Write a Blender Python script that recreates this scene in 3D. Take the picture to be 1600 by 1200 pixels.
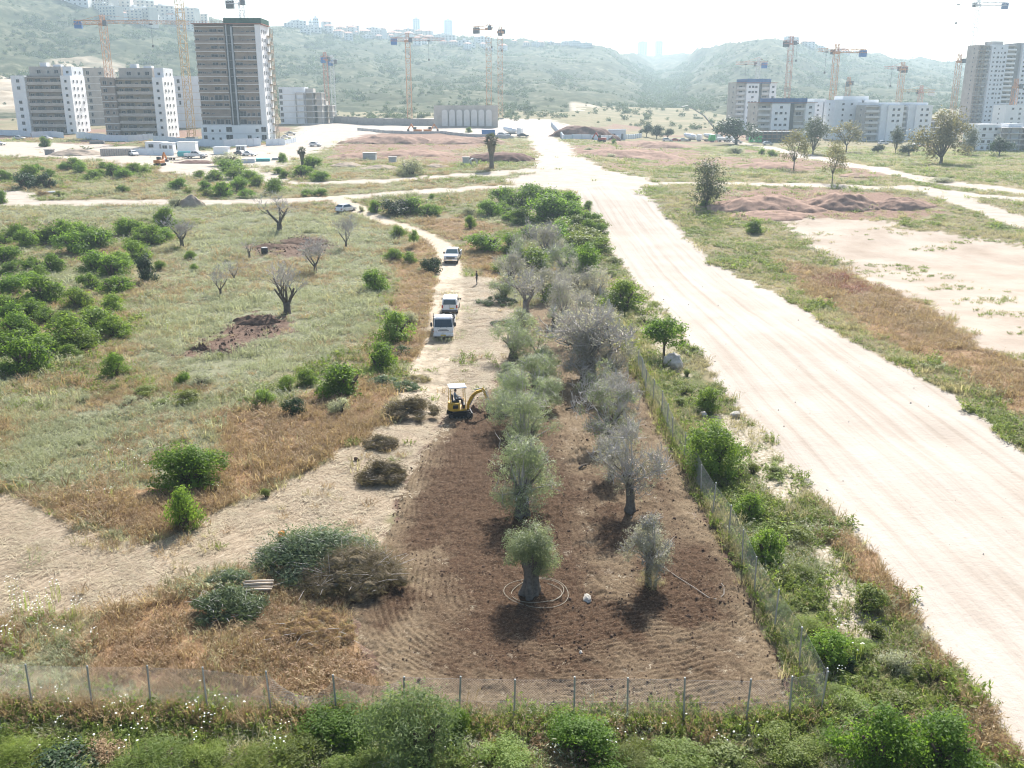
import bpy, bmesh, math, random
import numpy as np
from mathutils import Vector, Matrix, Euler
R = math.radians
random.seed(7)
rng = np.random.default_rng(11)

# ------------------------------------------------------------------ scene, camera, sky, sun, exposure
for o in list(bpy.data.objects):
    bpy.data.objects.remove(o)
sc = bpy.context.scene
C = sc.collection
CAM_H, PITCH, FPX = 21.5, R(16.7), 1450.0
KY = 1.19
cam_d = bpy.data.cameras.new('camera')
cam_d.sensor_width = 36.0
cam_d.lens = 36.0 * FPX / 1600.0
cam_d.clip_start = 0.5
cam_d.clip_end = 9000
cam = bpy.data.objects.new('camera', cam_d)
C.objects.link(cam)
cam.location = (0, 0, CAM_H)
cam.rotation_euler = (R(90) - PITCH, 0, 0)
sc.camera = cam

SUN_EL, SUN_AZ = R(42), R(13)          # azimuth measured from +Y towards +X
world = bpy.data.worlds.new('World')
sc.world = world
world.use_nodes = True
wn = world.node_tree.nodes
wl = world.node_tree.links
sky = wn.new('ShaderNodeTexSky')
sky.sky_type = 'NISHITA'
sky.sun_disc = False
sky.sun_elevation = SUN_EL
sky.sun_rotation = SUN_AZ
sky.air_density = 1.0
sky.dust_density = 2.0
sky.ozone_density = 1.0
wn['Background'].inputs['Strength'].default_value = 0.095
wl.new(sky.outputs['Color'], wn['Background'].inputs['Color'])
sun_d = bpy.data.lights.new('sun', 'SUN')
sun_d.energy = 4.9
sun_d.angle = R(0.5)
sun_d.color = (1.0, 0.96, 0.90)
sun = bpy.data.objects.new('sun', sun_d)
C.objects.link(sun)
sun.location = (60, 200, 300)
dvec = Vector((math.sin(SUN_AZ) * math.cos(SUN_EL), math.cos(SUN_AZ) * math.cos(SUN_EL), math.sin(SUN_EL)))
sun.rotation_euler = dvec.to_track_quat('Z', 'Y').to_euler()
sc.view_settings.view_transform = 'Standard'
sc.view_settings.look = 'None'
sc.view_settings.gamma = 1.0
sc.view_settings.use_curve_mapping = False
sc.view_settings.exposure = 1.12
sc.render.engine = 'CYCLES'
cy = sc.cycles
cy.use_denoising = True
cy.denoising_input_passes = 'RGB_ALBEDO_NORMAL'
cy.denoising_prefilter = 'ACCURATE'
try:
    cy.denoiser = 'OPENIMAGEDENOISE'
except Exception:
    pass
cy.max_bounces = 5
cy.diffuse_bounces = 2
cy.glossy_bounces = 2
cy.transmission_bounces = 4
cy.transparent_max_bounces = 8
cy.volume_bounces = 0
cy.caustics_reflective = False
cy.caustics_refractive = False
cy.use_adaptive_sampling = True
cy.adaptive_threshold = 0.008
cy.filter_width = 1.1

# ------------------------------------------------------------------ noise and terrain
def _hash(ix, iy, s):
    n = (ix.astype(np.int64) * 374761393 + iy.astype(np.int64) * 668265263 + s * 974634541) & 0x7fffffff
    n = (n ^ (n >> 13)) * 1274126177 & 0x7fffffff
    n = (n ^ (n >> 16)) & 0xffff
    return n / 65535.0

def vnoise(x, y, s=0):
    ix, iy = np.floor(x), np.floor(y)
    fx, fy = x - ix, y - iy
    fx, fy = fx * fx * (3 - 2 * fx), fy * fy * (3 - 2 * fy)
    a, b = _hash(ix, iy, s), _hash(ix + 1, iy, s)
    c, d = _hash(ix, iy + 1, s), _hash(ix + 1, iy + 1, s)
    return (a + (b - a) * fx) * (1 - fy) + (c + (d - c) * fx) * fy

def fbm(x, y, s=0, oct=4):
    v, a, t = 0.0, 0.5, 0.0
    for k in range(oct):
        v = v + a * (vnoise(x, y, s + k * 17) - 0.5)
        t += a
        x, y, a = x * 2.03 + 11.3, y * 2.03 - 7.7, a * 0.5
    return v / t * 2.0            # about -1..1

def sst(a, b, x):
    t = np.clip((x - a) / (b - a), 0, 1)
    return t * t * (3 - 2 * t)

_yy = np.linspace(0, 3600, 1801)
def _prof(kx, ky, w=9):
    p = np.interp(_yy, np.array(kx) * KY, ky)
    k = np.ones(w) / w
    pp = np.pad(p, w, mode='edge')
    return np.convolve(pp, k, 'same')[w:-w]
_pl = _prof([0, 105, 130, 164, 200, 310, 450, 600, 3000], [0, 0, 1.5, 4.6, 7.0, 9.5, 15, 22, 60])
_pr = _prof([0, 105, 130, 164, 200, 300, 400, 500, 600, 3000], [0, 0, 1.5, 4.6, 6.0, 6.6, 7.5, 12.5, 19, 60])

def gz(x, y):
    x = np.asarray(x, float); y = np.asarray(y, float)
    w = sst(0.05, 0.17, x / np.maximum(y, 1.0))
    z = np.interp(y, _yy, _pl) * (1 - w) + np.interp(y, _yy, _pr) * w
    z = z + 0.35 * fbm(x / 14, y / 14, 3, 3) * sst(15, 40, y)
    return z

def ray(u, v):
    x, yc = (u - 800) / FPX, (600 - v) / FPX
    c, s = math.cos(PITCH), math.sin(PITCH)
    return np.array([x, c + yc * s, -s + yc * c])

_ts = np.geomspace(8, 3000, 500)
def P(u, v):
    """point of the terrain seen at pixel (u, v) of the 1600 x 1200 photograph"""
    d = ray(u, v)
    t = _ts
    for k in range(3):
        h = CAM_H + d[2] * t - gz(d[0] * t, d[1] * t)
        i = np.argmax(h < 0)
        if h[i] >= 0:
            i = len(t) - 1
        i = max(i, 1)
        t = np.linspace(t[i - 1], t[i], 12)
    tt = t[6]
    x, y = d[0] * tt, d[1] * tt
    return Vector((x, y, float(gz(x, y))))

def scale_at(p):
    """pixels of the photograph per metre at a point"""
    return FPX / (p.y * math.cos(PITCH) + (CAM_H - p.z) * math.sin(PITCH))

def sdist(X, Y, poly):
    """signed distance to a polygon, positive inside"""
    pts = np.array(poly, float)
    d2 = np.full(X.shape, 1e12)
    ins = np.zeros(X.shape, bool)
    n = len(pts)
    for i in range(n):
        ax, ay = pts[i]; bx, by = pts[(i + 1) % n]
        ex, ey = bx - ax, by - ay
        t = np.clip(((X - ax) * ex + (Y - ay) * ey) / (ex * ex + ey * ey + 1e-9), 0, 1)
        d2 = np.minimum(d2, (X - ax - t * ex) ** 2 + (Y - ay - t * ey) ** 2)
        cnd = (ay > Y) != (by > Y)
        xx = ax + (Y - ay) * ex / (ey if abs(ey) > 1e-9 else 1e-9)
        ins ^= cnd & (X < xx)
    d = np.sqrt(d2)
    return np.where(ins, d, -d)

def ldist(X, Y, line):
    d2 = np.full(X.shape, 1e12)
    for (ax, ay), (bx, by) in zip(line[:-1], line[1:]):
        ex, ey = bx - ax, by - ay
        t = np.clip(((X - ax) * ex + (Y - ay) * ey) / (ex * ex + ey * ey + 1e-9), 0, 1)
        d2 = np.minimum(d2, (X - ax - t * ex) ** 2 + (Y - ay - t * ey) ** 2)
    return np.sqrt(d2)

def W(px):
    return [tuple(P(u, v))[:2] for u, v in px]

# ------------------------------------------------------------------ helpers
def tag(o, label=None, cat=None, group=None, kind=None):
    if label: o['label'] = label
    if cat: o['category'] = cat
    if group: o['group'] = group
    if kind: o['kind'] = kind
    return o

def fit(o, v_top):
    """scale a building so that its roof stands where the photograph shows it"""
    bpy.context.view_layer.update()
    top = 0.0
    for c in o.children:
        if c.type == 'MESH':
            top = max(top, c.location.z + max(v.co.z for v in c.data.vertices))
    d = ray(800, v_top)
    need = CAM_H + d[2] / d[1] * o.location.y - o.location.z
    k = need / top
    o.scale = (k, k, k)
    return o

def link(o, parent=None):
    C.objects.link(o)
    if parent is not None:
        o.parent = parent
    return o

def empty(name, loc, rz=0.0, scale=None):
    o = bpy.data.objects.new(name, None)
    o.empty_display_size = 0.3
    C.objects.link(o)
    o.location = loc
    o.rotation_euler = (0, 0, rz)
    if scale is not None:
        o.scale = scale if hasattr(scale, '__len__') else (scale,) * 3
    return o

def kids(o):
    return [c for c in bpy.data.objects if c.parent == o]

class Proto:
    """a thing kept as a tree of meshes, set down as many times as needed: (part name, mesh, [sub-parts], offset)"""
    def __init__(self, parts):
        self.parts = parts

def put(name, proto, loc, rz=0.0, scale=1.0, tilt=None):
    root = empty(name, loc, rz, scale)
    if tilt:
        root.rotation_euler = (tilt[0], tilt[1], rz)
    def go(parts, parent):
        for p in parts:
            o = bpy.data.objects.new(p[0], p[1])
            C.objects.link(o)
            o.parent = parent
            if len(p) > 3 and p[3] is not None:
                o.location = p[3]
            if len(p) > 4 and p[4] is not None:
                o.rotation_euler = p[4]
            if len(p) > 5 and p[5]:
                o['kind'] = p[5]
            if len(p) > 2 and p[2]:
                go(p[2], o)
    go(proto.parts, root)
    return root

def np_mesh(name, verts, faces, mats=(), midx=None, smooth=False):
    """faces: int array (n, k), one polygon size, or a list of lists"""
    me = bpy.data.meshes.new(name)
    verts = np.asarray(verts, np.float32)
    if isinstance(faces, np.ndarray):
        n, k = faces.shape
        me.vertices.add(len(verts))
        me.vertices.foreach_set('co', verts.ravel())
        me.loops.add(n * k)
        me.loops.foreach_set('vertex_index', faces.astype(np.int32).ravel())
        me.polygons.add(n)
        me.polygons.foreach_set('loop_start', np.arange(0, n * k, k, dtype=np.int32))
        try:
            me.polygons.foreach_set('loop_total', np.full(n, k, np.int32))
        except Exception:
            pass
        if midx is not None:
            me.polygons.foreach_set('material_index', np.asarray(midx, np.int32))
        me.update(calc_edges=True)
    else:
        me.from_pydata([tuple(v) for v in verts], [], faces)
        if midx is not None:
            me.polygons.foreach_set('material_index', np.asarray(midx, np.int32))
        me.update()
    for m in mats:
        me.materials.append(m)
    me.polygons.foreach_set('use_smooth', np.full(len(me.polygons), smooth))
    return me

class MB:
    """collects boxes, bars, tubes and prisms into one mesh"""
    def __init__(self):
        self.v, self.f, self.m = [], [], []
    def add(self, vs, fs, m=0):
        b = len(self.v)
        self.v += [tuple(x) for x in vs]
        for f in fs:
            self.f.append([b + i for i in f])
            self.m.append(m)
    def box(self, x0, x1, y0, y1, z0, z1, m=0):
        vs = [(x0, y0, z0), (x1, y0, z0), (x1, y1, z0), (x0, y1, z0), (x0, y0, z1), (x1, y0, z1), (x1, y1, z1), (x0, y1, z1)]
        self.add(vs, [(0, 3, 2, 1), (4, 5, 6, 7), (0, 1, 5, 4), (1, 2, 6, 5), (2, 3, 7, 6), (3, 0, 4, 7)], m)
    def tube(self, pts, radii, n=6, m=0, cap=True, squash=None):
        pts = [Vector(p) for p in pts]
        if not hasattr(radii, '__len__'):
            radii = [radii] * len(pts)
        b = len(self.v)
        up = Vector((0, 0, 1))
        prev = None
        for i, p in enumerate(pts):
            d = (pts[min(i + 1, len(pts) - 1)] - pts[max(i - 1, 0)])
            d = d.normalized() if d.length > 1e-9 else up
            if prev is None:
                a = d.orthogonal().normalized()
            else:
                a = prev - d * prev.dot(d)
                a = a.normalized() if a.length > 1e-6 else d.orthogonal().normalized()
            prev = a
            c = d.cross(a)
            for k in range(n):
                t = 2 * math.pi * k / n
                q = p + (a * math.cos(t) + c * math.sin(t)) * radii[i]
                self.v.append(tuple(q))
        for i in range(len(pts) - 1):
            for k in range(n):
                k2 = (k + 1) % n
                self.f.append([b + i * n + k, b + i * n + k2, b + (i + 1) * n + k2, b + (i + 1) * n + k]); self.m.append(m)
        if cap:
            self.f.append([b + k for k in range(n)][::-1]); self.m.append(m)
            e = b + (len(pts) - 1) * n
            self.f.append([e + k for k in range(n)]); self.m.append(m)
    def bar(self, a, b, w, m=0):
        self.tube([a, b], w * 0.7071, 4, m)
    def prism(self, prof, x0, x1, m=0, inset=0.0):
        """profile of (y, z) points extruded along x"""
        n = len(prof)
        vs = [(x0, y, z) for y, z in prof] + [(x1, y, z) for y, z in prof]
        fs = [list(range(n))[::-1], list(range(n, 2 * n))]
        for i in range(n):
            j = (i + 1) % n
            fs.append([i, j, n + j, n + i])
        self.add(vs, fs, m)
    def mesh(self, name, mats, smooth=False, bevel=0.0, seg=1):
        me = bpy.data.meshes.new(name)
        me.from_pydata(self.v, [], self.f)
        if not isinstance(mats, (list, tuple)):
            mats = [mats]
        for x in mats:
            me.materials.append(x)
        me.polygons.foreach_set('material_index', np.array(self.m, np.int32))
        bm = bmesh.new(); bm.from_mesh(me)
        bmesh.ops.recalc_face_normals(bm, faces=bm.faces)
        if bevel > 0:
            ed = [e for e in bm.edges if len(e.link_faces) == 2 and e.calc_face_angle(0) > 0.5]
            bmesh.ops.bevel(bm, geom=ed, offset=bevel, segments=seg, affect='EDGES', clamp_overlap=True)
        bm.to_mesh(me); bm.free()
        me.polygons.foreach_set('use_smooth', np.full(len(me.polygons), smooth))
        me.update()
        return me
    def obj(self, name, mats, parent=None, **k):
        return link(bpy.data.objects.new(name, self.mesh(name, mats, **k)), parent)

# ------------------------------------------------------------------ materials
def new_mat(name):
    m = bpy.data.materials.new(name)
    m.use_nodes = True
    nt = m.node_tree
    return m, nt, nt.nodes, nt.links, nt.nodes['Principled BSDF']

def ramp(nt, fac, stops, interp='LINEAR'):
    r = nt.nodes.new('ShaderNodeValToRGB')
    r.color_ramp.interpolation = interp
    e = r.color_ramp.elements
    while len(e) < len(stops):
        e.new(0.5)
    for el, (p, c) in zip(e, stops):
        el.position = p
        el.color = (c[0], c[1], c[2], 1)
    nt.links.new(fac, r.inputs['Fac'])
    return r.outputs['Color']

def mixc(nt, fac, a, b, mode='MIX'):
    n = nt.nodes.new('ShaderNodeMix')
    n.data_type = 'RGBA'; n.blend_type = mode
    for i, s in ((0, fac), (6, a), (7, b)):
        if hasattr(s, 'is_linked'):
            nt.links.new(s, n.inputs[i])
        elif i == 0:
            n.inputs[0].default_value = s
        else:
            n.inputs[i].default_value = (s[0], s[1], s[2], 1)
    return n.outputs[2]

def mth(nt, op, a, b=0.0, c=None, clamp=False):
    n = nt.nodes.new('ShaderNodeMath'); n.operation = op; n.use_clamp = clamp
    for i, s in enumerate((a, b) if c is None else (a, b, c)):
        if hasattr(s, 'is_linked'):
            nt.links.new(s, n.inputs[i])
        else:
            n.inputs[i].default_value = s
    return n.outputs[0]

def noise(nt, vec, scale, detail=4, rough=0.6, dist=0.0):
    n = nt.nodes.new('ShaderNodeTexNoise')
    n.inputs['Scale'].default_value = scale
    n.inputs['Detail'].default_value = detail
    n.inputs['Roughness'].default_value = rough
    n.inputs['Distortion'].default_value = dist
    if vec is not None:
        nt.links.new(vec, n.inputs['Vector'])
    return n.outputs['Fac']

def pos(nt):
    return nt.nodes.new('ShaderNodeNewGeometry').outputs['Position']

def objco(nt):
    return nt.nodes.new('ShaderNodeTexCoord').outputs['Object']

def mapping(nt, vec, scale=(1, 1, 1), rot=(0, 0, 0)):
    n = nt.nodes.new('ShaderNodeMapping')
    n.inputs['Scale'].default_value = scale
    n.inputs['Rotation'].default_value = rot
    nt.links.new(vec, n.inputs['Vector'])
    return n.outputs[0]

def aligned(nt, vec, ang, along, across):
    """coordinates along and across a direction on the ground"""
    sp = nt.nodes.new('ShaderNodeSeparateXYZ'); nt.links.new(vec, sp.inputs[0])
    c, s = math.cos(ang), math.sin(ang)
    a = mth(nt, 'ADD', mth(nt, 'MULTIPLY', sp.outputs[0], c * along), mth(nt, 'MULTIPLY', sp.outputs[1], s * along))
    b = mth(nt, 'ADD', mth(nt, 'MULTIPLY', sp.outputs[0], -s * across), mth(nt, 'MULTIPLY', sp.outputs[1], c * across))
    cm = nt.nodes.new('ShaderNodeCombineXYZ'); nt.links.new(a, cm.inputs[0]); nt.links.new(b, cm.inputs[1])
    return cm.outputs[0]

def bump(nt, h, strength, dist, b):
    n = nt.nodes.new('ShaderNodeBump')
    n.inputs['Strength'].default_value = strength
    n.inputs['Distance'].default_value = dist
    nt.links.new(h, n.inputs['Height'])
    nt.links.new(n.outputs[0], b.inputs['Normal'])

def plain(name, col, rough=0.6, metal=0.0, var=0.25, scale=3.0, spec=0.4, grime=None, bmp=0.0):
    m, nt, N, L, b = new_mat(name)
    f = noise(nt, objco(nt), scale, 5, 0.65)
    d = [max(0, c * (1 - var)) for c in col]; e = [min(1, c * (1 + var * 0.6)) for c in col]
    if grime:
        d = [d[i] * 0.4 + grime[i] * 0.6 for i in range(3)]
    L.new(ramp(nt, f, [(0.32, d), (0.5, col), (0.7, e)]), b.inputs['Base Color'])
    b.inputs['Roughness'].default_value = rough
    b.inputs['Metallic'].default_value = metal
    b.inputs['Specular IOR Level'].default_value = spec
    if bmp:
        bump(nt, noise(nt, objco(nt), scale * 6, 4), bmp, 0.05, b)
    return m

def leafy(name, cols, trans=0.35, hue=0.06, vary=0.5, spec=0.25, rough=0.55):
    """foliage: colour per leaf and per plant, part of the light passes through the leaf"""
    m = bpy.data.materials.new(name); m.use_nodes = True
    nt = m.node_tree; N = nt.nodes; L = nt.links
    b = N['Principled BSDF']; out = N['Material Output']
    g = N.new('ShaderNodeNewGeometry'); oi = N.new('ShaderNodeObjectInfo')
    k = len(cols)
    f = mth(nt, 'ADD', mth(nt, 'MULTIPLY', g.outputs['Random Per Island'], 0.65), mth(nt, 'MULTIPLY', oi.outputs['Random'], 0.35))
    c = ramp(nt, f, [(0.1 + 0.8 * i / max(1, k - 1), cc) for i, cc in enumerate(cols)])
    hs = N.new('ShaderNodeHueSaturation')
    L.new(c, hs.inputs['Color'])
    L.new(mth(nt, 'ADD', 0.5 - hue / 2, mth(nt, 'MULTIPLY', oi.outputs['Random'], hue)), hs.inputs['Hue'])
    L.new(mth(nt, 'ADD', 1 - vary / 2, mth(nt, 'MULTIPLY', mth(nt, 'FRACT', mth(nt, 'MULTIPLY', oi.outputs['Random'], 7.13)), vary)), hs.inputs['Value'])
    c = hs.outputs['Color']
    L.new(c, b.inputs['Base Color'])
    b.inputs['Roughness'].default_value = rough
    b.inputs['Specular IOR Level'].default_value = spec
    t = N.new('ShaderNodeBsdfTranslucent')
    L.new(mixc(nt, 0.35, c, (min(1, cols[-1][0] * 1.7), min(1, cols[-1][1] * 1.8), cols[-1][2] * 0.9)), t.inputs['Color'])
    mx = N.new('ShaderNodeMixShader'); mx.inputs[0].default_value = trans
    L.new(b.outputs[0], mx.inputs[1]); L.new(t.outputs[0], mx.inputs[2])
    L.new(mx.outputs[0], out.inputs['Surface'])
    return m

def instanced(name, pts, rots, scls, picks, meshes, kind='stuff', **tags):
    """a scatter of small plants or stones nobody could count: ONE object of kind stuff"""
    col = bpy.data.collections.new(name + '_kinds')
    for i, me in enumerate(meshes):
        o = bpy.data.objects.new('%s_kind_%02d' % (name, i), me)
        col.objects.link(o)
    me = bpy.data.meshes.new(name)
    pts = np.asarray(pts, np.float32)
    me.vertices.add(len(pts)); me.vertices.foreach_set('co', pts.ravel())
    a = me.attributes.new('rot', 'FLOAT_VECTOR', 'POINT'); a.data.foreach_set('vector', np.asarray(rots, np.float32).ravel())
    a = me.attributes.new('scl', 'FLOAT_VECTOR', 'POINT'); a.data.foreach_set('vector', np.asarray(scls, np.float32).ravel())
    a = me.attributes.new('pick', 'INT', 'POINT'); a.data.foreach_set('value', np.asarray(picks, np.int32))
    ng = bpy.data.node_groups.new(name, 'GeometryNodeTree')
    ng.interface.new_socket('Geometry', in_out='INPUT', socket_type='NodeSocketGeometry')
    ng.interface.new_socket('Geometry', in_out='OUTPUT', socket_type='NodeSocketGeometry')
    N, L = ng.nodes, ng.links
    gi, go = N.new('NodeGroupInput'), N.new('NodeGroupOutput')
    ci = N.new('GeometryNodeCollectionInfo'); ci.inputs['Collection'].default_value = col
    ci.inputs['Separate Children'].default_value = True; ci.inputs['Reset Children'].default_value = True
    ip = N.new('GeometryNodeInstanceOnPoints'); ip.inputs['Pick Instance'].default_value = True
    def na(nm, dt):
        n = N.new('GeometryNodeInputNamedAttribute'); n.data_type = dt; n.inputs['Name'].default_value = nm
        return n.outputs['Attribute']
    L.new(gi.outputs[0], ip.inputs['Points']); L.new(ci.outputs[0], ip.inputs['Instance'])
    L.new(na('pick', 'INT'), ip.inputs['Instance Index'])
    L.new(na('rot', 'FLOAT_VECTOR'), ip.inputs['Rotation']); L.new(na('scl', 'FLOAT_VECTOR'), ip.inputs['Scale'])
    L.new(ip.outputs[0], go.inputs[0])
    o = link(bpy.data.objects.new(name, me))
    md = o.modifiers.new('scatter', 'NODES'); md.node_group = ng
    tag(o, kind=kind, **tags)
    return o
# ------------------------------------------------------------------ the lie of the land: outlines measured on the ground
ROAD = W([(893,296),(915,325),(945,385),(985,432),(1010,462),(1075,535),(1130,605),(1200,680),(1262,755),(1330,830),(1400,915),(1450,985),(1500,1055),(1600,1180),(1750,1400),(2400,1400),(1900,900),(1640,735),(1580,690),(1510,632),(1440,592),(1370,552),(1300,517),(1270,492),(1180,442),(1110,410),(1085,377),(1050,347),(1010,302),(960,290)])
C1 = W([(-60,318),(300,316),(470,312),(560,306),(640,301),(720,296),(800,291),(900,287),(1000,286),(1100,286),(1200,288),(1300,290),(1400,294),(1500,302),(1640,316)])
C2 = W([(780,285),(838,268),(835,240),(822,215),(820,205),(852,205),(885,222),(905,245),(945,265),(1010,278),(1012,302),(893,300)])
C3 = W([(1120,218),(1200,230),(1260,245),(1330,258),(1400,270),(1460,283),(1530,292),(1640,305)])
C4 = W([(1430,292),(1500,312),(1560,335),(1660,372)])
C5 = W([(842,266),(760,272),(640,280),(500,286)])
TRACK = W([(520,308),(560,328),(600,345),(655,362),(692,385),(705,415),(700,470),(692,530),(672,580),(650,640)])
BARE = W([(-80,219),(100,224),(230,230),(330,236),(430,226),(470,196),(520,186),(700,184),(860,186),(900,200),(900,212),(800,214),(640,208),(560,212),(520,230),(470,246),(440,262),(330,258),(250,264),(160,252),(60,246),(-80,240)])
BARE2 = W([(-60,296),(0,297),(40,298),(72,305),(40,318),(-60,322)])
BARE3 = W([(240,256),(300,254),(420,266),(470,288),(360,284),(250,268)])
LOT = W([(1225,346),(1300,340),(1380,345),(1440,360),(1520,371),(1640,392),(1760,640),(1600,572),(1530,535),(1440,470),(1400,452),(1330,425),(1290,395)])
BROWNR = W([(1225,408),(1330,425),(1400,455),(1450,480),(1530,535),(1640,585),(1700,720),(1610,655),(1560,620),(1500,590),(1440,560),(1370,525),(1300,480),(1240,450)])
REDW = W([(1270,432),(1320,430),(1370,448),(1355,462),(1300,452)])
STRAW = W([(655,560),(690,440),(740,430),(790,440),(800,500),(800,560),(770,610),(720,650),(680,690),(640,760),(600,850),(520,905),(440,890),(340,890),(200,945),(0,965),(-200,960),(-200,760),(0,770),(70,785),(140,830),(240,850),(340,805),(470,745),(560,695),(605,660),(620,610)])
SOIL = W([(695,655),(760,610),(800,560),(800,505),(850,470),(935,465),(975,525),(1005,590),(1045,665),(1088,765),(1145,875),(1190,985),(1228,1062),(1243,1112),(1000,1116),(800,1114),(690,1112),(600,1075),(565,1010),(545,940),(590,870),(620,790),(655,715)])
B1 = W([(600,400),(680,372),(690,440),(688,520),(655,572),(615,560),(600,480),(620,440)])
B2 = W([(340,640),(430,640),(520,600),(600,590),(622,625),(560,685),(470,738),(330,800),(290,770),(350,700)])
B3 = W([(100,790),(200,765),(330,770),(335,800),(230,838),(140,820)])
B4 = W([(130,965),(260,935),(420,900),(520,905),(560,1000),(600,1072),(620,1112),(430,1112),(250,1085),(150,1055)])
B5 = W([(715,385),(770,370),(800,400),(790,440),(745,432)])
B6 = W([(640,345),(720,340),(790,352),(760,372),(700,372)])
G1 = W([(30,700),(120,640),(280,610),(330,640),(350,690),(250,765),(100,772)])
G2 = W([(300,345),(420,325),(560,335),(640,360),(605,420),(600,500),(520,560),(330,610),(215,560),(230,470)])
G3 = W([(-100,320),(300,318),(420,300),(420,340),(250,345),(0,350),(-100,350)])
S1 = W([(372,388),(470,368),(530,385),(500,402),(420,402)])
S2 = W([(262,558),(330,522),(400,488),(452,492),(440,520),(350,556),(300,562)])
LOWER = W([(-500,1112),(600,1117),(1240,1122),(1292,1112),(1205,965),(1092,745),(1000,565),(945,472),(985,440),(1100,590),(1200,700),(1290,810),(1380,920),(1460,1030),(1560,1180),(1750,1400),(-900,1400)])
RUB = [W([(1110,650),(1170,640),(1262,765),(1240,800),(1180,760)]), W([(1255,850),(1300,850),(1375,985),(1370,1010),(1320,1000),(1290,920)]), W([(965,450),(1000,445),(1060,540),(1075,590),(1040,580),(1000,500)])]
EDGEB = W([(1290,810),(1330,835),(1400,920),(1450,990),(1500,1060),(1600,1190),(1550,1200),(1440,1010),(1350,920),(1280,840)])
REDL = [W([(1120,300),(1200,293),(1330,297),(1440,312),(1480,330),(1400,345),(1250,345),(1150,330)]), W([(920,232),(1000,226),(1100,236),(1100,252),(960,248)]), W([(1130,250),(1200,246),(1330,262),(1240,268)]), W([(520,205),(640,205),(760,210),(790,226),(700,240),(600,244),(520,240)])]

def wmask(X, Y, poly, w, amp=0.8, seed=0):
    """soft, ragged membership 0..1 of a polygon (only worked out near it)"""
    pts = np.array(poly)
    lo, hi = pts.min(0) - 8, pts.max(0) + 8
    out = np.zeros(X.shape)
    s = (X > lo[0]) & (X < hi[0]) & (Y > lo[1]) & (Y < hi[1])
    x, y = X[s], Y[s]
    if x.size:
        sc_ = np.clip(y / 45.0, 0.5, 5)
        d = sdist(x, y, poly) + amp * sc_ * (0.8 * fbm(x / 3.1, y / 3.1, 40 + seed, 4) + 0.7 * fbm(x / 0.7, y / 0.7, 60 + seed, 2))
        ww = w * sc_
        out[s] = sst(-ww, ww, d)
    return out

def lmask(X, Y, line, hw, w, amp=0.5, seed=0):
    sc_ = np.clip(Y / 90.0, 0.7, 3)
    d = hw - ldist(X, Y, line) + amp * sc_ * (fbm(X / 4, Y / 4, 80 + seed, 4) + 0.5 * fbm(X / 0.9, Y / 0.9, 90 + seed, 2))
    return sst(-w * sc_, w * sc_, d)

def masks(X, Y):
    m = {}
    m['road'] = wmask(X, Y, ROAD, 0.35, 0.55, 1)
    far = np.maximum.reduce([lmask(X, Y, C1, 2.9, 0.6, 0.8, 2), wmask(X, Y, C2, 0.4, 0.7, 3), lmask(X, Y, C3, 3.6, 0.7, 1.0, 4), lmask(X, Y, C4, 3.4, 0.6, 0.9, 5), lmask(X, Y, C5, 3.0, 0.7, 1.0, 6)])
    bare = np.maximum.reduce([wmask(X, Y, BARE, 0.9, 1.2, 7), wmask(X, Y, BARE2, 0.5, 0.8, 8), wmask(X, Y, BARE3, 0.6, 0.9, 9)])
    m['dust'] = np.maximum(far, bare * 0.95)
    m['lot'] = wmask(X, Y, LOT, 0.7, 1.5, 10)
    m['track'] = lmask(X, Y, TRACK, 1.7, 0.5, 0.5, 11)
    m['straw'] = wmask(X, Y, STRAW, 0.7, 0.8, 12)
    m['soil'] = np.maximum.reduce([wmask(X, Y, SOIL, 0.5, 0.8, 13), 0.75 * wmask(X, Y, S1, 0.9, 1.6, 14), 0.85 * wmask(X, Y, S2, 0.7, 1.5, 15)])
    m['brown'] = np.maximum.reduce([wmask(X, Y, p, 0.8, 0.9, 20 + i) for i, p in enumerate((BROWNR, B1, B2, B3, B4, B5, B6, EDGEB))])
    m['grey'] = np.maximum.reduce([wmask(X, Y, p, 1.2, 1.2, 30 + i) for i, p in enumerate((G1, G2, G3))])
    m['green'] = wmask(X, Y, LOWER, 0.5, 0.8, 35)
    m['rub'] = np.maximum.reduce([wmask(X, Y, p, 0.5, 0.8, 36 + i) for i, p in enumerate(RUB)])
    m['redw'] = wmask(X, Y, REDW, 0.6, 0.7, 39)
    bald = 0.85 * sst(185, 250, Y) * sst(0.02, 0.30, fbm(X / 28, Y / 45, 48, 4)) * (Y < 520)
    m['redl'] = np.maximum.reduce([bald] + [wmask(X, Y, p, 1.0, 1.4, 44 + i) for i, p in enumerate(REDL)])
    return m

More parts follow.
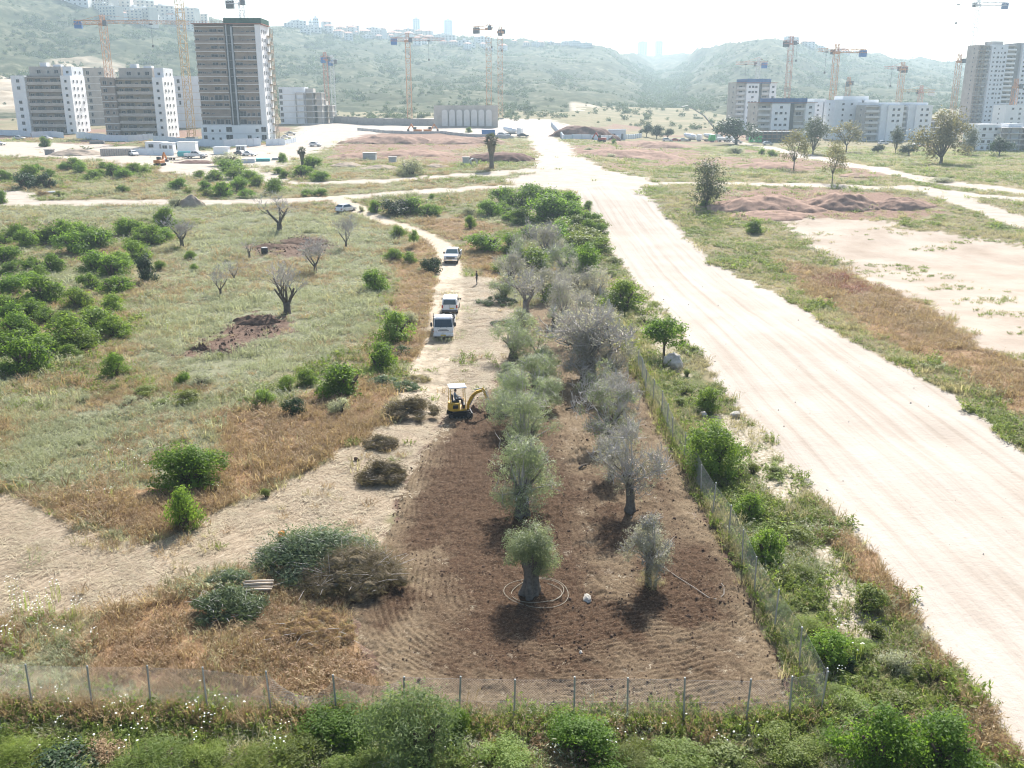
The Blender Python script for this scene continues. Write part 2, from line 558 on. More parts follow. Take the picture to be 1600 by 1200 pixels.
# ------------------------------------------------------------------ ground materials
def ground_material():
    m, nt, N, L, b = new_mat('ground_soil_and_litter')
    def at(nm):
        a = N.new('ShaderNodeAttribute'); a.attribute_name = nm
        return a.outputs['Fac']
    p = pos(nt)
    nf = noise(nt, p, 2.2, 6, 0.7)          # fine
    nm_ = noise(nt, p, 0.35, 5, 0.6)        # metres
    nb = noise(nt, p, 0.06, 4, 0.55)        # tens of metres
    def edge(f, amt=0.5):
        return mth(nt, 'MULTIPLY_ADD', mth(nt, 'SUBTRACT', f, 0.5), 2.2, mth(nt, 'MULTIPLY_ADD', mth(nt, 'SUBTRACT', nf, 0.5), amt * 2, 0.5), True)
    base = mixc(nt, nf, ramp(nt, nm_, [(0.3, (0.14, 0.125, 0.07)), (0.48, (0.185, 0.16, 0.09)), (0.62, (0.27, 0.215, 0.135)), (0.75, (0.23, 0.16, 0.10))]),
                ramp(nt, nb, [(0.35, (0.13, 0.135, 0.07)), (0.5, (0.20, 0.18, 0.10)), (0.65, (0.29, 0.235, 0.15))]))
    c = base
    grey = ramp(nt, nf, [(0.3, (0.13, 0.135, 0.08)), (0.55, (0.20, 0.20, 0.125)), (0.75, (0.26, 0.24, 0.16))])
    c = mixc(nt, edge(at('grey')), c, grey)
    green = ramp(nt, nf, [(0.3, (0.07, 0.08, 0.03)), (0.55, (0.12, 0.13, 0.05)), (0.75, (0.22, 0.19, 0.10))])
    c = mixc(nt, edge(at('green')), c, green)
    brown = ramp(nt, nf, [(0.3, (0.13, 0.075, 0.04)), (0.5, (0.23, 0.145, 0.08)), (0.72, (0.36, 0.25, 0.15))])
    c = mixc(nt, edge(at('brown')), c, brown)
    redl = ramp(nt, nf, [(0.3, (0.15, 0.09, 0.065)), (0.55, (0.235, 0.15, 0.11)), (0.75, (0.33, 0.23, 0.17))])
    c = mixc(nt, edge(at('redl')), c, redl)
    rub = ramp(nt, noise(nt, p, 5.0, 5, 0.7), [(0.35, (0.20, 0.165, 0.105)), (0.5, (0.34, 0.295, 0.22)), (0.65, (0.52, 0.47, 0.39))])
    c = mixc(nt, edge(at('rub')), c, rub)
    st_v = aligned(nt, p, R(55), 1.0, 4.0)
    sn = noise(nt, st_v, 1.6, 6, 0.7, 1.2)
    straw = ramp(nt, sn, [(0.32, (0.12, 0.09, 0.06)), (0.44, (0.23, 0.178, 0.122)), (0.56, (0.34, 0.275, 0.198)), (0.72, (0.44, 0.375, 0.285))])
    c = mixc(nt, edge(at('straw')), c, straw)
    soil = ramp(nt, nf, [(0.32, (0.07, 0.043, 0.031)), (0.5, (0.125, 0.08, 0.058)), (0.68, (0.21, 0.15, 0.11))])
    c = mixc(nt, edge(at('soil')), c, soil)
    dn = noise(nt, mapping(nt, p, (0.6, 2.0, 1)), 0.5, 6, 0.65)
    dust = ramp(nt, dn, [(0.3, (0.33, 0.275, 0.22)), (0.5, (0.42, 0.365, 0.305)), (0.7, (0.48, 0.43, 0.37))])
    c = mixc(nt, edge(at('dust')), c, dust)
    tr = ramp(nt, nf, [(0.3, (0.37, 0.295, 0.215)), (0.55, (0.50, 0.42, 0.325)), (0.75, (0.58, 0.50, 0.40))])
    c = mixc(nt, edge(at('track')), c, tr)
    lot = ramp(nt, noise(nt, p, 0.12, 6, 0.6), [(0.3, (0.30, 0.24, 0.185)), (0.5, (0.38, 0.315, 0.255)), (0.7, (0.45, 0.385, 0.32))])
    c = mixc(nt, edge(at('lot')), c, lot)
    # the wide sand road: wheel tracks run along it
    rd = Vector((ROAD[13][0] - ROAD[1][0], ROAD[13][1] - ROAD[1][1], 0)).normalized()
    ang = math.atan2(rd.y, rd.x)
    rv = aligned(nt, p, ang, 0.02, 1.0)
    n1 = noise(nt, rv, 1.1, 7, 0.62, 0.4)
    n2 = noise(nt, p, 0.14, 4, 0.6)
    sand = mixc(nt, 0.45, ramp(nt, n1, [(0.34, (0.30, 0.25, 0.20)), (0.47, (0.385, 0.335, 0.285)), (0.62, (0.445, 0.40, 0.35))]),
                ramp(nt, n2, [(0.35, (0.345, 0.295, 0.245)), (0.6, (0.44, 0.39, 0.34))]))
    sand = mixc(nt, mth(nt, 'MULTIPLY', mth(nt, 'GREATER_THAN', noise(nt, p, 3.2, 3, 0.7), 0.66), 0.45), sand, (0.30, 0.25, 0.20))
    c = mixc(nt, edge(at('road'), 0.35), c, sand)
    L.new(c, b.inputs['Base Color'])
    b.inputs['Roughness'].default_value = 0.95
    b.inputs['Specular IOR Level'].default_value = 0.1
    hb = mth(nt, 'ADD', nf, mth(nt, 'MULTIPLY', n1, 0.8))
    bump(nt, hb, 0.6, 0.12, b)
    return m
M_ground = ground_material()

def build_ground():
    ny, nx = 560, 560
    ys = np.geomspace(8, 760, ny)
    ts = np.linspace(-1.1, 1.1, nx)
    Y, T = np.meshgrid(ys, ts, indexing='ij')
    X = T * (Y + 6)
    mk = masks(X, Y)
    Z = gz(X, Y)
    rough = 1 - np.clip(mk['road'] + mk['dust'] + mk['track'] + mk['lot'], 0, 1)
    Z = Z + 0.10 * rough * fbm(X / 1.7, Y / 1.7, 5, 4) * sst(8, 20, Y) + 0.02 * fbm(X / 0.6, Y / 0.6, 9, 2)
    # wheel ruts worn into track and sand road
    d = ldist(X, Y, TRACK)
    Z -= 0.07 * mk['track'] * np.exp(-((d - 0.75) / 0.22) ** 2)
    Z -= 0.06 * wmask(X, Y, SOIL, 0.6, 0.2, 13) * (Y < 115)
    Z += 0.30 * mk['redl'] * np.clip(0.3 + fbm(X / 5, Y / 5, 12, 4), 0, 2) * (Y > 120)
    Z += 0.12 * (wmask(X, Y, S1, 0.5, 0.8, 14) + wmask(X, Y, S2, 0.5, 0.8, 15)) * (0.4 + fbm(X / 1.2, Y / 1.2, 15, 4))
    V = np.stack([X, Y, Z], -1).reshape(-1, 3)
    idx = np.arange(ny * nx).reshape(ny, nx)
    F = np.stack([idx[:-1, :-1], idx[:-1, 1:], idx[1:, 1:], idx[1:, :-1]], -1).reshape(-1, 4)
    # each surface of the setting is its own sheet of the one lie of the land
    lab = np.zeros((ny, nx), int)
    for k, nm in ((1, 'straw'), (2, 'dust'), (3, 'track'), (4, 'lot'), (5, 'road')):
        lab[mk[nm] > 0.5] = k
    lf = lab[:-1, :-1].reshape(-1)
    names = {0: 'ground', 1: 'mown_grass_ground', 2: 'dirt_road', 3: 'vehicle_track', 4: 'sandy_lot', 5: 'sand_road'}
    nme = ['road', 'dust', 'lot', 'track', 'straw', 'soil', 'brown', 'grey', 'green', 'rub', 'redl']
    for k, name in names.items():
        f = F[lf == k]
        used = np.unique(f)
        remap = np.zeros(ny * nx, np.int64); remap[used] = np.arange(len(used))
        me = np_mesh(name, V[used], remap[f], [M_ground], smooth=True)
        for a in nme:
            at = me.attributes.new(a, 'FLOAT', 'POINT')
            at.data.foreach_set('value', mk[a].reshape(-1)[used].astype(np.float32))
        tag(link(bpy.data.objects.new(name, me)), kind='structure')
build_ground()

# ------------------------------------------------------------------ the tilled orchard floor, furrows as real relief
def tilled_material():
    m, nt, N, L, b = new_mat('tilled_red_soil')
    p = pos(nt)
    a = N.new('ShaderNodeAttribute'); a.attribute_name = 'litter'
    nf = noise(nt, p, 7.0, 6, 0.75)
    nm_ = noise(nt, p, 0.5, 5, 0.65)
    soil = ramp(nt, nf, [(0.3, (0.036, 0.020, 0.011)), (0.48, (0.07, 0.040, 0.023)), (0.62, (0.115, 0.069, 0.041)), (0.78, (0.18, 0.12, 0.074))])
    lit = ramp(nt, noise(nt, aligned(nt, p, 0.9, 1.0, 3.0), 5.0, 6, 0.75, 1.0), [(0.3, (0.10, 0.068, 0.040)), (0.5, (0.195, 0.142, 0.088)), (0.68, (0.32, 0.25, 0.165))])
    f = mth(nt, 'MULTIPLY_ADD', mth(nt, 'SUBTRACT', mth(nt, 'ADD', a.outputs['Fac'], mth(nt, 'MULTIPLY', mth(nt, 'SUBTRACT', nm_, 0.5), 1.1)), 0.5), 1.4, nf, True)
    c = mixc(nt, f, soil, lit)
    fl = noise(nt, aligned(nt, p, 0.4, 7.0, 26.0), 1.0, 3, 0.7, 1.5)
    c = mixc(nt, mth(nt, 'MULTIPLY', mth(nt, 'MULTIPLY_ADD', mth(nt, 'SUBTRACT', fl, 0.56), 9.0, 0.0, True), 0.6), c, (0.36, 0.29, 0.21))
    c = mixc(nt, mth(nt, 'MULTIPLY', mth(nt, 'MULTIPLY_ADD', mth(nt, 'SUBTRACT', noise(nt, p, 13.0, 4, 0.7), 0.55), 8.0, 0.0, True), 0.55), c, (0.04, 0.024, 0.017))
    L.new(c, b.inputs['Base Color'])
    b.inputs['Roughness'].default_value = 0.95
    b.inputs['Specular IOR Level'].default_value = 0.1
    bump(nt, mth(nt, 'ADD', nf, mth(nt, 'MULTIPLY', noise(nt, p, 24.0, 4, 0.7), 0.5)), 1.0, 0.09, b)
    return m
M_tilled = tilled_material()

FRESH = [W([(640,770),(700,665),(790,640),(800,760),(720,790),(690,850),(610,880),(590,860)]), W([(560,925),(640,900),(660,940),(600,985),(560,970)]), W([(700,800),(800,740),(800,860),(760,900),(700,900)]), W([(720,900),(800,870),(870,930),(1010,950),(1000,1000),(880,1010),(780,985)]), W([(1000,880),(1120,850),(1180,960),(1080,985),(1000,960)]), W([(925,800),(970,790),(985,850),(940,860)]), W([(690,650),(760,610),(790,640),(700,700)])]

def furrow(X, Y):
    """height of the furrows and how much straw lies on them"""
    wx = X + 0.5 * fbm(X / 5, Y / 5, 101, 3); wy = Y + 0.5 * fbm(X / 5, Y / 5, 102, 3)
    r1 = [tuple(P(835, 925))[:2], tuple(P(825, 800))[:2], tuple(P(815, 640))[:2]]
    r2 = [tuple(P(1020, 900))[:2], tuple(P(975, 790))[:2], tuple(P(935, 660))[:2]]
    d1, d2 = ldist(wx, wy, r1), ldist(wx, wy, r2)
    d = -np.log(np.exp(-d1 * 1.3) + np.exp(-d2 * 1.3)) / 1.3
    ph = d / 0.29 * 2 * np.pi + 1.5 * fbm(X / 1.6, Y / 1.6, 103, 4)
    amp = np.clip(0.45 + 1.1 * fbm(X / 1.8, Y / 1.8, 104, 4), 0.05, 1.15)
    Y = Y / KY
    fade = sst(66, 48, Y)
    gv = np.abs(np.sin(ph / 2))
    h = amp * (0.035 - 0.095 * np.exp(-(gv / 0.33) ** 2)) * (0.25 + 0.75 * fade)
    h += 0.10 * np.clip(fbm(X / 0.42, Y / 0.42, 105, 3), -0.3, 1) * (0.6 + 0.5 * fade) + 0.05 * fbm(X / 0.15, Y / 0.15, 106, 2)
    lit = 0.46 + 0.45 * fbm(X / 6, Y / 6, 107, 3) + 0.10 * np.sin(ph) * amp
    lit += 0.40 * sst(27.5, 24.5, Y) + 0.35 * sst(58, 85, Y) + 0.25 * sst(1.4, 4, X) * sst(9, 5, X) * sst(30, 36, Y)
    lit -= 0.45 * np.exp(-((d1 - 1.4) / 1.6) ** 2) * sst(60, 45, Y)
    lit += 0.35 * np.exp(-((X + 4.6 + 0.04 * (Y - 30)) / 1.1) ** 2) * sst(24, 27, Y) * sst(40, 34, Y)
    Y = Y * KY
    lit -= 0.55 * np.maximum.reduce([wmask(X, Y, q, 0.6, 0.8, 150 + i) for i, q in enumerate(FRESH)])
    return h, np.clip(lit, 0, 1)

def build_tilled():
    pts = np.array(SOIL)
    vs, ss = [], []
    ys = [pts[:, 1].min() - 1.0]
    while ys[-1] < pts[:, 1].max() + 1:
        ys.append(ys[-1] + 0.05 + 0.0022 * (ys[-1] - 26))
    xs = np.arange(pts[:, 0].min() - 1, pts[:, 0].max() + 1, 0.062)
    Y, X = np.meshgrid(np.array(ys), xs, indexing='ij')
    d = sdist(X, Y, SOIL) + 0.45 * fbm(X / 1.1, Y / 1.1, 110, 4)
    h, lit = furrow(X, Y)
    k = sst(-0.55, 0.5, d)
    Z = gz(X, Y) + h * k + 0.05 - 0.22 * (1 - k) + 0.02 * fbm(X / 0.6, Y / 0.6, 9, 2)
    ok = d > -0.55
    ny, nx = X.shape
    idx = np.arange(ny * nx).reshape(ny, nx)
    F = np.stack([idx[:-1, :-1], idx[:-1, 1:], idx[1:, 1:], idx[1:, :-1]], -1)
    keep = ok[:-1, :-1] & ok[1:, 1:] & ok[1:, :-1] & ok[:-1, 1:]
    F = F[keep]
    used = np.unique(F)
    rm = np.zeros(ny * nx, np.int64); rm[used] = np.arange(len(used))
    V = np.stack([X, Y, Z], -1).reshape(-1, 3)[used]
    me = np_mesh('tilled_field', V, rm[F], [M_tilled], smooth=True)
    a = me.attributes.new('litter', 'FLOAT', 'POINT')
    lit2 = np.clip(lit + 0.75 * (1 - sst(-0.2, 2.2, d + 1.0 * fbm(X / 1.5, Y / 1.5, 112, 4))), 0, 1)
    a.data.foreach_set('value', lit2.reshape(-1)[used].astype(np.float32))
    tag(link(bpy.data.objects.new('tilled_field', me)), kind='structure')
build_tilled()

# ------------------------------------------------------------------ hills
_hu = [-400, -200, 0, 85, 200, 300, 430, 500, 600, 700, 800, 900, 950, 985, 1020, 1060, 1100, 1150, 1200, 1250, 1300, 1350, 1450, 1600, 1800, 2100]
_hv = [-70, -60, -28, -4, 12, 26, 40, 44, 48, 56, 66, 69, 78, 82, 82, 82, 72, 59, 55, 64, 76, 86, 95, 100, 104, 110]
_h0 = [430, 430, 440, 450, 470, 480, 500, 490, 480, 480, 480, 470, 520, 620, 800, 700, 540, 480, 470, 480, 500, 520, 560, 600, 600, 600]
_h1 = [900, 900, 900, 920, 980, 1050, 1150, 1200, 1250, 1300, 1280, 1250, 1300, 1600, 1900, 1750, 1350, 1180, 1150, 1200, 1280, 1350, 1500, 1550, 1500, 1500]
def hill_z(X, Y):
    u = 800 + 1513 * X / Y
    u = u + 14 * fbm(X / 130, Y / 130, 201, 3)
    r0 = KY * np.interp(u, _hu, _h0); r1 = KY * np.interp(u, _hu, _h1); v = np.interp(u, _hu, _hv)
    el = PITCH - np.arctan((600 - v) / FPX)
    top = CAM_H + r1 * np.tan(-el) * 1.0
    s = np.clip((Y - r0) / (r1 - r0), 0, 1.0)
    prof = s ** 1.15 * (1 - 0.18 * np.sin(s * np.pi))
    z0 = gz(X, np.minimum(Y, r0)) - 0.8
    z = z0 + (top - z0) * prof
    g = fbm(X / 60, Y / 140, 202, 4)
    z += np.minimum(s, 1 - 0.6 * s) * 26 * g + 3.0 * fbm(X / 17, Y / 17, 203, 3) * sst(0.0, 0.15, s)
    z -= np.maximum(Y - r1, 0) * 0.05
    return z

def hill_material():
    m, nt, N, L, b = new_mat('hillside_scrub')
    p = pos(nt)
    n1 = noise(nt, mapping(nt, p, (1, 1, 2.5)), 0.012, 6, 0.62)
    n2 = noise(nt, p, 0.09, 6, 0.7)
    c = ramp(nt, n2, [(0.36, (0.035, 0.043, 0.02)), (0.47, (0.065, 0.075, 0.036)), (0.57, (0.115, 0.115, 0.066)), (0.72, (0.25, 0.23, 0.17))])
    c = mixc(nt, ramp(nt, n1, [(0.42, (0, 0, 0)), (0.62, (1, 1, 1))]), c, ramp(nt, n2, [(0.4, (0.035, 0.046, 0.021)), (0.6, (0.062, 0.072, 0.035))]))
    a = N.new('ShaderNodeAttribute'); a.attribute_name = 'cut'
    f = mth(nt, 'MULTIPLY_ADD', mth(nt, 'SUBTRACT', a.outputs['Fac'], 0.5), 2.0, n2, True)
    c = mixc(nt, f, c, ramp(nt, noise(nt, mapping(nt, p, (1, 1, 5)), 0.05, 6, 0.7), [(0.35, (0.30, 0.24, 0.17)), (0.6, (0.46, 0.39, 0.30))]))
    L.new(c, b.inputs['Base Color'])
    b.inputs['Roughness'].default_value = 0.95
    b.inputs['Specular IOR Level'].default_value = 0.05
    return m

def hill_cut(X, Y, Z):
    """bare slopes: the old quarry benches on the left hill and the foot of the slopes"""
    u = 800 + 1513 * X / Y
    Y = Y / KY
    q = sst(60, 100, u) * sst(290, 230, u) * sst(560, 600, Y) * sst(760, 700, Y) * (0.75 + 0.5 * fbm(X / 40, Y / 25, 210, 3))
    q2 = sst(90, 40, u) * sst(450, 480, Y) * sst(640, 600, Y) * 0.8
    ft = sst(520, 470, Y - 20 * fbm(X / 30, Y / 30, 211, 3)) * 0.3
    q3 = sst(880, 900, u) * sst(950, 925, u) * sst(500, 520, Y) * sst(610, 580, Y) * 0.9
    return np.clip(np.maximum.reduce([q, q2, ft, q3]), 0, 1)

def build_hills():
    ny, nx = 230, 420
    ys = np.geomspace(505, 2740, ny)
    ts = np.linspace(-0.95, 0.95, nx)
    Y, T = np.meshgrid(ys, ts, indexing='ij')
    X = T * Y
    Z = hill_z(X, Y)
    V = np.stack([X, Y, Z], -1).reshape(-1, 3)
    idx = np.arange(ny * nx).reshape(ny, nx)
    F = np.stack([idx[:-1, :-1], idx[:-1, 1:], idx[1:, 1:], idx[1:, :-1]], -1).reshape(-1, 4)
    me = np_mesh('hills', V, F, [hill_material()], smooth=True)
    a = me.attributes.new('cut', 'FLOAT', 'POINT')
    a.data.foreach_set('value', hill_cut(X, Y, Z).reshape(-1).astype(np.float32))
    tag(link(bpy.data.objects.new('hills', me)), kind='structure')
build_hills()

# ------------------------------------------------------------------ the hazy air
def build_haze():
    mb = MB()
    mb.box(-2700, 2700, -60, 2900, -4, 270)
    m = bpy.data.materials.new('haze'); m.use_nodes = True
    nt = m.node_tree; nt.nodes.remove(nt.nodes['Principled BSDF'])
    v = nt.nodes.new('ShaderNodeVolumePrincipled')
    v.inputs['Color'].default_value = (0.70, 0.89, 1.0, 1)
    v.inputs['Density'].default_value = 0.00029
    v.inputs['Anisotropy'].default_value = 0.35
    nt.links.new(v.outputs[0], nt.nodes['Material Output'].inputs['Volume'])
    tag(mb.obj('haze', m), kind='stuff')
build_haze()
# ------------------------------------------------------------------ leaf and plant materials
M_bark = plain('grey_olive_bark', (0.17, 0.15, 0.125), 0.9, 0, 0.45, 6, 0.1, bmp=0.8)
M_deadwood = plain('weathered_dead_wood', (0.125, 0.105, 0.09), 0.9, 0, 0.4, 5, 0.1, bmp=0.5)
M_twig = plain('dry_grey_twigs', (0.47, 0.43, 0.395), 0.9, 0, 0.25, 2, 0.1)
M_brownbark = plain('brown_bark', (0.10, 0.075, 0.055), 0.9, 0, 0.4, 5, 0.1)
M_citrus = leafy('citrus_leaves', [(0.06, 0.115, 0.018), (0.115, 0.195, 0.028), (0.185, 0.28, 0.042)], 0.6, 0.03, 0.4)
M_bright = leafy('bright_green_leaves', [(0.085, 0.145, 0.022), (0.145, 0.225, 0.034), (0.22, 0.30, 0.052)], 0.55, 0.03, 0.3)
M_lime = leafy('yellow_green_leaves', [(0.10, 0.135, 0.025), (0.16, 0.20, 0.04), (0.22, 0.25, 0.06)], 0.4, 0.03, 0.3)
M_olive = leafy('olive_leaves', [(0.15, 0.185, 0.095), (0.24, 0.285, 0.165), (0.33, 0.37, 0.24)], 0.5, 0.02, 0.25, 0.35, 0.45)
M_olived = leafy('dry_olive_leaves', [(0.22, 0.215, 0.165), (0.33, 0.315, 0.255), (0.45, 0.425, 0.36)], 0.45, 0.03, 0.25)
M_dark = leafy('dark_leaves', [(0.02, 0.035, 0.016), (0.035, 0.06, 0.024), (0.05, 0.085, 0.03)], 0.3, 0.04, 0.4)
M_euc = leafy('eucalyptus_leaves', [(0.05, 0.062, 0.03), (0.08, 0.095, 0.045), (0.13, 0.14, 0.07)], 0.3, 0.03, 0.3)
M_gum = leafy('dusty_yellow_leaves', [(0.13, 0.12, 0.06), (0.20, 0.18, 0.09), (0.27, 0.24, 0.13)], 0.35, 0.03, 0.3)
M_willow = leafy('willow_leaves', [(0.08, 0.12, 0.045), (0.14, 0.195, 0.075), (0.22, 0.28, 0.125)], 0.5, 0.02, 0.2)
M_palm = leafy('palm_fronds', [(0.05, 0.065, 0.025), (0.08, 0.10, 0.04), (0.12, 0.13, 0.06)], 0.3, 0.03, 0.2)
M_skirt = leafy('dry_palm_skirt', [(0.14, 0.11, 0.075), (0.2, 0.16, 0.11), (0.26, 0.21, 0.15)], 0.15, 0.02, 0.2)
M_cut = leafy('cut_branches_leaves', [(0.05, 0.075, 0.035), (0.12, 0.16, 0.085), (0.22, 0.27, 0.165)], 0.3, 0.03, 0.3)
M_wgrey = leafy('grey_green_weeds', [(0.25, 0.265, 0.165), (0.34, 0.35, 0.23), (0.43, 0.43, 0.305)], 0.45, 0.03, 0.4)
M_wgreen = leafy('green_weeds', [(0.11, 0.16, 0.032), (0.18, 0.24, 0.048), (0.27, 0.31, 0.085)], 0.52, 0.04, 0.5)
M_wdry = leafy('dry_brown_weeds', [(0.20, 0.13, 0.075), (0.33, 0.225, 0.135), (0.46, 0.345, 0.22)], 0.42, 0.02, 0.45)
M_wtan = leafy('tan_dry_grass', [(0.25, 0.215, 0.12), (0.36, 0.315, 0.19), (0.47, 0.41, 0.265)], 0.45, 0.03, 0.4)
M_straw = leafy('mown_straw', [(0.20, 0.15, 0.095), (0.36, 0.29, 0.20), (0.52, 0.44, 0.32)], 0.2, 0.02, 0.3)
M_wred = leafy('red_weeds', [(0.22, 0.07, 0.06), (0.3, 0.11, 0.09), (0.3, 0.2, 0.12)], 0.3, 0.02, 0.3)
M_flower = plain('white_flower_heads', (0.80, 0.80, 0.72), 0.8, 0, 0.08, 3, 0.2)
M_scrub = leafy('hillside_bushes', [(0.045, 0.072, 0.034), (0.075, 0.108, 0.05), (0.115, 0.145, 0.07)], 0.35, 0.04, 0.4)

# ------------------------------------------------------------------ leaves, crowns and branching wood
def unit(n, g):
    v = g.normal(size=(n, 3))
    return v / np.linalg.norm(v, axis=1, keepdims=True)

def leaves_at(p, nrm, length, width, g, jitter=0.8, along=None):
    """one folded leaf-shaped quad per point"""
    n = len(p)
    nn = nrm + jitter * unit(n, g)
    nn /= np.linalg.norm(nn, axis=1, keepdims=True) + 1e-9
    a = unit(n, g) if along is None else along + 0.35 * unit(n, g)
    t = a - nn * (a * nn).sum(1, keepdims=True)
    t /= np.linalg.norm(t, axis=1, keepdims=True) + 1e-9
    s = np.cross(nn, t)
    L = length * (0.6 + 0.8 * g.random((n, 1))); Wd = width * (0.6 + 0.8 * g.random((n, 1)))
    v = np.stack([p - t * L / 2, p + s * Wd / 2 - t * L * 0.08, p + t * L / 2, p - s * Wd / 2 - t * L * 0.08], 1).reshape(-1, 3)
    return v, np.arange(4 * n).reshape(n, 4)

def blobs(w, h, k, g, base=0.25, flat=0.75, z0=0.0):
    """lumps of a crown w wide and h high"""
    cs, rs = [(0, 0, z0 + h * 0.42)], [min(w, h) * 0.27]
    for i in range(k):
        a = g.random() * 2 * np.pi
        zz = base + (1 - base) * g.random() ** 0.9
        rad = w * 0.5 * math.sqrt(max(0.06, 1 - (2 * abs(zz - 0.45)) ** 2)) * (0.42 + 0.5 * g.random())
        r = min(w, h) * (0.10 + 0.19 * g.random())
        cs.append((rad * math.cos(a), rad * math.sin(a), z0 + h * zz * 0.86)); rs.append(r)
    return np.array(cs), np.array(rs)

def crown(cs, rs, n, ll, lw, g, shell=0.55, flat=0.85, zmin=0.04, up=0.5):
    pr = rs ** 2 / (rs ** 2).sum()
    n0, n = n, max(40, n // 13)
    b = g.choice(len(rs), n, p=pr)
    d = unit(n, g)
    lump = 1 + 0.22 * np.sin(d[:, 0] * 5 + b * 1.7) * np.cos(d[:, 1] * 4.3 + b) + 0.13 * g.normal(size=n) * (g.random(n) < 0.3)
    r = rs[b] * (1 - shell * g.random(n) ** 1.7) * lump
    p = cs[b] + d * r[:, None] * np.array([1, 1, flat])
    # leaves sit in sprays round the end of each twig
    i = g.integers(0, n, n0)
    p = p[i] + g.normal(size=(n0, 3)) * ll * np.array([1.0, 1.0, 0.7])
    d = d[i]
    k = p[:, 2] > zmin
    p, d = p[k], d[k]
    nr = d + np.array([0, 0, up])
    return leaves_at(p, nr, ll, lw, g)

def crown_mesh(name, mat, w, h, n, ll, lw, seed, k=14, z0=0.0, base=0.2, shell=0.55, flat=0.85):
    g = np.random.default_rng(seed)
    cs, rs = blobs(w, h, k, g, base, z0=z0)
    v, f = crown(cs, rs, n, ll, lw, g, shell, flat, zmin=0.03)
    return np_mesh(name, v, f, [mat]), cs

def branch_tree(seed, trunk_r, trunk_h, spread, levels, kids_n, len0, shrink=0.72, bend=0.35, up=0.25, fine=0.018, lean=(0, 0)):
    """limbs as tapered tubes; returns (thick MB, twig MB, tips)"""
    g = random.Random(seed)
    thick, thin, tips = MB(), MB(), []
    def grow(p, d, r, ln, lv):
        pts, rad = [p], [r]
        seg = 3 if lv < levels - 1 else 2
        for i in range(seg):
            d = (d + Vector((g.uniform(-1, 1), g.uniform(-1, 1), g.uniform(-0.6, 0.9))) * bend * 0.5 + Vector((0, 0, up * 0.2))).normalized()
            p = p + d * ln / seg
            pts.append(p); rad.append(max(fine * 0.6, r * (1 - 0.45 * (i + 1) / seg)))
        (thick if r > 0.035 else thin).tube(pts, rad, 6 if r > 0.05 else (4 if r > 0.02 else 3), 0, cap=lv < 2)
        if lv >= levels:
            tips.append((p, d)); return
        for j in range(kids_n[min(lv, len(kids_n) - 1)]):
            t = g.uniform(0.45, 1.0)
            q = pts[0].lerp(pts[-1], t) if seg < 2 else pts[min(seg, int(t * seg + 0.5))]
            ax = Vector((g.uniform(-1, 1), g.uniform(-1, 1), g.uniform(-0.25, 0.6)))
            nd = (d * (1 - spread) + ax.normalized() * spread).normalized()
            grow(q, nd, rad[-1] * g.uniform(0.6, 0.95), ln * shrink * g.uniform(0.7, 1.2), lv + 1)
    # trunk with flare and gnarls
    p0 = Vector((0, 0, -0.12)); pts, rad = [], []
    k = 5
    for i in range(k):
        t = i / (k - 1)
        pts.append(Vector((lean[0] * t * t + g.uniform(-1, 1) * trunk_r * 0.15 * t, lean[1] * t * t + g.uniform(-1, 1) * trunk_r * 0.15 * t, -0.12 + (trunk_h + 0.12) * t)))
        rad.append(trunk_r * (1 + 0.55 * (1 - t) ** 3 + g.uniform(-0.08, 0.08)))
    thick.tube(pts, rad, 9, 0)
    for j in range(kids_n[0] + 1):
        a = 2 * math.pi * j / (kids_n[0] + 1) + g.uniform(-0.4, 0.4)
        nd = Vector((math.cos(a) * spread, math.sin(a) * spread, 0.75)).normalized()
        grow(pts[-1 if j % 2 == 0 else -2] + Vector((0, 0, -0.05)), nd, trunk_r * g.uniform(0.42, 0.62), len0 * g.uniform(0.75, 1.2), 1)
    return thick, thin, tips

def gnarl_trunk(name, seed, r, h, mat, flare=0.6, lean=(0, 0), fork=1.0):
    """a thick, ribbed old olive trunk with stub limbs"""
    g = np.random.default_rng(seed)
    n, m = 32, 16
    ph = g.random(4) * 6.28
    vs, fs = [], []
    for i in range(m):
        t = i / (m - 1)
        rr = r * (1 + flare * (1 - t) ** 2.6 + (0.22 * math.sin(t * 9 + ph[0])) * 0.4 + 0.25 * t ** 4)
        for k in range(n):
            a = 2 * math.pi * k / n
            q = rr * (1 + 0.22 * math.sin(3 * a + 2.5 * t + ph[1]) + 0.17 * math.sin(5 * a - 3 * t + ph[2]) + 0.07 * math.sin(9 * a + 4 * t + ph[3]) + 0.05 * g.normal())
            vs.append((q * math.cos(a) + lean[0] * t * t, q * math.sin(a) * 0.9 + lean[1] * t * t, -0.1 + (h + 0.1) * t))
    for i in range(m - 1):
        for k in range(n):
            k2 = (k + 1) % n
            fs.append([i * n + k, i * n + k2, (i + 1) * n + k2, (i + 1) * n + k])
    fs.append([(m - 1) * n + k for k in range(n)])
    mb = MB(); mb.add(vs, fs)
    if fork:
        gg = random.Random(seed)
        for j in range(5):
            a = 6.28 * j / 5 + gg.uniform(-0.4, 0.4)
            p = Vector((lean[0] + math.cos(a) * r * 0.5, lean[1] + math.sin(a) * r * 0.5, h - 0.15))
            d = Vector((math.cos(a) * 0.6, math.sin(a) * 0.6, 0.8))
            pts = [p, p + d * fork * 0.4, p + d * fork * 0.7 + Vector((gg.uniform(-.1, .1), gg.uniform(-.1, .1), 0.05)), p + d * fork + Vector((gg.uniform(-.2, .2), gg.uniform(-.2, .2), 0.1))]
            mb.tube(pts, [r * 0.5, r * 0.34, r * 0.2, r * 0.09], 7)
    return mb.mesh(name, mat, smooth=True)

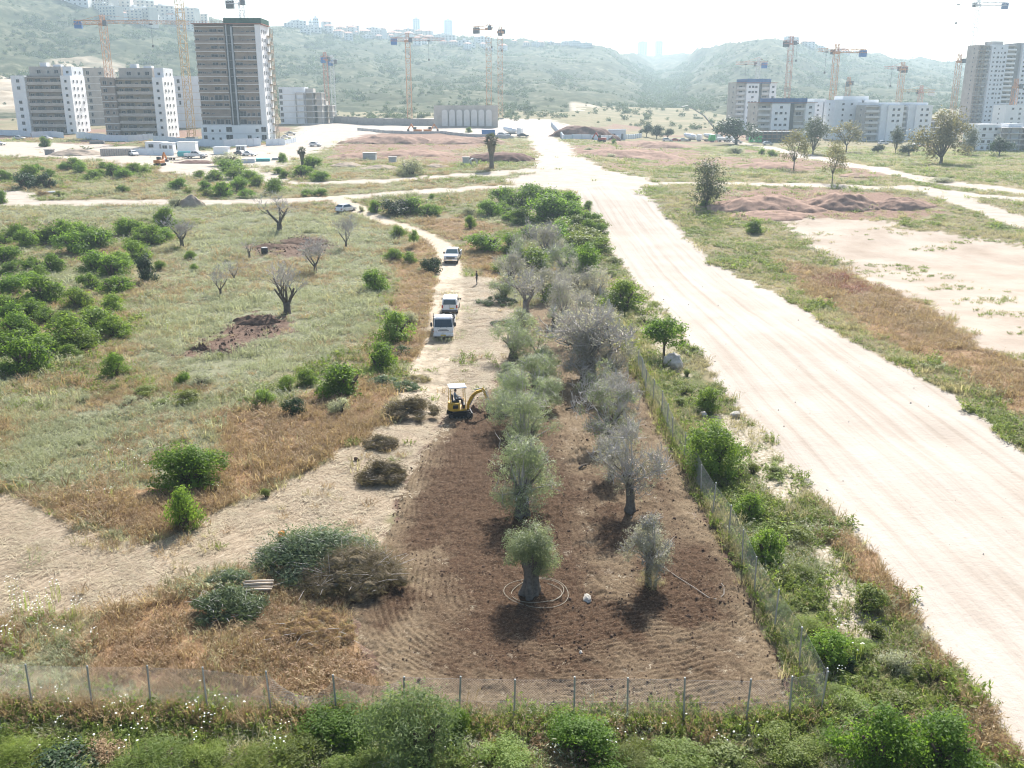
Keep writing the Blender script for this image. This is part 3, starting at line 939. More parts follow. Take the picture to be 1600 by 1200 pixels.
def stems(name, w, h, seed, mat, r=0.06, n=6):
    g = random.Random(seed); mb = MB()
    for j in range(n):
        a = 6.28 * j / n + g.uniform(-.4, .4)
        e = Vector((math.cos(a) * w * 0.28, math.sin(a) * w * 0.28, h * 0.62))
        mb.tube([Vector((math.cos(a) * 0.08, math.sin(a) * 0.08, -0.1)), e * 0.5 + Vector((0, 0, h * 0.06)), e], [r, r * 0.7, r * 0.3], 5)
    return mb.mesh(name, mat, smooth=True)

def bush_proto(mat, w, h, n, ll, lw, seed, k=16, base=0.12, wood=M_brownbark, shell=0.5):
    cm, cs = crown_mesh('foliage', mat, w, h, n, ll, lw, seed, k, 0.0, base, shell)
    return Proto([('foliage', cm), ('stem', stems('stem', w, h, seed, wood))])

def tree_proto(mat, w, h, th, n, ll, lw, seed, k=16, tr=0.16, wood=M_bark, lean=(0, 0), shell=0.55, flat=0.85):
    g = np.random.default_rng(seed)
    cs, rs = blobs(w, h - th, k, g, 0.12, z0=th)
    v, f = crown(cs, rs, n, ll, lw, g, shell, flat)
    cm = np_mesh('crown', v, f, [mat])
    mb = MB(); gg = random.Random(seed)
    top = Vector((lean[0], lean[1], th * 1.05))
    mb.tube([(0, 0, -0.15), (lean[0] * .3, lean[1] * .3, th * 0.5), top], [tr * 1.5, tr, tr * 0.85], 9)
    for c in cs[1:]:
        if gg.random() < 0.75:
            cv = Vector(c); md = top.lerp(cv, 0.5) + Vector((gg.uniform(-.2, .2), gg.uniform(-.2, .2), 0.15))
            mb.tube([top - Vector((0, 0, th * 0.15)), md, cv], [tr * 0.5, tr * 0.3, tr * 0.12], 5)
    return Proto([('crown', cm), ('trunk', mb.mesh('trunk', wood, smooth=True))])

def dead_proto(seed, tr, th, spread, lv, kn, l0, shrink=0.72, bend=0.4, up=0.25, twm=None, lean=(0, 0), leaf=None, wood=None):
    a, b, tips = branch_tree(seed, tr, th, spread, lv, kn, l0, shrink, bend, up, lean=lean)
    gg = random.Random(seed + 1)
    for p, d in tips:
        for k in range(3):
            e = (d + Vector((gg.uniform(-1, 1), gg.uniform(-1, 1), gg.uniform(-.4, .8))) * 0.8).normalized() * l0 * gg.uniform(0.10, 0.24)
            b.tube([p, p + e * 0.5, p + e + Vector((0, 0, 0.03))], [0.015, 0.011, 0.006], 3, cap=False)
    parts = [('trunk', a.mesh('trunk', wood or M_deadwood, smooth=True))]
    if b.v:
        parts.append(('twigs', b.mesh('twigs', twm or M_twig), None, None, None, 'stuff'))
    if leaf:
        g = np.random.default_rng(seed)
        base = np.array([tuple(p) for p, d in tips]); m = leaf[1]
        i = g.integers(0, len(base), m)
        pts = base[i] + g.normal(size=(m, 3)) * leaf[2]
        pts = pts[pts[:, 2] > 0.1]
        v, f = leaves_at(pts, np.tile([0, 0, 1.0], (len(pts), 1)), leaf[3], leaf[4], g, 1.5)
        parts.append(('crown', np_mesh('crown', v, f, [leaf[0]])))
    return Proto(parts)

# unit kinds, all about 1 m across so that a scale sets the size
CITRUS = [bush_proto(M_citrus, 1.0, 0.82, 3600, 0.075, 0.034, 300 + i, 17 + i) for i in range(5)]
BRIGHT = [bush_proto(M_bright, 1.0, 0.92, 3600, 0.07, 0.034, 320 + i, 16 + i) for i in range(4)]
LIME = [bush_proto(M_lime, 1.0, 0.7, 2200, 0.075, 0.03, 340 + i, 12) for i in range(3)]
GREYB = [bush_proto(M_wgrey, 1.0, 0.7, 2400, 0.08, 0.022, 350 + i, 12) for i in range(2)]
DARKB = [bush_proto(M_dark, 1.0, 0.75, 2600, 0.075, 0.04, 360 + i, 14) for i in range(3)]
BROWNB = [bush_proto(M_wdry, 1.0, 0.6, 2400, 0.09, 0.018, 370 + i, 12) for i in range(2)]
FENNEL = [bush_proto(M_wgreen, 1.0, 0.7, 9000, 0.07, 0.009, 376 + i, 20, shell=0.7) for i in range(2)]
OLIVEB = [bush_proto(M_olive, 1.0, 0.85, 4200, 0.062, 0.017, 380 + i, 17, wood=M_bark) for i in range(4)]
SMALLTREE = [tree_proto(M_citrus, 1.0, 1.25, 0.38, 2600, 0.07, 0.035, 390 + i, 13, 0.028, M_brownbark) for i in range(2)]

# ------------------------------------------------------------------ tufts for the ground cover
def tuft(seed, mat, n, h, spread, w, leafs=0, ll=0.1, lw=0.03, lie=0.0, head=0.0, mats=None):
    g = np.random.default_rng(seed)
    V, F, Mi = [], [], []
    b = 0
    for i in range(n):
        a = g.random() * 6.283
        o = np.array([math.cos(a), math.sin(a), 0]) * spread * math.sqrt(g.random())
        az = a + g.normal() * 0.8
        tl = (0.25 + 0.45 * g.random()) if not lie else lie
        L = h * (0.55 + 0.6 * g.random())
        d = np.array([math.cos(az) * tl, math.sin(az) * tl, 1.0 if not lie else 0.12 * g.random()])
        d /= np.linalg.norm(d)
        s = np.array([-math.sin(az), math.cos(az), 0]) * w
        m1 = o + d * L * 0.55
        d2 = d + np.array([math.cos(az), math.sin(az), -0.5]) * 0.35
        d2 /= np.linalg.norm(d2)
        e = m1 + d2 * L * 0.45
        if lie: m1[2] += 0.02; e[2] = max(0.02, e[2])
        V += [o - s, o + s, m1 + s * 0.8, m1 - s * 0.8, e]
        F += [[b, b + 1, b + 2, b + 3], [b + 3, b + 2, b + 4]]; b += 5
        for q in range(leafs):
            t = 0.25 + 0.75 * g.random()
            c = o + d * L * t if t < 0.55 else m1 + d2 * L * (t - 0.55)
            v, _ = leaves_at(c[None] + g.normal(size=(1, 3)) * 0.03, np.array([[0, 0, 1.0]]), ll, lw, g, 0.9)
            V += list(v); F.append([b, b + 1, b + 2, b + 3]); b += 4
    me = np_mesh('tuft', np.array(V), F, [mat])
    return me

T_grey = [tuft(500 + i, M_wgrey, 16, 0.5, 0.30, 0.012, 7, 0.10, 0.022) for i in range(5)]
T_green = [tuft(510 + i, M_wgreen, 14, 0.45, 0.30, 0.013, 8, 0.12, 0.04) for i in range(5)]
T_dry = [tuft(520 + i, M_wdry, 18, 0.5, 0.30, 0.012, 6, 0.09, 0.022) for i in range(5)]
T_tan = [tuft(530 + i, M_wtan, 20, 0.45, 0.26, 0.011, 3, 0.10, 0.015) for i in range(4)]
T_straw = [tuft(540 + i, M_straw, 16, 0.5, 0.35, 0.011, 0, lie=1.0) for i in range(5)]
T_red = [tuft(550, M_wred, 18, 0.5, 0.3, 0.012, 6, 0.09, 0.022)]

def umbel(seed, n, h):
    g = np.random.default_rng(seed); V, F, mi = [], [], []
    for i in range(n):
        x, y = g.normal(size=2) * 0.22; z = h * (0.75 + 0.4 * g.random()); r = 0.016 + 0.022 * g.random()
        b = len(V); tx, ty = g.normal(size=2) * 0.25
        V += [(x - 0.008, y, 0), (x + 0.008, y, 0), (x + 0.006, y, z), (x - 0.006, y, z)]; F.append([b, b + 1, b + 2, b + 3]); mi.append(0)
        b = len(V)
        V.append((x, y, z + r * 0.35))
        for k in range(7):
            a = 6.283 * k / 7; rr = r * (0.8 + 0.35 * g.random())
            V.append((x + rr * math.cos(a), y + rr * math.sin(a), z + tx * rr * math.cos(a) + ty * rr * math.sin(a)))
        for k in range(7):
            F.append([b, b + 1 + k, b + 1 + (k + 1) % 7]); mi.append(1)
    me = np_mesh('umbel', np.array(V), F, [M_wgreen, M_flower], mi)
    return me
T_umbel = [umbel(560 + i, 5 + i, 0.75) for i in range(4)]

def spread_points(n_try, ymin, ymax, dens_of, g):
    """random points of the field in view; dens_of(X, Y) is the wanted number per square metre"""
    # area-uniform samples in strips so that far ground gets its share
    out = []
    edges = np.geomspace(ymin, ymax, 14)
    for a, b in zip(edges[:-1], edges[1:]):
        area = 1.0 * (b * b - a * a)
        top = n_try(0.5 * (a + b))
        n = int(area * top)
        Y = np.sqrt(g.random(n) * (b * b - a * a) + a * a)
        X = (g.random(n) * 2 - 1) * 0.80 * (Y + 4)
        X, Y = X, Y
        d = dens_of(X, Y)
        k = g.random(n) * top < d
        out.append(np.stack([X[k], Y[k]], 1))
    return np.concatenate(out)

def build_cover():
    g = np.random.default_rng(77)
    top = lambda y: float(np.interp(y, [21, 42, 71, 119, 190, 310], [20, 14, 7, 3.5, 1.5, 0.6]))
    edges = np.geomspace(20, 360, 16)
    XY = []
    for a, b in zip(edges[:-1], edges[1:]):
        n = int(0.68 * (b * b - a * a) * top(0.5 * (a + b)))
        Y = np.sqrt(g.random(n) * (b * b - a * a) + a * a)
        X = (g.random(n) * 2 - 1) * 0.68 * (Y + 6)
        XY.append(np.stack([X, Y], 1))
    XY = np.concatenate(XY)
    X, Y = XY[:, 0], XY[:, 1]
    mk = masks(X, Y)
    n = len(X)
    u = g.random(n)
    bare = np.maximum.reduce([mk['road'], mk['dust'], mk['track'], mk['lot'], mk['soil'], mk['straw']])
    tilled = sdist(X, Y, SOIL) > -0.3
    clump = 0.5 + 0.9 * fbm(X / 2.6, Y / 2.6, 301, 4) + 0.5 * fbm(X / 11, Y / 11, 302, 3)
    # sparse growth strays on to bare ground
    stray = np.where(mk['lot'] > 0.5, np.clip(2.0 * fbm(X / 9, Y / 4, 303, 4) - 0.35, 0, 0.5), np.where(mk['straw'] > 0.5, np.clip(0.6 * fbm(X / 4, Y / 4, 304, 3) - 0.12, 0.01, 0.3), 0.004))
    keep = np.where(bare > 0.5, u < stray * (mk['road'] < 0.5), u < np.clip(0.35 + clump, 0.12, 1.0))
    keep &= ~tilled
    rub = mk['rub'] > 0.5
    keep &= ~(rub & (g.random(n) > 0.3))
    keep &= ~((mk['redl'] > 0.5) & (g.random(n) > 0.22))
    X, Y = X[keep], Y[keep]
    mk = {k: v[keep] for k, v in mk.items()}
    n = len(X)
    f1 = fbm(X / 6, Y / 6, 311, 4) + 0.35 * g.normal(size=n)
    f2 = fbm(X / 15, Y / 15, 312, 3) + 0.25 * g.normal(size=n)
    kind = np.full(n, 3)                                     # tan
    kind[f1 > 0.05] = 0                                      # grey-green
    kind[(f2 > 0.25)] = 1                                    # green
    kind[(f1 < -0.35)] = 2                                   # brown
    right = X > 0.042 * Y + 8
    kind[right & (f1 < 0.1)] = 3
    kind[right & (f1 > 0.2)] = 1
    s = mk['grey'] > 0.5; kind[s] = np.where(f1[s] > -0.22, 0, np.where(f2[s] > -0.1, 3, 2))
    s = mk['green'] > 0.5; kind[s] = np.where(f1[s] > -0.05, 1, np.where(f2[s] > -0.1, 3, 0))
    s = (mk['green'] > 0.5) & (Y < 29) & (fbm(X / 4, Y / 4, 316, 3) > 0.15); kind[s] = np.where(g.random(s.sum()) < 0.5, 0, 2)
    s = mk['brown'] > 0.5; kind[s] = np.where(f1[s] < 0.45, 2, 3)
    s = mk['redw'] > 0.5; kind[s] = np.where(g.random(s.sum()) < 0.7, 5, 2)
    s = mk['lot'] > 0.5; kind[s] = np.where(f1[s] > -0.2, 1, 3)
    Z = gz(X, Y) + 0.0
    far = np.interp(Y, [24, 71, 143, 300], [0.95, 1.1, 1.45, 2.3])
    hgt = np.clip(0.8 + 0.5 * fbm(X / 3, Y / 3, 313, 3), 0.4, 1.6)
    sc1 = far * (0.65 + 0.6 * g.random(n))
    sc1[mk['lot'] > 0.5] *= 0.7
    big = g.random(n) < np.where(mk['lot'] > 0.5, 0.0, 0.09) * (fbm(X / 5, Y / 5, 317, 3) > -0.1)
    sc1 = sc1 * np.where(big, 1.9, 1.0)
    scl = np.stack([sc1, sc1, sc1 * hgt], 1)
    scl[:, 2] *= np.interp(Y, [24, 71, 143, 300], [1, 1, 0.8, 0.55])
    rot = np.stack([g.normal(size=n) * 0.08, g.normal(size=n) * 0.08, g.random(n) * 6.283], 1)
    P3 = np.stack([X, Y, Z], 1)
    for name, k, ms in (('grey_green_weeds', 0, T_grey), ('green_weeds', 1, T_green), ('dry_brown_weeds', 2, T_dry), ('dry_grass', 3, T_tan), ('red_weeds', 5, T_red)):
        s = kind == k
        instanced(name, P3[s], rot[s], scl[s], g.integers(0, len(ms), s.sum()), ms)
    # mown straw lying on the strip and, thinner, over the tilled ground
    m = 52000
    sx = g.random(m) * 75 - 62; sy = 25 + g.random(m) ** 1.4 * 98
    st = wmask(sx, sy, STRAW, 0.7, 0.8, 12) * np.clip(0.75 + fbm(sx / 2, sy / 2, 320, 4), 0.15, 1)
    so = (sdist(sx, sy, SOIL) > -0.5) * np.clip(furrow(sx, sy)[1] * 0.28 - 0.02, 0, 1)
    kk = g.random(m) < np.maximum(st, so)
    sx, sy = sx[kk], sy[kk]; m = len(sx)
    flow = R(65) + 1.2 * fbm(sx / 6, sy / 6, 321, 3)
    s1 = (0.6 + 0.7 * g.random(m)) * np.interp(sy, [26, 71, 130], [0.9, 1.2, 1.6]) * np.where(st[kk] < 0.3, 0.5, 1.0)
    instanced('mown_straw', np.stack([sx, sy, gz(sx, sy) + 0.03], 1), np.stack([np.zeros(m), np.zeros(m), flow + g.normal(size=m) * 0.9], 1), np.stack([s1, s1, s1 * 0.8], 1), g.integers(0, len(T_straw), m), T_straw)
    # white wild-carrot heads
    pts = []
    for (u0, v0, u1, v1, c) in ((0, 940, 170, 1010, 60), (0, 1100, 480, 1195, 50), (300, 1100, 350, 1190, 18), (620, 1150, 720, 1195, 22), (150, 715, 230, 745, 26), (300, 745, 345, 770, 16), (80, 780, 180, 800, 8),
                                (760, 1140, 1300, 1195, 24), (180, 445, 300, 520, 30), (430, 440, 560, 520, 26), (90, 380, 240, 440, 14), (640, 960, 650, 970, 0), (1290, 1000, 1420, 1190, 12), (380, 300, 640, 420, 20), (0, 900, 60, 930, 5)):
        for i in range(int(c * 0.32)):
            pts.append(P(u0 + (u1 - u0) * g.random(), v0 + (v1 - v0) * g.random()))
    pts = np.array([tuple(q) for q in pts]); m = len(pts)
    s1 = np.interp(pts[:, 1], [24, 48, 120], [1.0, 1.1, 1.3]) * (0.75 + 0.5 * g.random(m))
    instanced('white_flowers', pts, np.stack([np.zeros(m), np.zeros(m), g.random(m) * 6.28], 1), np.stack([s1] * 3, 1), g.integers(0, 4, m), T_umbel)

def stone_mesh(seed, mat, r=0.5, sub=2):
    g = np.random.default_rng(seed)
    bm = bmesh.new(); bmesh.ops.create_icosphere(bm, subdivisions=sub, radius=r)
    cuts = unit(7, g)
    for v in bm.verts:
        c = np.array(v.co)
        for d in cuts:
            e = c @ d - r * (0.62 + 0.2 * abs(d[0]))
            if e > 0: c = c - d * e * 0.85
        v.co = Vector(c * (1 + 0.05 * g.normal()))
    me = bpy.data.meshes.new('stone'); bm.to_mesh(me); bm.free(); me.materials.append(mat)
    return me
M_lime_rock = plain('pale_limestone', (0.52, 0.48, 0.42), 0.9, 0, 0.3, 3, 0.2, bmp=0.6)
M_clod = plain('red_soil_clods', (0.115, 0.075, 0.055), 0.95, 0, 0.4, 5, 0.1, bmp=0.6)
CLOD = [stone_mesh(600 + i, M_clod, 0.5, 1) for i in range(4)]
PEBBLE = [stone_mesh(610 + i, M_lime_rock, 0.5, 1) for i in range(4)]

def build_loose_stones():
    g = np.random.default_rng(88)
    m = 30000
    x = g.random(m) * 24 - 10; y = 26 + g.random(m) ** 1.3 * 66
    k = (sdist(x, y, SOIL) > -0.2) & (g.random(m) < np.clip(0.5 + 0.8 * fbm(x / 2.5, y / 2.5, 330, 3), 0.05, 1))
    x, y = x[k], y[k]; m = len(x)
    s = 0.03 + 0.09 * g.random(m) ** 2.5 + 0.12 * (g.random(m) < 0.02)
    instanced('soil_clods', np.stack([x, y, gz(x, y) + furrow(x, y)[0] + 0.05], 1), g.random((m, 3)) * 6.28, np.stack([s, s * 1.2, s * 0.8], 1), g.integers(0, 4, m), CLOD)
    m = 7000
    x = g.random(m) * 60 - 14; y = 26 + g.random(m) ** 1.2 * 90
    mk = masks(x, y)
    d = np.maximum.reduce([0.06 * (sdist(x, y, SOIL) > 0), mk['rub'] * 0.8, mk['road'] * 0.05, mk['green'] * 0.03])
    k = g.random(m) < d
    x, y = x[k], y[k]; m = len(x)
    s = 0.04 + 0.13 * g.random(m) ** 3
    s[sdist(x, y, SOIL) > 0] *= 0.75
    instanced('loose_stones', np.stack([x, y, gz(x, y) + 0.03], 1), g.random((m, 3)) * 6.28, np.stack([s, s * 1.2, s * 0.7], 1), g.integers(0, 4, m), PEBBLE)
    # earth thrown up where trees were dug out
    for i, poly in enumerate((S1, S2)):
        pts = np.array(poly); lo, hi = pts.min(0), pts.max(0)
        x = lo[0] + g.random(700) * (hi[0] - lo[0]); y = lo[1] + g.random(700) * (hi[1] - lo[1])
        k = sdist(x, y, poly) > 0.2
        x, y = x[k], y[k]; m = len(x); s = 0.08 + 0.3 * g.random(m) ** 4
        instanced('dug_earth', np.stack([x, y, gz(x, y) + 0.12], 1), g.random((m, 3)) * 6.28, np.stack([s, s, s * 0.7], 1), g.integers(0, 4, m), CLOD)

def build_hill_scrub():
    g = np.random.default_rng(99)
    ms = []
    for i in range(4):
        cs, rs = blobs(1.0, 0.75, 7, g, 0.15)
        v, f = crown(cs, rs, 130, 0.22, 0.15, g, 0.35)
        ms.append(np_mesh('scrub', v, f, [M_scrub]))
    n = 60000
    Y = np.sqrt(g.random(n) * (1785 ** 2 - 500 ** 2) + 500 ** 2); X = (g.random(n) * 2 - 1) * 0.68 * Y
    Z = hill_z(X, Y)
    d = 0.42 + 1.3 * fbm(X / 60, Y / 90, 340, 4) + 0.5 * fbm(X / 14, Y / 14, 341, 2)
    d *= 1 - 0.85 * hill_cut(X, Y, Z)
    # the gullies are wooded
    e = 6.0
    lap = (hill_z(X + 25, Y) + hill_z(X - 25, Y) - 2 * Z)
    d += np.clip(lap * 0.10, -0.4, 0.8)
    k = (g.random(n) < np.clip(d, 0.03, 1)) 
    Z = np.maximum(Z, gz(X, np.minimum(Y, 760)))
    X, Y, Z, lap = X[k], Y[k], Z[k], lap[k]; n = len(X)
    s = 1.2 + 2.6 * g.random(n) ** 2.5 + np.clip(lap * 0.35, 0, 3.5)
    instanced('hillside_scrub', np.stack([X, Y, Z - 0.1 * s], 1), np.stack([np.zeros(n), np.zeros(n), g.random(n) * 6.28], 1), np.stack([s, s, s * (0.75 + 0.5 * g.random(n))], 1), g.integers(0, 4, n), ms)
build_cover()
build_loose_stones()
build_hill_scrub()
# ------------------------------------------------------------------ every bush and tree in its place
def veg(protos, name, cat, u, v, w, label, group=None, hs=1.0, seed=0, width=1.0, tilt=None):
    """set a plant whose foot is at pixel (u, v) and which shows w pixels wide"""
    p = P(u, v)
    s = w / scale_at(p) / width * 1.06
    pr = protos[(seed + int(u) + int(v)) % len(protos)]
    g = random.Random(int(u * 7 + v * 13 + seed))
    o = put(name, pr, p, g.uniform(0, 6.28), (s * g.uniform(0.84, 1.18), s * g.uniform(0.84, 1.18), s * hs * g.uniform(0.85, 1.15)), tilt)
    tag(o, label, cat, group)
    return o

ORD = ['leftmost', 'second from the left', 'third from the left', 'fourth from the left', 'fifth from the left', 'sixth from the left', 'seventh from the left', 'eighth from the left',
       'ninth from the left', 'tenth from the left', 'eleventh from the left', 'twelfth from the left', 'thirteenth from the left', 'fourteenth from the left']

def bank(rows, group, kind, name='bush', cat='bush'):
    """rows of look-alike bushes: {where: [(u, v, w, desc, protos), ...]}, counted off from the left"""
    for where, lst in rows.items():
        k_ = 1.32 if 'wood' in where else 1.0
        for i, (u, v, w, d, pr, hs) in enumerate(sorted(lst, key=lambda r: r[0])):
            veg(pr, name, cat, u, v, w * 1.05 * k_, '%s, %s %s' % (d, ORD[i], where), group, hs * 0.8 * (1.15 if k_ > 1 else 1))

def G(lst, d, pr, hs=1.0):
    return [(u, v, w, d, pr, hs) for u, v, w in lst]
mg, dk, br = 'round green bush', 'dark green bush', 'bright green bush'
bank({
    'in the far row of the left grove': G([(7,381,32),(26,376,36),(42,385,32),(70,378,46),(98,381,46),(127,371,38),(150,388,54),(115,396,46)], mg, CITRUS),
    'in the second row of the left grove': G([(9,413,38),(21,428,32),(53,423,32),(84,426,36),(148,424,42),(176,433,44)], mg, CITRUS),
    'in the third row of the left grove': G([(14,459,46),(43,449,36),(67,473,52),(58,436,26)], dk, CITRUS) + G([(112,461,22),(140,451,32),(180,458,40)], mg, CITRUS),
    'in the middle row of the left grove': G([(18,480,40),(51,501,42),(75,506,34)], mg, CITRUS) + G([(100,508,32),(123,482,48),(142,496,28),(177,489,36)], mg, BRIGHT, 0.9),
    'in the near row of the left grove': G([(16,508,52),(26,526,52),(45,527,32)], mg, CITRUS) + G([(105,543,70),(131,546,36),(152,523,64),(180,527,42)], br, BRIGHT, 0.9),
    'along the near corner of the left grove': G([(3,546,32),(24,552,58),(42,583,68),(6,586,26)], dk, CITRUS) + G([(70,557,50),(112,559,30)], br, BRIGHT, 0.9),
}, 'bushes of the dense left grove', 'grove')
bank({
    'in the cluster behind the left grove': G([(199,367,36),(217,384,34),(236,380,46),(257,375,24)], mg, CITRUS) + G([(190,419,36),(214,406,40)], mg, BRIGHT),
}, 'bushes behind the left grove', 'grove')
for u, v, w, pr, lab, hs in (
    (260,355,34,CITRUS,'lone round dark bush on the pale meadow beside the twiggy dead tree',0.95),
    (228,441,40,DARKB,'dark solid rounded bush at the right tip of the left grove',1.15),
    (250,421,19,CITRUS,'small round bush touching the dark solid bush of the grove tip',1.0),
    (297,405,15,BRIGHT,'small sapling bush on the dry slope below the twiggy dead tree',1.0),
    (304,423,13,BRIGHT,'tiny bright sapling just in front of the small sapling bush',1.0),
    (180,587,38,CITRUS,'single upright green bush on the dry slope below the left grove',1.1),
    (622,371,19,BRIGHT,'small bright bush in pale weeds left of the vehicle track bend',1.1),
    (647,386,19,SMALLTREE,'slender green sapling beside the vehicle track bend',1.0),
    (615,407,27,BRIGHT,'bright bush of a touching pair left of the silver pickup',0.8),
    (637,412,24,CITRUS,'darker bush of a touching pair left of the silver pickup',0.85),
    (674,426,30,DARKB,'dull brown-green funnel-shaped shrub beside the silver pickup',1.15),
    (655,424,10,GREYB,'small grey weed clump beside the funnel-shaped shrub',1.0),
    (586,456,36,CITRUS,'round glossy bush alone in the grey-green weeds',0.95),
    (599,433,14,LIME,'small lime-green bush behind the round glossy bush',1.0),
    (604,490,22,GREYB,'grey shrub in dry grass left of the white van',0.9),
    (638,506,30,GREYB,'grey-green shrub leaning on the bush left of the flatbed truck',0.9),
    (619,536,52,BRIGHT,'large bright bush left of the white flatbed truck',0.9),
    (592,577,42,CITRUS,'tall green bush left of the track below the truck',1.05),
    (541,618,80,CITRUS,'biggest spreading dark green bush left of the mini excavator',0.7),
    (481,601,28,CITRUS,'small round bush just left of the biggest spreading bush',0.85),
    (448,610,26,BRIGHT,'small bright bush in dry weeds between two round bushes',0.9),
    (459,647,30,DARKB,'dark shrub with grey leaves in front of the small bright bush',1.15),
    (411,634,34,BRIGHT,'bright spreading bush in the brown weeds of the left field',0.75),
    (385,630,18,LIME,'yellow-green clump beside the bright spreading bush',0.9),
    (530,645,38,GREYB,'grey-green shrub at the foot of the biggest spreading bush',0.9),
    (500,612,22,GREYB,'small grey shrub tucked against the biggest spreading bush',0.9),
    (417,776,22,LIME,'lime-green weed clump on the edge of the mown strip',0.8),
    (283,600,24,CITRUS,'dark little bush left of a mixed clump in the left field',1.0),
    (315,602,34,GREYB,'grey-green shrub right of the dark little bush',0.8),
    (296,629,40,LIME,'yellow-green low bush in front of the mixed clump',0.65),
    (227,617,38,LIME,'low lime-green mound in the dry left meadow',0.5),
    (176,613,22,LIME,'pale lime clump left of the low lime-green mound',0.9),
    (253,633,26,LIME,'flat lime weed patch just above the grey-green weeds',0.45),
    (133,626,18,GREYB,'grey weed clump in the dry grass of the left meadow',0.9),
    (203,632,24,GREYB,'grey-green weed clump below the low lime-green mound',0.8),
    (288,827,50,BRIGHT,'upright ragged bush at the edge of the straw',1.4),
    (345,560,16,LIME,'small lime clump beside the strip of dug red earth',0.8),
    (560,556,18,GREYB,'small grey clump left of the tall green bush',0.8),
    (1107,642,40,BRIGHT,'bright leafy bush between fence and pale rubble',0.9),
    (1069,614,26,LIME,'lime spurge clump in front of the boulder',0.8),
    (1063,634,22,LIME,'second lime spurge clump nearer the fence',0.8),
    (1073,588,16,LIME,'small dark-lime clump just in front of the boulder',1.0),
    (1153,746,24,LIME,'lime clump beside the large fence bush',0.8),
    (1176,740,24,LIME,'middle lime clump on the pale rubble bank',0.8),
    (1212,742,30,LIME,'pale lime clump at the rubble edge by the sand road',0.6),
    (1168,808,42,BRIGHT,'loose bright shrub on the fence side of the rubble',0.9),
    (1196,876,56,BRIGHT,'round bright bush pressed against the fence',0.95),
    (1240,844,46,LIME,'flat lime bush right of the round fence bush',0.55),
    (1293,840,32,LIME,'small dark-lime bush at the sand road edge',0.8),
    (1354,952,70,LIME,'dense yellow-green bush on the pale rubble by the road',0.65),
    (1368,995,38,LIME,'smaller yellow-green bush in front of the dense one',0.85),
    (1296,1034,66,BRIGHT,'bright green bush beside the fence corner',0.8),
    (1327,1052,22,DARKB,'narrow dark bush right of the fence corner bush',1.5),
    (1457,1066,50,LIME,'yellow-green bush above the large corner bushes',0.85),
    (1405,1045,50,GREYB,'pale grey-green shrub above the large corner bushes',0.8),
    (995,470,26,LIME,'lime weed clump right of the round roadside bush',0.6),
    (1010,505,24,LIME,'yellow-green clump on the bank behind the small tree',0.6),
    (975,520,20,LIME,'lime clump hugging the far fence',0.7),
    (960,412,26,LIME,'low lime shrub on the bank at the road edge',0.6),
    (955,432,20,LIME,'low yellow-green shrub beside the far fence end',0.6),
):
    veg(pr, 'bush', 'bush', u, v, w, lab, None, hs)

bank({
    'in the far thicket at the left edge': G([(8,282,22),(46,281,32),(78,279,20),(59,267,15)], mg, CITRUS) + G([(40,294,40),(73,293,28)], dk, DARKB),
    'in the far thicket behind the left meadow': G([(98,265,18),(127,270,24),(158,276,18),(177,277,28),(195,278,24)], dk, CITRUS) + G([(115,264,26),(145,280,26),(161,263,17),(212,270,22),(228,271,17)], mg, BRIGHT, .8),
}, 'bushes of the far left thicket', 'thicket')
bank({
    'along the back of the middle thicket': G([(312,277,22),(337,283,32),(355,269,36),(370,279,38),(390,283,34),(402,291,28)], br, BRIGHT, 0.7),
    'along the front of the middle thicket': G([(280,295,24),(322,298,26),(349,306,32),(374,298,32),(385,308,24),(431,301,30)], dk, CITRUS, 0.85),
    'right of the middle thicket': G([(436,271,15),(446,278,20),(472,277,32),(500,282,28),(482,306,20),(501,306,18)], mg, CITRUS, 0.75),
}, 'bushes of the middle thicket', 'thicket')
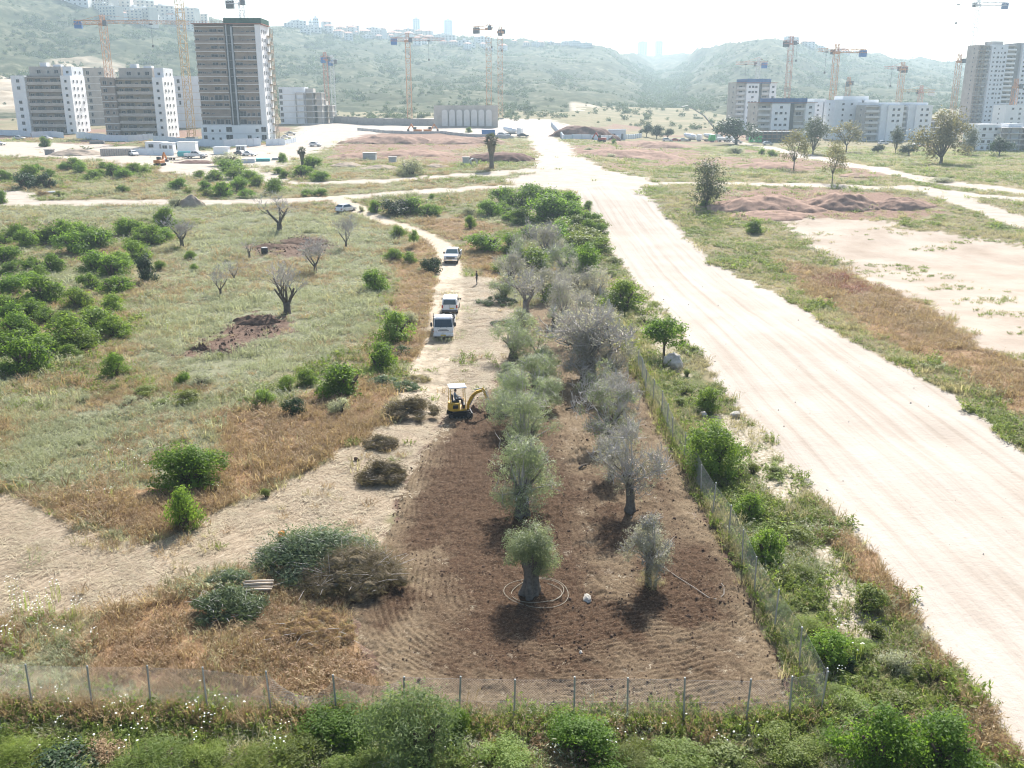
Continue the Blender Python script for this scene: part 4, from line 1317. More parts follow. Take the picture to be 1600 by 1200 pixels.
for u, v, w, pr, lab, hs in (
    (294,303,13,LIME,'small lime bush just left of the pale earth mound',1),
    (323,306,19,LIME,'lime bush right of the pale earth mound',0.8),
    (275,322,24,GREYB,'grey-green bush at the left foot of the pale earth mound',0.9),
    (93,307,15,LIME,'yellow-green bush by the white pipe at the bare patch',0.7),
    (66,305,20,BROWNB,'brown dry bush at the edge of the bare patch',0.6),
    (192,300,20,CITRUS,'low green bush in front of the far left thicket',0.6),
    (2,318,20,CITRUS,'green bush cut by the left picture edge at the bare patch',1.1),
    (70,230,19,CITRUS,'single round bush by the white hoarding of the left site',1.1),
    (440,254,15,CITRUS,'small green bush near the white slab of the left site',1.1),
    (487,264,28,CITRUS,'dark round bush leaning on the short palm',1.0),
    (641,273,46,GREYB,'big dull twiggy bush between the two palms',0.75),
    (356,259,42,GREYB,'grey feathery bush beside the parked cars',0.75),
    (372,262,24,CITRUS,'low green bush in front of the grey feathery bush',0.7),
    (565,330,11,GREYB,'small grey bush on the corner by the white car',1),
    (674,311,11,CITRUS,'tiny round bush on the verge of the crossing road',0.9),
    (587,332,24,CITRUS,'leftmost dark bush of the hedge beside the white car',0.95),
    (621,335,46,DARKB,'largest dark bush of the hedge beside the white car',0.8),
    (646,334,34,CITRUS,'middle green bush of the hedge beside the white car',0.75),
    (666,337,32,CITRUS,'rightmost green bush of the hedge beside the white car',0.7),
    (735,357,15,CITRUS,'lone upright shrub on the dry strip above the pickup',1.5),
    (735,335,26,GREYB,'dull grey-green bush left of the far orchard bushes',0.75),
    (765,393,50,CITRUS,'large round bush beside the track behind the standing man',0.85),
    (792,424,38,BRIGHT,'bright green bush at the left edge of the orchard wood',0.8),
    (832,422,54,BRIGHT,'broad bright bush in the middle of the orchard wood',0.75),
    (830,444,34,DARKB,'dark bush below the broad bright bush of the orchard wood',0.9),
    (893,412,36,CITRUS,'green bush left of the tall fence-end tree',0.9),
    (864,472,32,BRIGHT,'bright leafy bush in front of the grey twiggy trees',0.9),
    (972,487,60,BRIGHT,'large round vivid bush between far fence and sand road',0.75),
    (845,585,30,LIME,'yellow-green regrowth on top of a left-row olive tree',0.5),
):
    veg(pr, 'bush', 'bush', u, v, w, lab, None, hs)
bank({
    'in the far row of the orchard wood': G([(787,319,30),(810,323,28),(830,317,32),(857,321,28),(893,326,28),(918,327,13),(841,297,9)], mg, CITRUS, 0.85),
    'in the second row of the orchard wood': G([(765,337,22),(784,332,18),(796,345,15),(815,349,26),(850,344,44),(868,347,22),(895,347,30),(920,351,20),(935,351,12)], mg, CITRUS, 0.85),
    'in the third row of the orchard wood': G([(822,371,20),(878,377,26),(880,357,18),(922,368,20),(939,368,14)], dk, CITRUS, 1.0) + G([(905,376,42),(912,394,42),(902,354,30)], 'yellow-green bush', LIME, 0.7),
}, 'bushes of the orchard wood', 'wood')

# larger bushes close to the camera get more, smaller leaves
BIGC = [bush_proto(M_citrus, 1.0, 0.85, 11000, 0.042, 0.02, 400 + i, 24) for i in range(2)]
BIGB = [bush_proto(M_bright, 1.0, 0.95, 11000, 0.042, 0.02, 410 + i, 24) for i in range(2)]
BIGW = [bush_proto(M_willow, 1.0, 1.05, 9000, 0.065, 0.012, 420, 22, shell=0.6)]
BIGK = [bush_proto(M_citrus, 1.0, 0.95, 8000, 0.05, 0.026, 430, 22)]
for u, v, w, pr, lab, hs in (
    (299,757,104,BIGC,'big round dark green bush amid grey weeds left of the straw strip',0.8),
    (1110,742,96,BIGB,'large leafy bush growing over the right fence',1.0),
    (655,1195,128,BIGW,'tall willow-leaved bush standing behind the sagging front fence',1.0),
    (1375,1200,112,BIGK,'left one of two glossy bushes in the lower right corner',1.0),
    (1476,1204,112,BIGK,'right one of two glossy bushes in the lower right corner',0.95),
    (905,1180,110,BIGC,'broad low bush under the front fence below the white stone',0.5),
    (712,1150,44,BIGC,'narrow dark bush against a front fence post beside the willow-leaved bush',1.3),
    (540,1150,120,BIGC,'dark low bush in the shade of the sagging front fence',0.4),
):
    veg(pr, 'bush', 'bush', u, v, w, lab, None, hs)

GRN = [bush_proto(M_wgreen, 1.0, 0.8, 8000, 0.05, 0.016, 372 + i, 20, shell=0.7) for i in range(2)]
bank({'on the bottom edge below the fence': [(30,1195,90,'pale feathery weed bush',FENNEL,.6), (105,1205,80,'dark leafy weed bush',DARKB,.5), (165,1180,70,'dry brown weed bush',BROWNB,.6), (235,1200,110,'bright feathery weed bush',FENNEL,.6), (320,1195,80,'green weed bush',GRN,.6),
  (395,1210,100,'bright feathery weed bush',FENNEL,.65), (470,1185,90,'green weed bush',GRN,.6), (560,1205,80,'green weed bush',GRN,.6), (790,1200,90,'green weed bush',GRN,.6), (985,1195,80,'pale feathery weed bush',FENNEL,.6), (1060,1205,90,'green weed bush',GRN,.6), (1140,1190,80,'lime weed bush',LIME,.6), (1225,1180,90,'green weed bush',GRN,.65), (1290,1165,70,'pale feathery weed bush',FENNEL,.6)],
 'on the slope beside the fence corner': [(1215,960,44,'green weed bush',GRN,.6), (1262,985,50,'pale feathery weed bush',FENNEL,.6), (1255,900,44,'pale feathery weed bush',FENNEL,.6), (1330,1110,60,'green weed bush',GRN,.6), (1345,1020,46,'green weed bush',GRN,.6), (1400,1100,50,'lime weed bush',LIME,.6), (1300,1090,50,'bright feathery weed bush',FENNEL,.6)]}, 'weed bushes of the near slope', 'near slope')
# ------------------------------------------------------------------ olive trees
def olive(u, v, w, h, th, tr, label, seed, leaf=M_olive, n=9000, ll=0.10, flare=0.6, lean=(0, 0), k=18, shell=0.6, gaps=0.0, twigs=0, group='old olive trees in two rows'):
    """w, h crown size and th trunk height, all in pixels of the photograph at the foot of the tree"""
    p = P(u, v); s = scale_at(p)
    W_, H_, T = w / s * 1.22, h / s * 1.2, th / s * 0.95
    g = np.random.default_rng(seed)
    root = empty('olive_tree', p)
    tag(root, label, 'olive tree', group)
    link(bpy.data.objects.new('trunk', gnarl_trunk('trunk', seed, 0.66 * tr / s, T + 0.12 * H_, M_bark, flare, lean, 0.36 * H_)), root)
    cs, rs = blobs(W_, H_, k, g, 0.08, z0=T * 0.8)
    cs[:, 0] += lean[0]; cs[:, 1] += lean[1]
    if gaps:
        kk = g.random(len(rs)) > gaps; kk[0] = True
        cs, rs = cs[kk], rs[kk]
    vv, ff = crown(cs, rs * 1.05, int(n * 2.0), ll, ll * 0.42, g, shell, 0.9, up=0.7)
    # shoots that stand out of the crown
    m = n // 14
    d = unit(m, g); d[:, 2] = np.abs(d[:, 2])
    b = g.integers(0, len(rs), m)
    q = cs[b] + d * (rs[b] * (0.95 + 0.35 * g.random(m)))[:, None]
    v2, f2 = leaves_at(q, d, ll * 1.4, ll * 0.25, g, 0.4, along=d)
    me = np_mesh('crown', np.concatenate([vv, v2]), np.concatenate([ff, f2 + len(vv)]), [leaf])
    link(bpy.data.objects.new('crown', me), root)
    if twigs:
        mb = MB(); gg = random.Random(seed)
        for c in cs[1:]:
            cv = Vector(c); t0 = Vector((lean[0], lean[1], T)); md = t0.lerp(cv, 0.5) + Vector((gg.uniform(-.2, .2), gg.uniform(-.2, .2), 0.15))
            mb.tube([t0, md, cv], [0.06, 0.035, 0.015], 5)
        for i in range(int(twigs * 2.0)):
            c = Vector(cs[gg.randrange(len(cs))])
            d = Vector((gg.uniform(-1, 1), gg.uniform(-1, 1), gg.uniform(-0.1, 1.1))).normalized()
            L = W_ * gg.uniform(0.2, 0.42)
            L *= 0.42
            a = c + Vector((gg.uniform(-1, 1), gg.uniform(-1, 1), gg.uniform(-.6, .8))) * W_ * 0.12
            q = [a]
            for z_ in range(3):
                d = (d + Vector((gg.uniform(-.6, .6), gg.uniform(-.6, .6), gg.uniform(-.2, .6)))).normalized()
                q.append(q[-1] + d * L * 0.4)
            mb.tube(q, [0.023, 0.017, 0.012, 0.006], 3, cap=False)
        t = mb.obj('twigs', M_twig, root); t['kind'] = 'stuff'
    return root

olive(829,931,64,68,56,16,'nearest olive tree, neat round crown on a thick ribbed trunk ringed by hose',701,M_olive,9000,0.085,0.5,shell=0.5)
olive(815,806,108,88,34,12,'second olive of the left row, broad uneven crown on a pale trunk',702,M_olive,10500,0.09,0.5,k=24,twigs=60)
olive(822,706,84,72,14,11,'third olive of the left row, crown overlapping the broad one',703,M_olive,8000,0.09,k=20,twigs=40)
olive(815,668,100,66,16,12,'fourth olive of the left row, wide crown with a darker skirt',704,M_olive,8000,0.10,k=22,twigs=60)
olive(838,618,70,50,14,9,'fifth olive of the left row, beside the digging arm',705,M_olive,6500,0.10,k=20,twigs=50)
olive(792,607,30,30,8,5,'small low olive bush just right of the digging arm',706,M_olive,2600,0.10,k=12,twigs=20)
olive(1012,914,58,80,40,5,'nearest tree of the right row, thin trunk and sparse dry crown',711,M_olived,5200,0.085,0.7,k=16,shell=0.8,twigs=160)
olive(984,800,92,90,44,8,'second tree of the right row, twisted pale trunk and grey twiggy crown',712,M_olived,3800,0.09,0.5,lean=(-0.1,0.2),k=22,shell=0.8,twigs=320)
olive(952,694,96,74,26,8,'third tree of the right row, half green and half bare crown',713,M_olive,3600,0.10,0.5,k=18,shell=0.75,gaps=0.25,twigs=260)
olive(935,632,78,56,12,7,'fourth tree of the right row, patchy low green crown',714,M_olive,2800,0.11,k=15,gaps=0.25,twigs=110)
olive(868,512,34,20,12,7,'short olive stump with a green tuft and a wide dark shadow',715,M_olive,1200,0.11,k=10,gaps=0.3,twigs=60)
olive(798,440,50,34,10,6,'grey-leaved olive at the edge of the straw near the standing man',716,M_olived,2600,0.13,k=16,shell=0.8,twigs=160)
olive(880,428,60,36,8,6,'grey-green olive in the middle of the orchard wood',717,M_olive,3200,0.13,k=16,shell=0.8,twigs=120)
olive(788,470,34,30,8,6,'dark grey-leaved olive left of the burnt-looking dead tree',718,M_olive,2200,0.13,k=12,shell=0.8,twigs=80)
tr_ = veg([tree_proto(M_citrus, 1.0, 1.25, 0.42, 3600, 0.07, 0.035, 395, 15, 0.028, M_brownbark)], 'tree', 'tree', 1037, 560, 56, 'small round-crowned tree on a thin stem beside the boulder', None, 0.95)
veg([tree_proto(M_citrus, 1.0, 1.5, 0.35, 3600, 0.07, 0.035, 396, 16, 0.04, M_brownbark)], 'tree', 'tree', 918, 449, 50, 'tall dense tree at the far end of the right fence', None, 1.0)
olive(802,560,64,46,10,7,'sixth olive of the left row, low silvery crown right of the digger cab',719,M_olive,5000,0.11,k=18,twigs=40)
olive(850,596,50,40,8,6,'narrow olive crown squeezed between the fifth and sixth of the left row',720,M_olive,4000,0.11,k=16,twigs=40)
olive(960,590,54,46,10,5,'thin grey crown right of the great leafless olive',721,M_olived,2600,0.11,k=16,shell=0.8,twigs=160)
olive(812,528,44,34,8,6,'grey-green olive above the two-stemmed cut one',722,M_olive,2600,0.12,k=14,shell=0.7,twigs=60)
olive(900,446,56,40,8,6,'grey-leaved olive just left of the far fence end',723,M_olived,3600,0.13,k=18,shell=0.8,twigs=140)
olive(852,470,50,36,8,6,'silvery olive in the thick of the orchard wood',724,M_olived,3200,0.13,k=16,shell=0.8,twigs=140)
olive(862,400,56,34,6,5,'dull olive crown behind the broad bright bush',725,M_olived,3000,0.15,k=16,shell=0.8,twigs=120)
olive(812,420,46,34,8,5,'grey-green olive crown left of the broad bright bush',726,M_olive,2600,0.14,k=14,twigs=80)
veg(BRIGHT, 'bush', 'bush', 902, 428, 44, 'bright green bush squeezed against the far fence end', None, 0.9)
veg(CITRUS, 'bush', 'bush', 868, 388, 40, 'green bush at the heart of the orchard wood', None, 0.9)
veg(BRIGHT, 'bush', 'bush', 935, 398, 36, 'light green bush at the road edge of the orchard wood', None, 0.8)
veg(LIME, 'bush', 'bush', 925, 415, 40, 'yellow-green bush above the far fence end', None, 0.7)
veg(CITRUS, 'bush', 'bush', 800, 395, 36, 'green bush right of the large round bush by the track', None, 0.9)
olive(965,655,70,54,14,6,'grey sparse olive between the third and fourth of the right row',727,M_olived,3600,0.11,k=18,shell=0.8,twigs=240)
olive(915,540,70,60,10,6,'silvery twiggy olive behind the great leafless olive',728,M_olived,3600,0.12,k=18,shell=0.8,twigs=240)
olive(880,500,56,48,8,6,'pale olive crown at the left of the far right-row trees',729,M_olived,3000,0.12,k=16,shell=0.8,twigs=200)
olive(845,640,60,40,8,6,'low silvery crown between the fourth and fifth of the left row',730,M_olive,5000,0.10,k=16,twigs=40)
olive(795,640,46,36,8,6,'small crown on the digger side of the fourth left-row olive',731,M_olive,4000,0.10,k=14,twigs=30)
olive(930,470,50,44,8,5,'grey crown touching the far end of the right fence',732,M_olived,3000,0.13,k=16,shell=0.8,twigs=160)
bank({'in the sunny strip between orchard wood and sand road': G([(885,366,36),(897,387,42),(918,382,36),(930,362,28),(908,411,32),(940,385,24)], 'lime-yellow bush', LIME, 0.8)}, 'lime bushes by the sand road', 'strip')
olive(955,745,44,52,22,5,'slim wispy grey tree between the second and third of the right row',733,M_olived,1800,0.10,k=14,shell=0.85,twigs=220)
olive(910,600,50,50,14,5,'slim grey twiggy tree left of the great leafless olive',734,M_olived,1800,0.11,k=14,shell=0.85,twigs=220)
# suckers at the foot of the near right tree
veg([bush_proto(M_wtan, 1.0, 0.8, 2600, 0.08, 0.012, 397, 12, wood=M_twig)], 'bush', 'bush', 1020, 916, 40, 'pale dry suckers around the thin trunk of the nearest right-row tree', None, 0.9)
veg([bush_proto(M_wgrey, 1.0, 0.8, 2200, 0.08, 0.02, 398, 12, wood=M_twig)], 'bush', 'bush', 958, 700, 22, 'grey suckers at the foot of the third right-row tree', None, 1.0)

# ------------------------------------------------------------------ dead and leafless trees
def dead(u, v, h, label, seed, tr, th, spread, lv, kn, l0, lean=(0, 0), leaf=None, shrink=0.72, up=0.25, name='dead_tree', cat='dead tree', group=None, wood=None):
    """h pixels tall; the proto is built about 3.2 m high and scaled"""
    p = P(u, v); s = scale_at(p)
    pr = dead_proto(seed, tr * 0.62, th * 0.7, spread, lv, kn, l0, shrink, 0.4, up, lean=lean, leaf=leaf, wood=wood)
    top = max(max(vv.co.z for vv in part[1].vertices) for part in pr.parts)
    k = h / s * 1.12 / top
    o = put(name, pr, p, random.Random(seed).uniform(0, 6.28), k)
    tag(o, label, cat, group)
    return o
dead(437,362,58,'bare dead tree with one long limb reaching left across the meadow',801,0.30,1.0,0.75,4,[3,2,3,2],1.5,up=0.35)
dead(541,388,50,'leafless slender tree with fine upright twigs beside the meadow path',802,0.14,0.8,0.55,5,[3,3,3,2,2],1.1,up=0.5)
dead(285,386,46,'dark-trunked dead tree with a grey haze of twigs by the lone round bush',803,0.30,1.0,0.62,5,[3,3,3,3,3],1.0)
dead(345,461,54,'bare crooked tree with fine twigs standing in grey-green weeds',804,0.17,0.8,0.62,5,[3,2,3,2,2],1.1,up=0.35)
dead(366,440,34,'small bare forked tree right behind the crooked one',805,0.15,0.7,0.6,4,[2,2,3,2],0.9,up=0.35)
dead(493,426,54,'dead tree with a wide tangle of grey twigs in the weeds',806,0.17,0.9,0.75,5,[3,3,3,3,2],1.1,up=0.2)
dead(449,491,80,'dark bare tree with burnt-looking limbs above the dug red earth',807,0.28,0.9,0.5,4,[3,2,3,3],1.2,up=0.6)
dead(390,403,34,'small bare stump tree left of the black barrel',808,0.15,0.7,0.55,4,[2,2,2,2],0.8,up=0.4)
M_palewood = plain('pale_grey_limbs', (0.25, 0.22, 0.195), 0.9, 0, 0.35, 5, 0.1, bmp=0.5)
gw = 'grey leafless trees of the orchard wood'
dead(822,492,80,'tall dead olive with dark trunk and dense grey twigs beside the straw',811,0.28,1.1,0.65,4,[3,3,3,3],1.1,group=gw,wood=M_palewood,leaf=(M_olived, 900, 0.22, 0.12, 0.03))
dead(850,402,58,'pale grey leafless tree among green bushes at the back of the wood',812,0.16,0.8,0.55,5,[3,3,3,3,2],0.9,group=gw,wood=M_palewood,leaf=(M_olived, 900, 0.22, 0.12, 0.03),up=0.35)
dead(888,468,44,'grey leafless tree right of the bright leafy bush',813,0.16,0.8,0.65,4,[3,3,3,3],0.9,group=gw,wood=M_palewood,leaf=(M_olived, 900, 0.22, 0.12, 0.03))
dead(905,486,38,'small grey bare tree on a thin trunk near the far fence',814,0.13,1.0,0.6,4,[3,3,3,3],0.8,group=gw,wood=M_palewood,leaf=(M_olived, 900, 0.22, 0.12, 0.03))
dead(832,452,44,'brownish dead crown behind the tall dead olive',815,0.16,0.8,0.65,4,[3,3,3,3],0.9,group=gw,wood=M_palewood,leaf=(M_olived, 900, 0.22, 0.12, 0.03))
dead(872,452,40,'grey tangle of bare branches between the bright bush and the wood',816,0.16,0.7,0.7,4,[3,3,3,3],0.9,group=gw,wood=M_palewood,leaf=(M_olived, 900, 0.22, 0.12, 0.03))
dead(812,398,36,'thin bare tree behind the bright bush at the edge of the wood',817,0.12,0.8,0.6,4,[2,3,3,3],0.9,group=gw,wood=M_palewood,leaf=(M_olived, 900, 0.22, 0.12, 0.03))
dead(838,556,58,'two-stemmed cut olive with tufts of grey leaf on bare limbs',818,0.16,0.35,0.8,2,[2,2],1.2,leaf=(M_olive, 1500, 0.16, 0.13, 0.035),group='old olive trees in two rows',up=0.4,name='olive_tree',cat='olive tree')
dead(921,590,118,'great grey leafless olive, widest mass of bare twigs in the right row',819,0.34,0.7,0.75,5,[4,4,3,3,3],1.15,group='old olive trees in two rows',up=0.25,wood=M_palewood,leaf=(M_olived, 3000, 0.2, 0.11, 0.028),name='olive_tree',cat='olive tree')
dead(905,562,70,'bare twiggy tree behind the great leafless olive',820,0.2,0.7,0.7,5,[3,3,3,3,2],1.0,group=gw,wood=M_palewood,leaf=(M_olived, 900, 0.22, 0.12, 0.03))

# ------------------------------------------------------------------ far trees
EUC = [tree_proto(M_euc, 1.0, 1.5, 0.14, 3600, 0.075, 0.026, 440 + i, 22, 0.03, M_bark, shell=0.6, flat=1.1) for i in range(2)]
GUM = [tree_proto(M_gum, 1.0, 1.25, 0.28, 1500, 0.08, 0.028, 450 + i, 14, 0.022, M_bark, shell=0.8) for i in range(2)]
ROUND = [tree_proto(M_dark, 1.0, 0.8, 0.15, 2600, 0.07, 0.035, 460 + i, 15, 0.03, M_bark) for i in range(2)]
EUC2 = [tree_proto(M_gum, 1.0, 1.0, 0.12, 3800, 0.06, 0.025, 470, 22, 0.03, M_bark, shell=0.6)]
for u, v, w, pr, lab, hs, nm in (
    (1104,322,50,EUC,'tall dark eucalyptus standing alone beside the sand road',0.97,'eucalyptus_tree'),
    (1240,266,38,GUM,'thin yellowish tree with forked pale trunk right of the red earth',1.15,'gum_tree'),
    (1300,286,34,GUM,'almost bare whispy tree behind the crossing road',1.3,'gum_tree'),
    (1270,241,38,EUC,'green tree behind the thin forked tree by the right site',0.95,'gum_tree'),
    (1322,238,46,GUM,'yellowish tree in front of the white apartment blocks',0.8,'gum_tree'),
    (1470,256,78,EUC2,'biggest yellow-green tree in front of the right tower',0.9,'gum_tree'),
    (1512,242,28,EUC,'narrow green tree right of the biggest yellow-green tree',1.0,'gum_tree'),
    (1561,244,34,ROUND,'round bush-like tree at the foot of the low right block',0.85,'tree'),
    (1372,240,22,ROUND,'low green tree between the yellowish tree and the blocks',0.8,'tree'),
    (1399,240,20,EUC,'small conical tree left of the biggest yellow-green tree',1.2,'tree'),
    (1420,244,30,ROUND,'low dark tree at the left foot of the biggest yellow-green tree',0.8,'tree'),
    (1150,226,62,ROUND,'broad dark tree beside the white concrete pump',0.75,'tree'),
    (1010,214,18,ROUND,'left one of three dark trees near the red earth bank',1.4,'tree'),
    (1026,217,26,ROUND,'middle one of three dark trees near the red earth bank',0.95,'tree'),
    (1043,217,18,ROUND,'right one of three dark trees near the red earth bank',1.0,'tree'),
    (1206,245,13,CITRUS,'small round bush on the bank right of the red earth',1.0,'bush'),
    (1190,242,9,CITRUS,'tiny round bush beside the small round bush on the bank',1.0,'bush'),
    (1150,240,32,GREYB,'grey-green bush on the embankment in front of the broad dark tree',0.5,'bush'),
    (1180,364,26,CITRUS,'green bush on the bank at the edge of the sandy lot',0.8,'bush'),
    (958,226,9,CITRUS,'small dark bush in front of the container by the white hoarding',1.3,'bush'),
    (920,236,16,GREYB,'low grey bush at the end of the dirt road',0.5,'bush'),
    (955,246,20,GREYB,'grey bush under the red earth bank',0.5,'bush'),
    (1102,322,20,CITRUS,'green bush at the foot of the tall eucalyptus',0.6,'bush'),
    (732,207,9,CITRUS,'small dark tree at the end of the pale site wall',1.0,'tree'),
    (1470,284,34,GREYB,'flat bush in the fork of the right dirt roads',0.3,'bush'),
):
    veg(pr, nm, 'tree' if 'tree' in nm else 'bush', u, v, w, lab, None, hs)

def palm(u, v, h, crown_w, label, seed):
    p = P(u, v); s = scale_at(p)
    H, cw = h / s * 1.02, crown_w / s
    root = empty('palm_tree', p); tag(root, label, 'palm tree', 'fan palms')
    g = random.Random(seed); mb = MB()
    pts = [(0, 0, -0.2)] + [(0.04 * math.sin(i), 0, H * 0.68 * i / 6) for i in range(1, 7)]
    r = cw * 0.13
    mb.tube(pts, [r * 1.25] + [r * (1 + 0.05 * g.uniform(-1, 1)) for i in range(6)], 10)
    mb.obj('trunk', M_bark, root, smooth=True)
    gg = np.random.default_rng(seed)
    # hanging dead fronds
    n = 420
    z = H * (0.42 + 0.3 * gg.random(n)); a = gg.random(n) * 6.283; rr = r * (1.1 + 0.9 * (z - H * 0.42) / (H * 0.3))
    pp = np.stack([rr * np.cos(a), rr * np.sin(a), z], 1); d = np.stack([np.cos(a), np.sin(a), np.zeros(n)], 1)
    vv, ff = leaves_at(pp, d, H * 0.13, H * 0.03, gg, 0.3, along=np.tile([0, 0, -1.0], (n, 1)))
    link(bpy.data.objects.new('dead_fronds', np_mesh('dead_fronds', vv, ff, [M_skirt])), root)['kind'] = 'stuff'
    # fan leaves
    V, F = [], []
    for i in range(46):
        az = g.uniform(0, 6.28); el = g.uniform(-0.6, 1.4)
        d = Vector((math.cos(az) * math.cos(el), math.sin(az) * math.cos(el), math.sin(el)))
        c0 = Vector((0, 0, H * 0.74)); L = cw * 0.27 * g.uniform(0.85, 1.15)
        hub = c0 + d * L
        side = d.cross(Vector((0, 0, 1))).normalized() if abs(d.z) < 0.97 else Vector((1, 0, 0))
        b = len(V); wv = side * cw * 0.012
        V += [tuple(c0 - wv), tuple(c0 + wv), tuple(hub + wv), tuple(hub - wv)]; F.append([b, b + 1, b + 2, b + 3])
        for k in range(11):
            t = (k / 10 - 0.5) * 3.4
            dd = (d * math.cos(t) + side * math.sin(t)).normalized() + Vector((0, 0, -0.25 * abs(t)))
            sd = dd.cross(Vector((0.3, 0.2, 1))).normalized() * cw * 0.022
            e = hub + dd.normalized() * cw * 0.24; md = hub.lerp(e, 0.5)
            b = len(V); V += [tuple(hub), tuple(md + sd), tuple(e), tuple(md - sd)]; F.append([b, b + 1, b + 2, b + 3])
    link(bpy.data.objects.new('crown', np_mesh('crown', np.array(V), F, [M_palm])), root)
palm(768,264,56,27,'tall fan palm standing before the dark earth heap',901)
palm(473,263,34,17,'shorter fan palm beside a dark round bush by the left site',902)
# ------------------------------------------------------------------ materials of made things
M_steel = plain('galvanised_steel', (0.42, 0.43, 0.44), 0.5, 0.6, 0.2, 4)
M_wire = plain('fence_wire', (0.36, 0.36, 0.35), 0.5, 0.5, 0.1, 4)
M_white = plain('white_vehicle_paint', (0.82, 0.82, 0.82), 0.28, 0, 0.05, 2.2, 0.5, grime=(0.55, 0.49, 0.42))
M_silver = plain('silver_vehicle_paint', (0.64, 0.66, 0.68), 0.25, 0.3, 0.06, 2.2, 0.5, grime=(0.45, 0.40, 0.34))
M_greyp = plain('dark_grey_vehicle_paint', (0.10, 0.11, 0.13), 0.25, 0.2, 0.06, 2, 0.5)
M_bluep = plain('blue_vehicle_paint', (0.06, 0.12, 0.28), 0.3, 0.1, 0.06, 2, 0.5)
M_redp = plain('red_paint', (0.42, 0.06, 0.04), 0.4, 0, 0.1, 2, 0.5)
M_glass = plain('dark_vehicle_glass', (0.03, 0.05, 0.065), 0.06, 0, 0.1, 1, 0.6)
M_glassg = plain('pale_windscreen_glass', (0.10, 0.15, 0.15), 0.05, 0, 0.1, 1, 0.8)
M_tyre = plain('tyre_rubber', (0.025, 0.025, 0.025), 0.85, 0, 0.2, 5, 0.2)
M_rim = plain('wheel_rim', (0.45, 0.46, 0.47), 0.35, 0.7, 0.1, 4)
M_black = plain('black_plastic', (0.03, 0.03, 0.032), 0.5, 0, 0.2, 4, 0.4)
M_chrome = plain('chrome_trim', (0.75, 0.76, 0.78), 0.15, 0.9, 0.05, 4)
M_lamp = plain('headlight_lens', (0.75, 0.78, 0.80), 0.1, 0.1, 0.05, 3, 0.6)
M_tail = plain('tail_light_lens', (0.40, 0.02, 0.015), 0.2, 0, 0.05, 3, 0.6)
M_plate = plain('yellow_number_plate', (0.70, 0.50, 0.05), 0.4, 0, 0.05, 3)
M_yellow = plain('yellow_machine_paint', (0.62, 0.37, 0.03), 0.4, 0, 0.15, 3, 0.5, grime=(0.2, 0.14, 0.08))
M_orange = plain('orange_machine_paint', (0.55, 0.20, 0.05), 0.5, 0, 0.15, 3, 0.4)
M_dgrey = plain('dark_machine_steel', (0.09, 0.09, 0.095), 0.5, 0.4, 0.3, 4)
M_soilm = plain('heaped_red_earth', (0.31, 0.205, 0.155), 0.95, 0, 0.35, 0.8, 0.1, bmp=0.8)
M_darkheap = plain('heaped_dark_earth', (0.15, 0.092, 0.075), 0.95, 0, 0.3, 0.8, 0.1, bmp=0.8)
M_pale_earth = plain('heaped_pale_earth', (0.36, 0.29, 0.225), 0.95, 0, 0.25, 0.8, 0.1, bmp=0.8)
M_thatch = plain('matted_grass_heap', (0.15, 0.12, 0.075), 0.95, 0, 0.45, 2.0, 0.1, bmp=0.9)
M_wood = plain('sun_bleached_wood', (0.52, 0.44, 0.35), 0.8, 0, 0.25, 4, 0.2)
M_hose = plain('pale_irrigation_hose', (0.25, 0.22, 0.165), 0.6, 0, 0.1, 4)
M_hosed = plain('grey_irrigation_hose', (0.24, 0.21, 0.18), 0.6, 0, 0.1, 4)
M_conc = plain('pale_concrete', (0.52, 0.51, 0.49), 0.85, 0, 0.15, 1.5, 0.2)
M_concd = plain('grey_concrete', (0.30, 0.29, 0.285), 0.85, 0, 0.2, 1.2, 0.2)
M_hoard = plain('white_hoarding_sheet', (0.68, 0.73, 0.78), 0.6, 0, 0.08, 0.7)
M_teal = plain('teal_tarpaulin', (0.10, 0.42, 0.42), 0.6, 0, 0.15, 2)
M_greenbox = plain('bright_green_skip', (0.12, 0.55, 0.16), 0.5, 0, 0.1, 2)
M_bluebox = plain('blue_container', (0.05, 0.16, 0.40), 0.5, 0, 0.1, 2)
M_skin = plain('skin', (0.36, 0.20, 0.13), 0.6, 0, 0.1, 8)
M_hair = plain('dark_hair', (0.02, 0.016, 0.013), 0.7, 0, 0.2, 8)
M_shirt = plain('grey_blue_shirt', (0.22, 0.27, 0.33), 0.8, 0, 0.15, 8)
M_trouser = plain('dark_trousers', (0.035, 0.04, 0.055), 0.85, 0, 0.2, 8)
M_jacket = plain('dark_jacket', (0.03, 0.033, 0.035), 0.85, 0, 0.2, 8)
M_bag = plain('orange_plastic', (0.75, 0.27, 0.03), 0.45, 0, 0.1, 5)

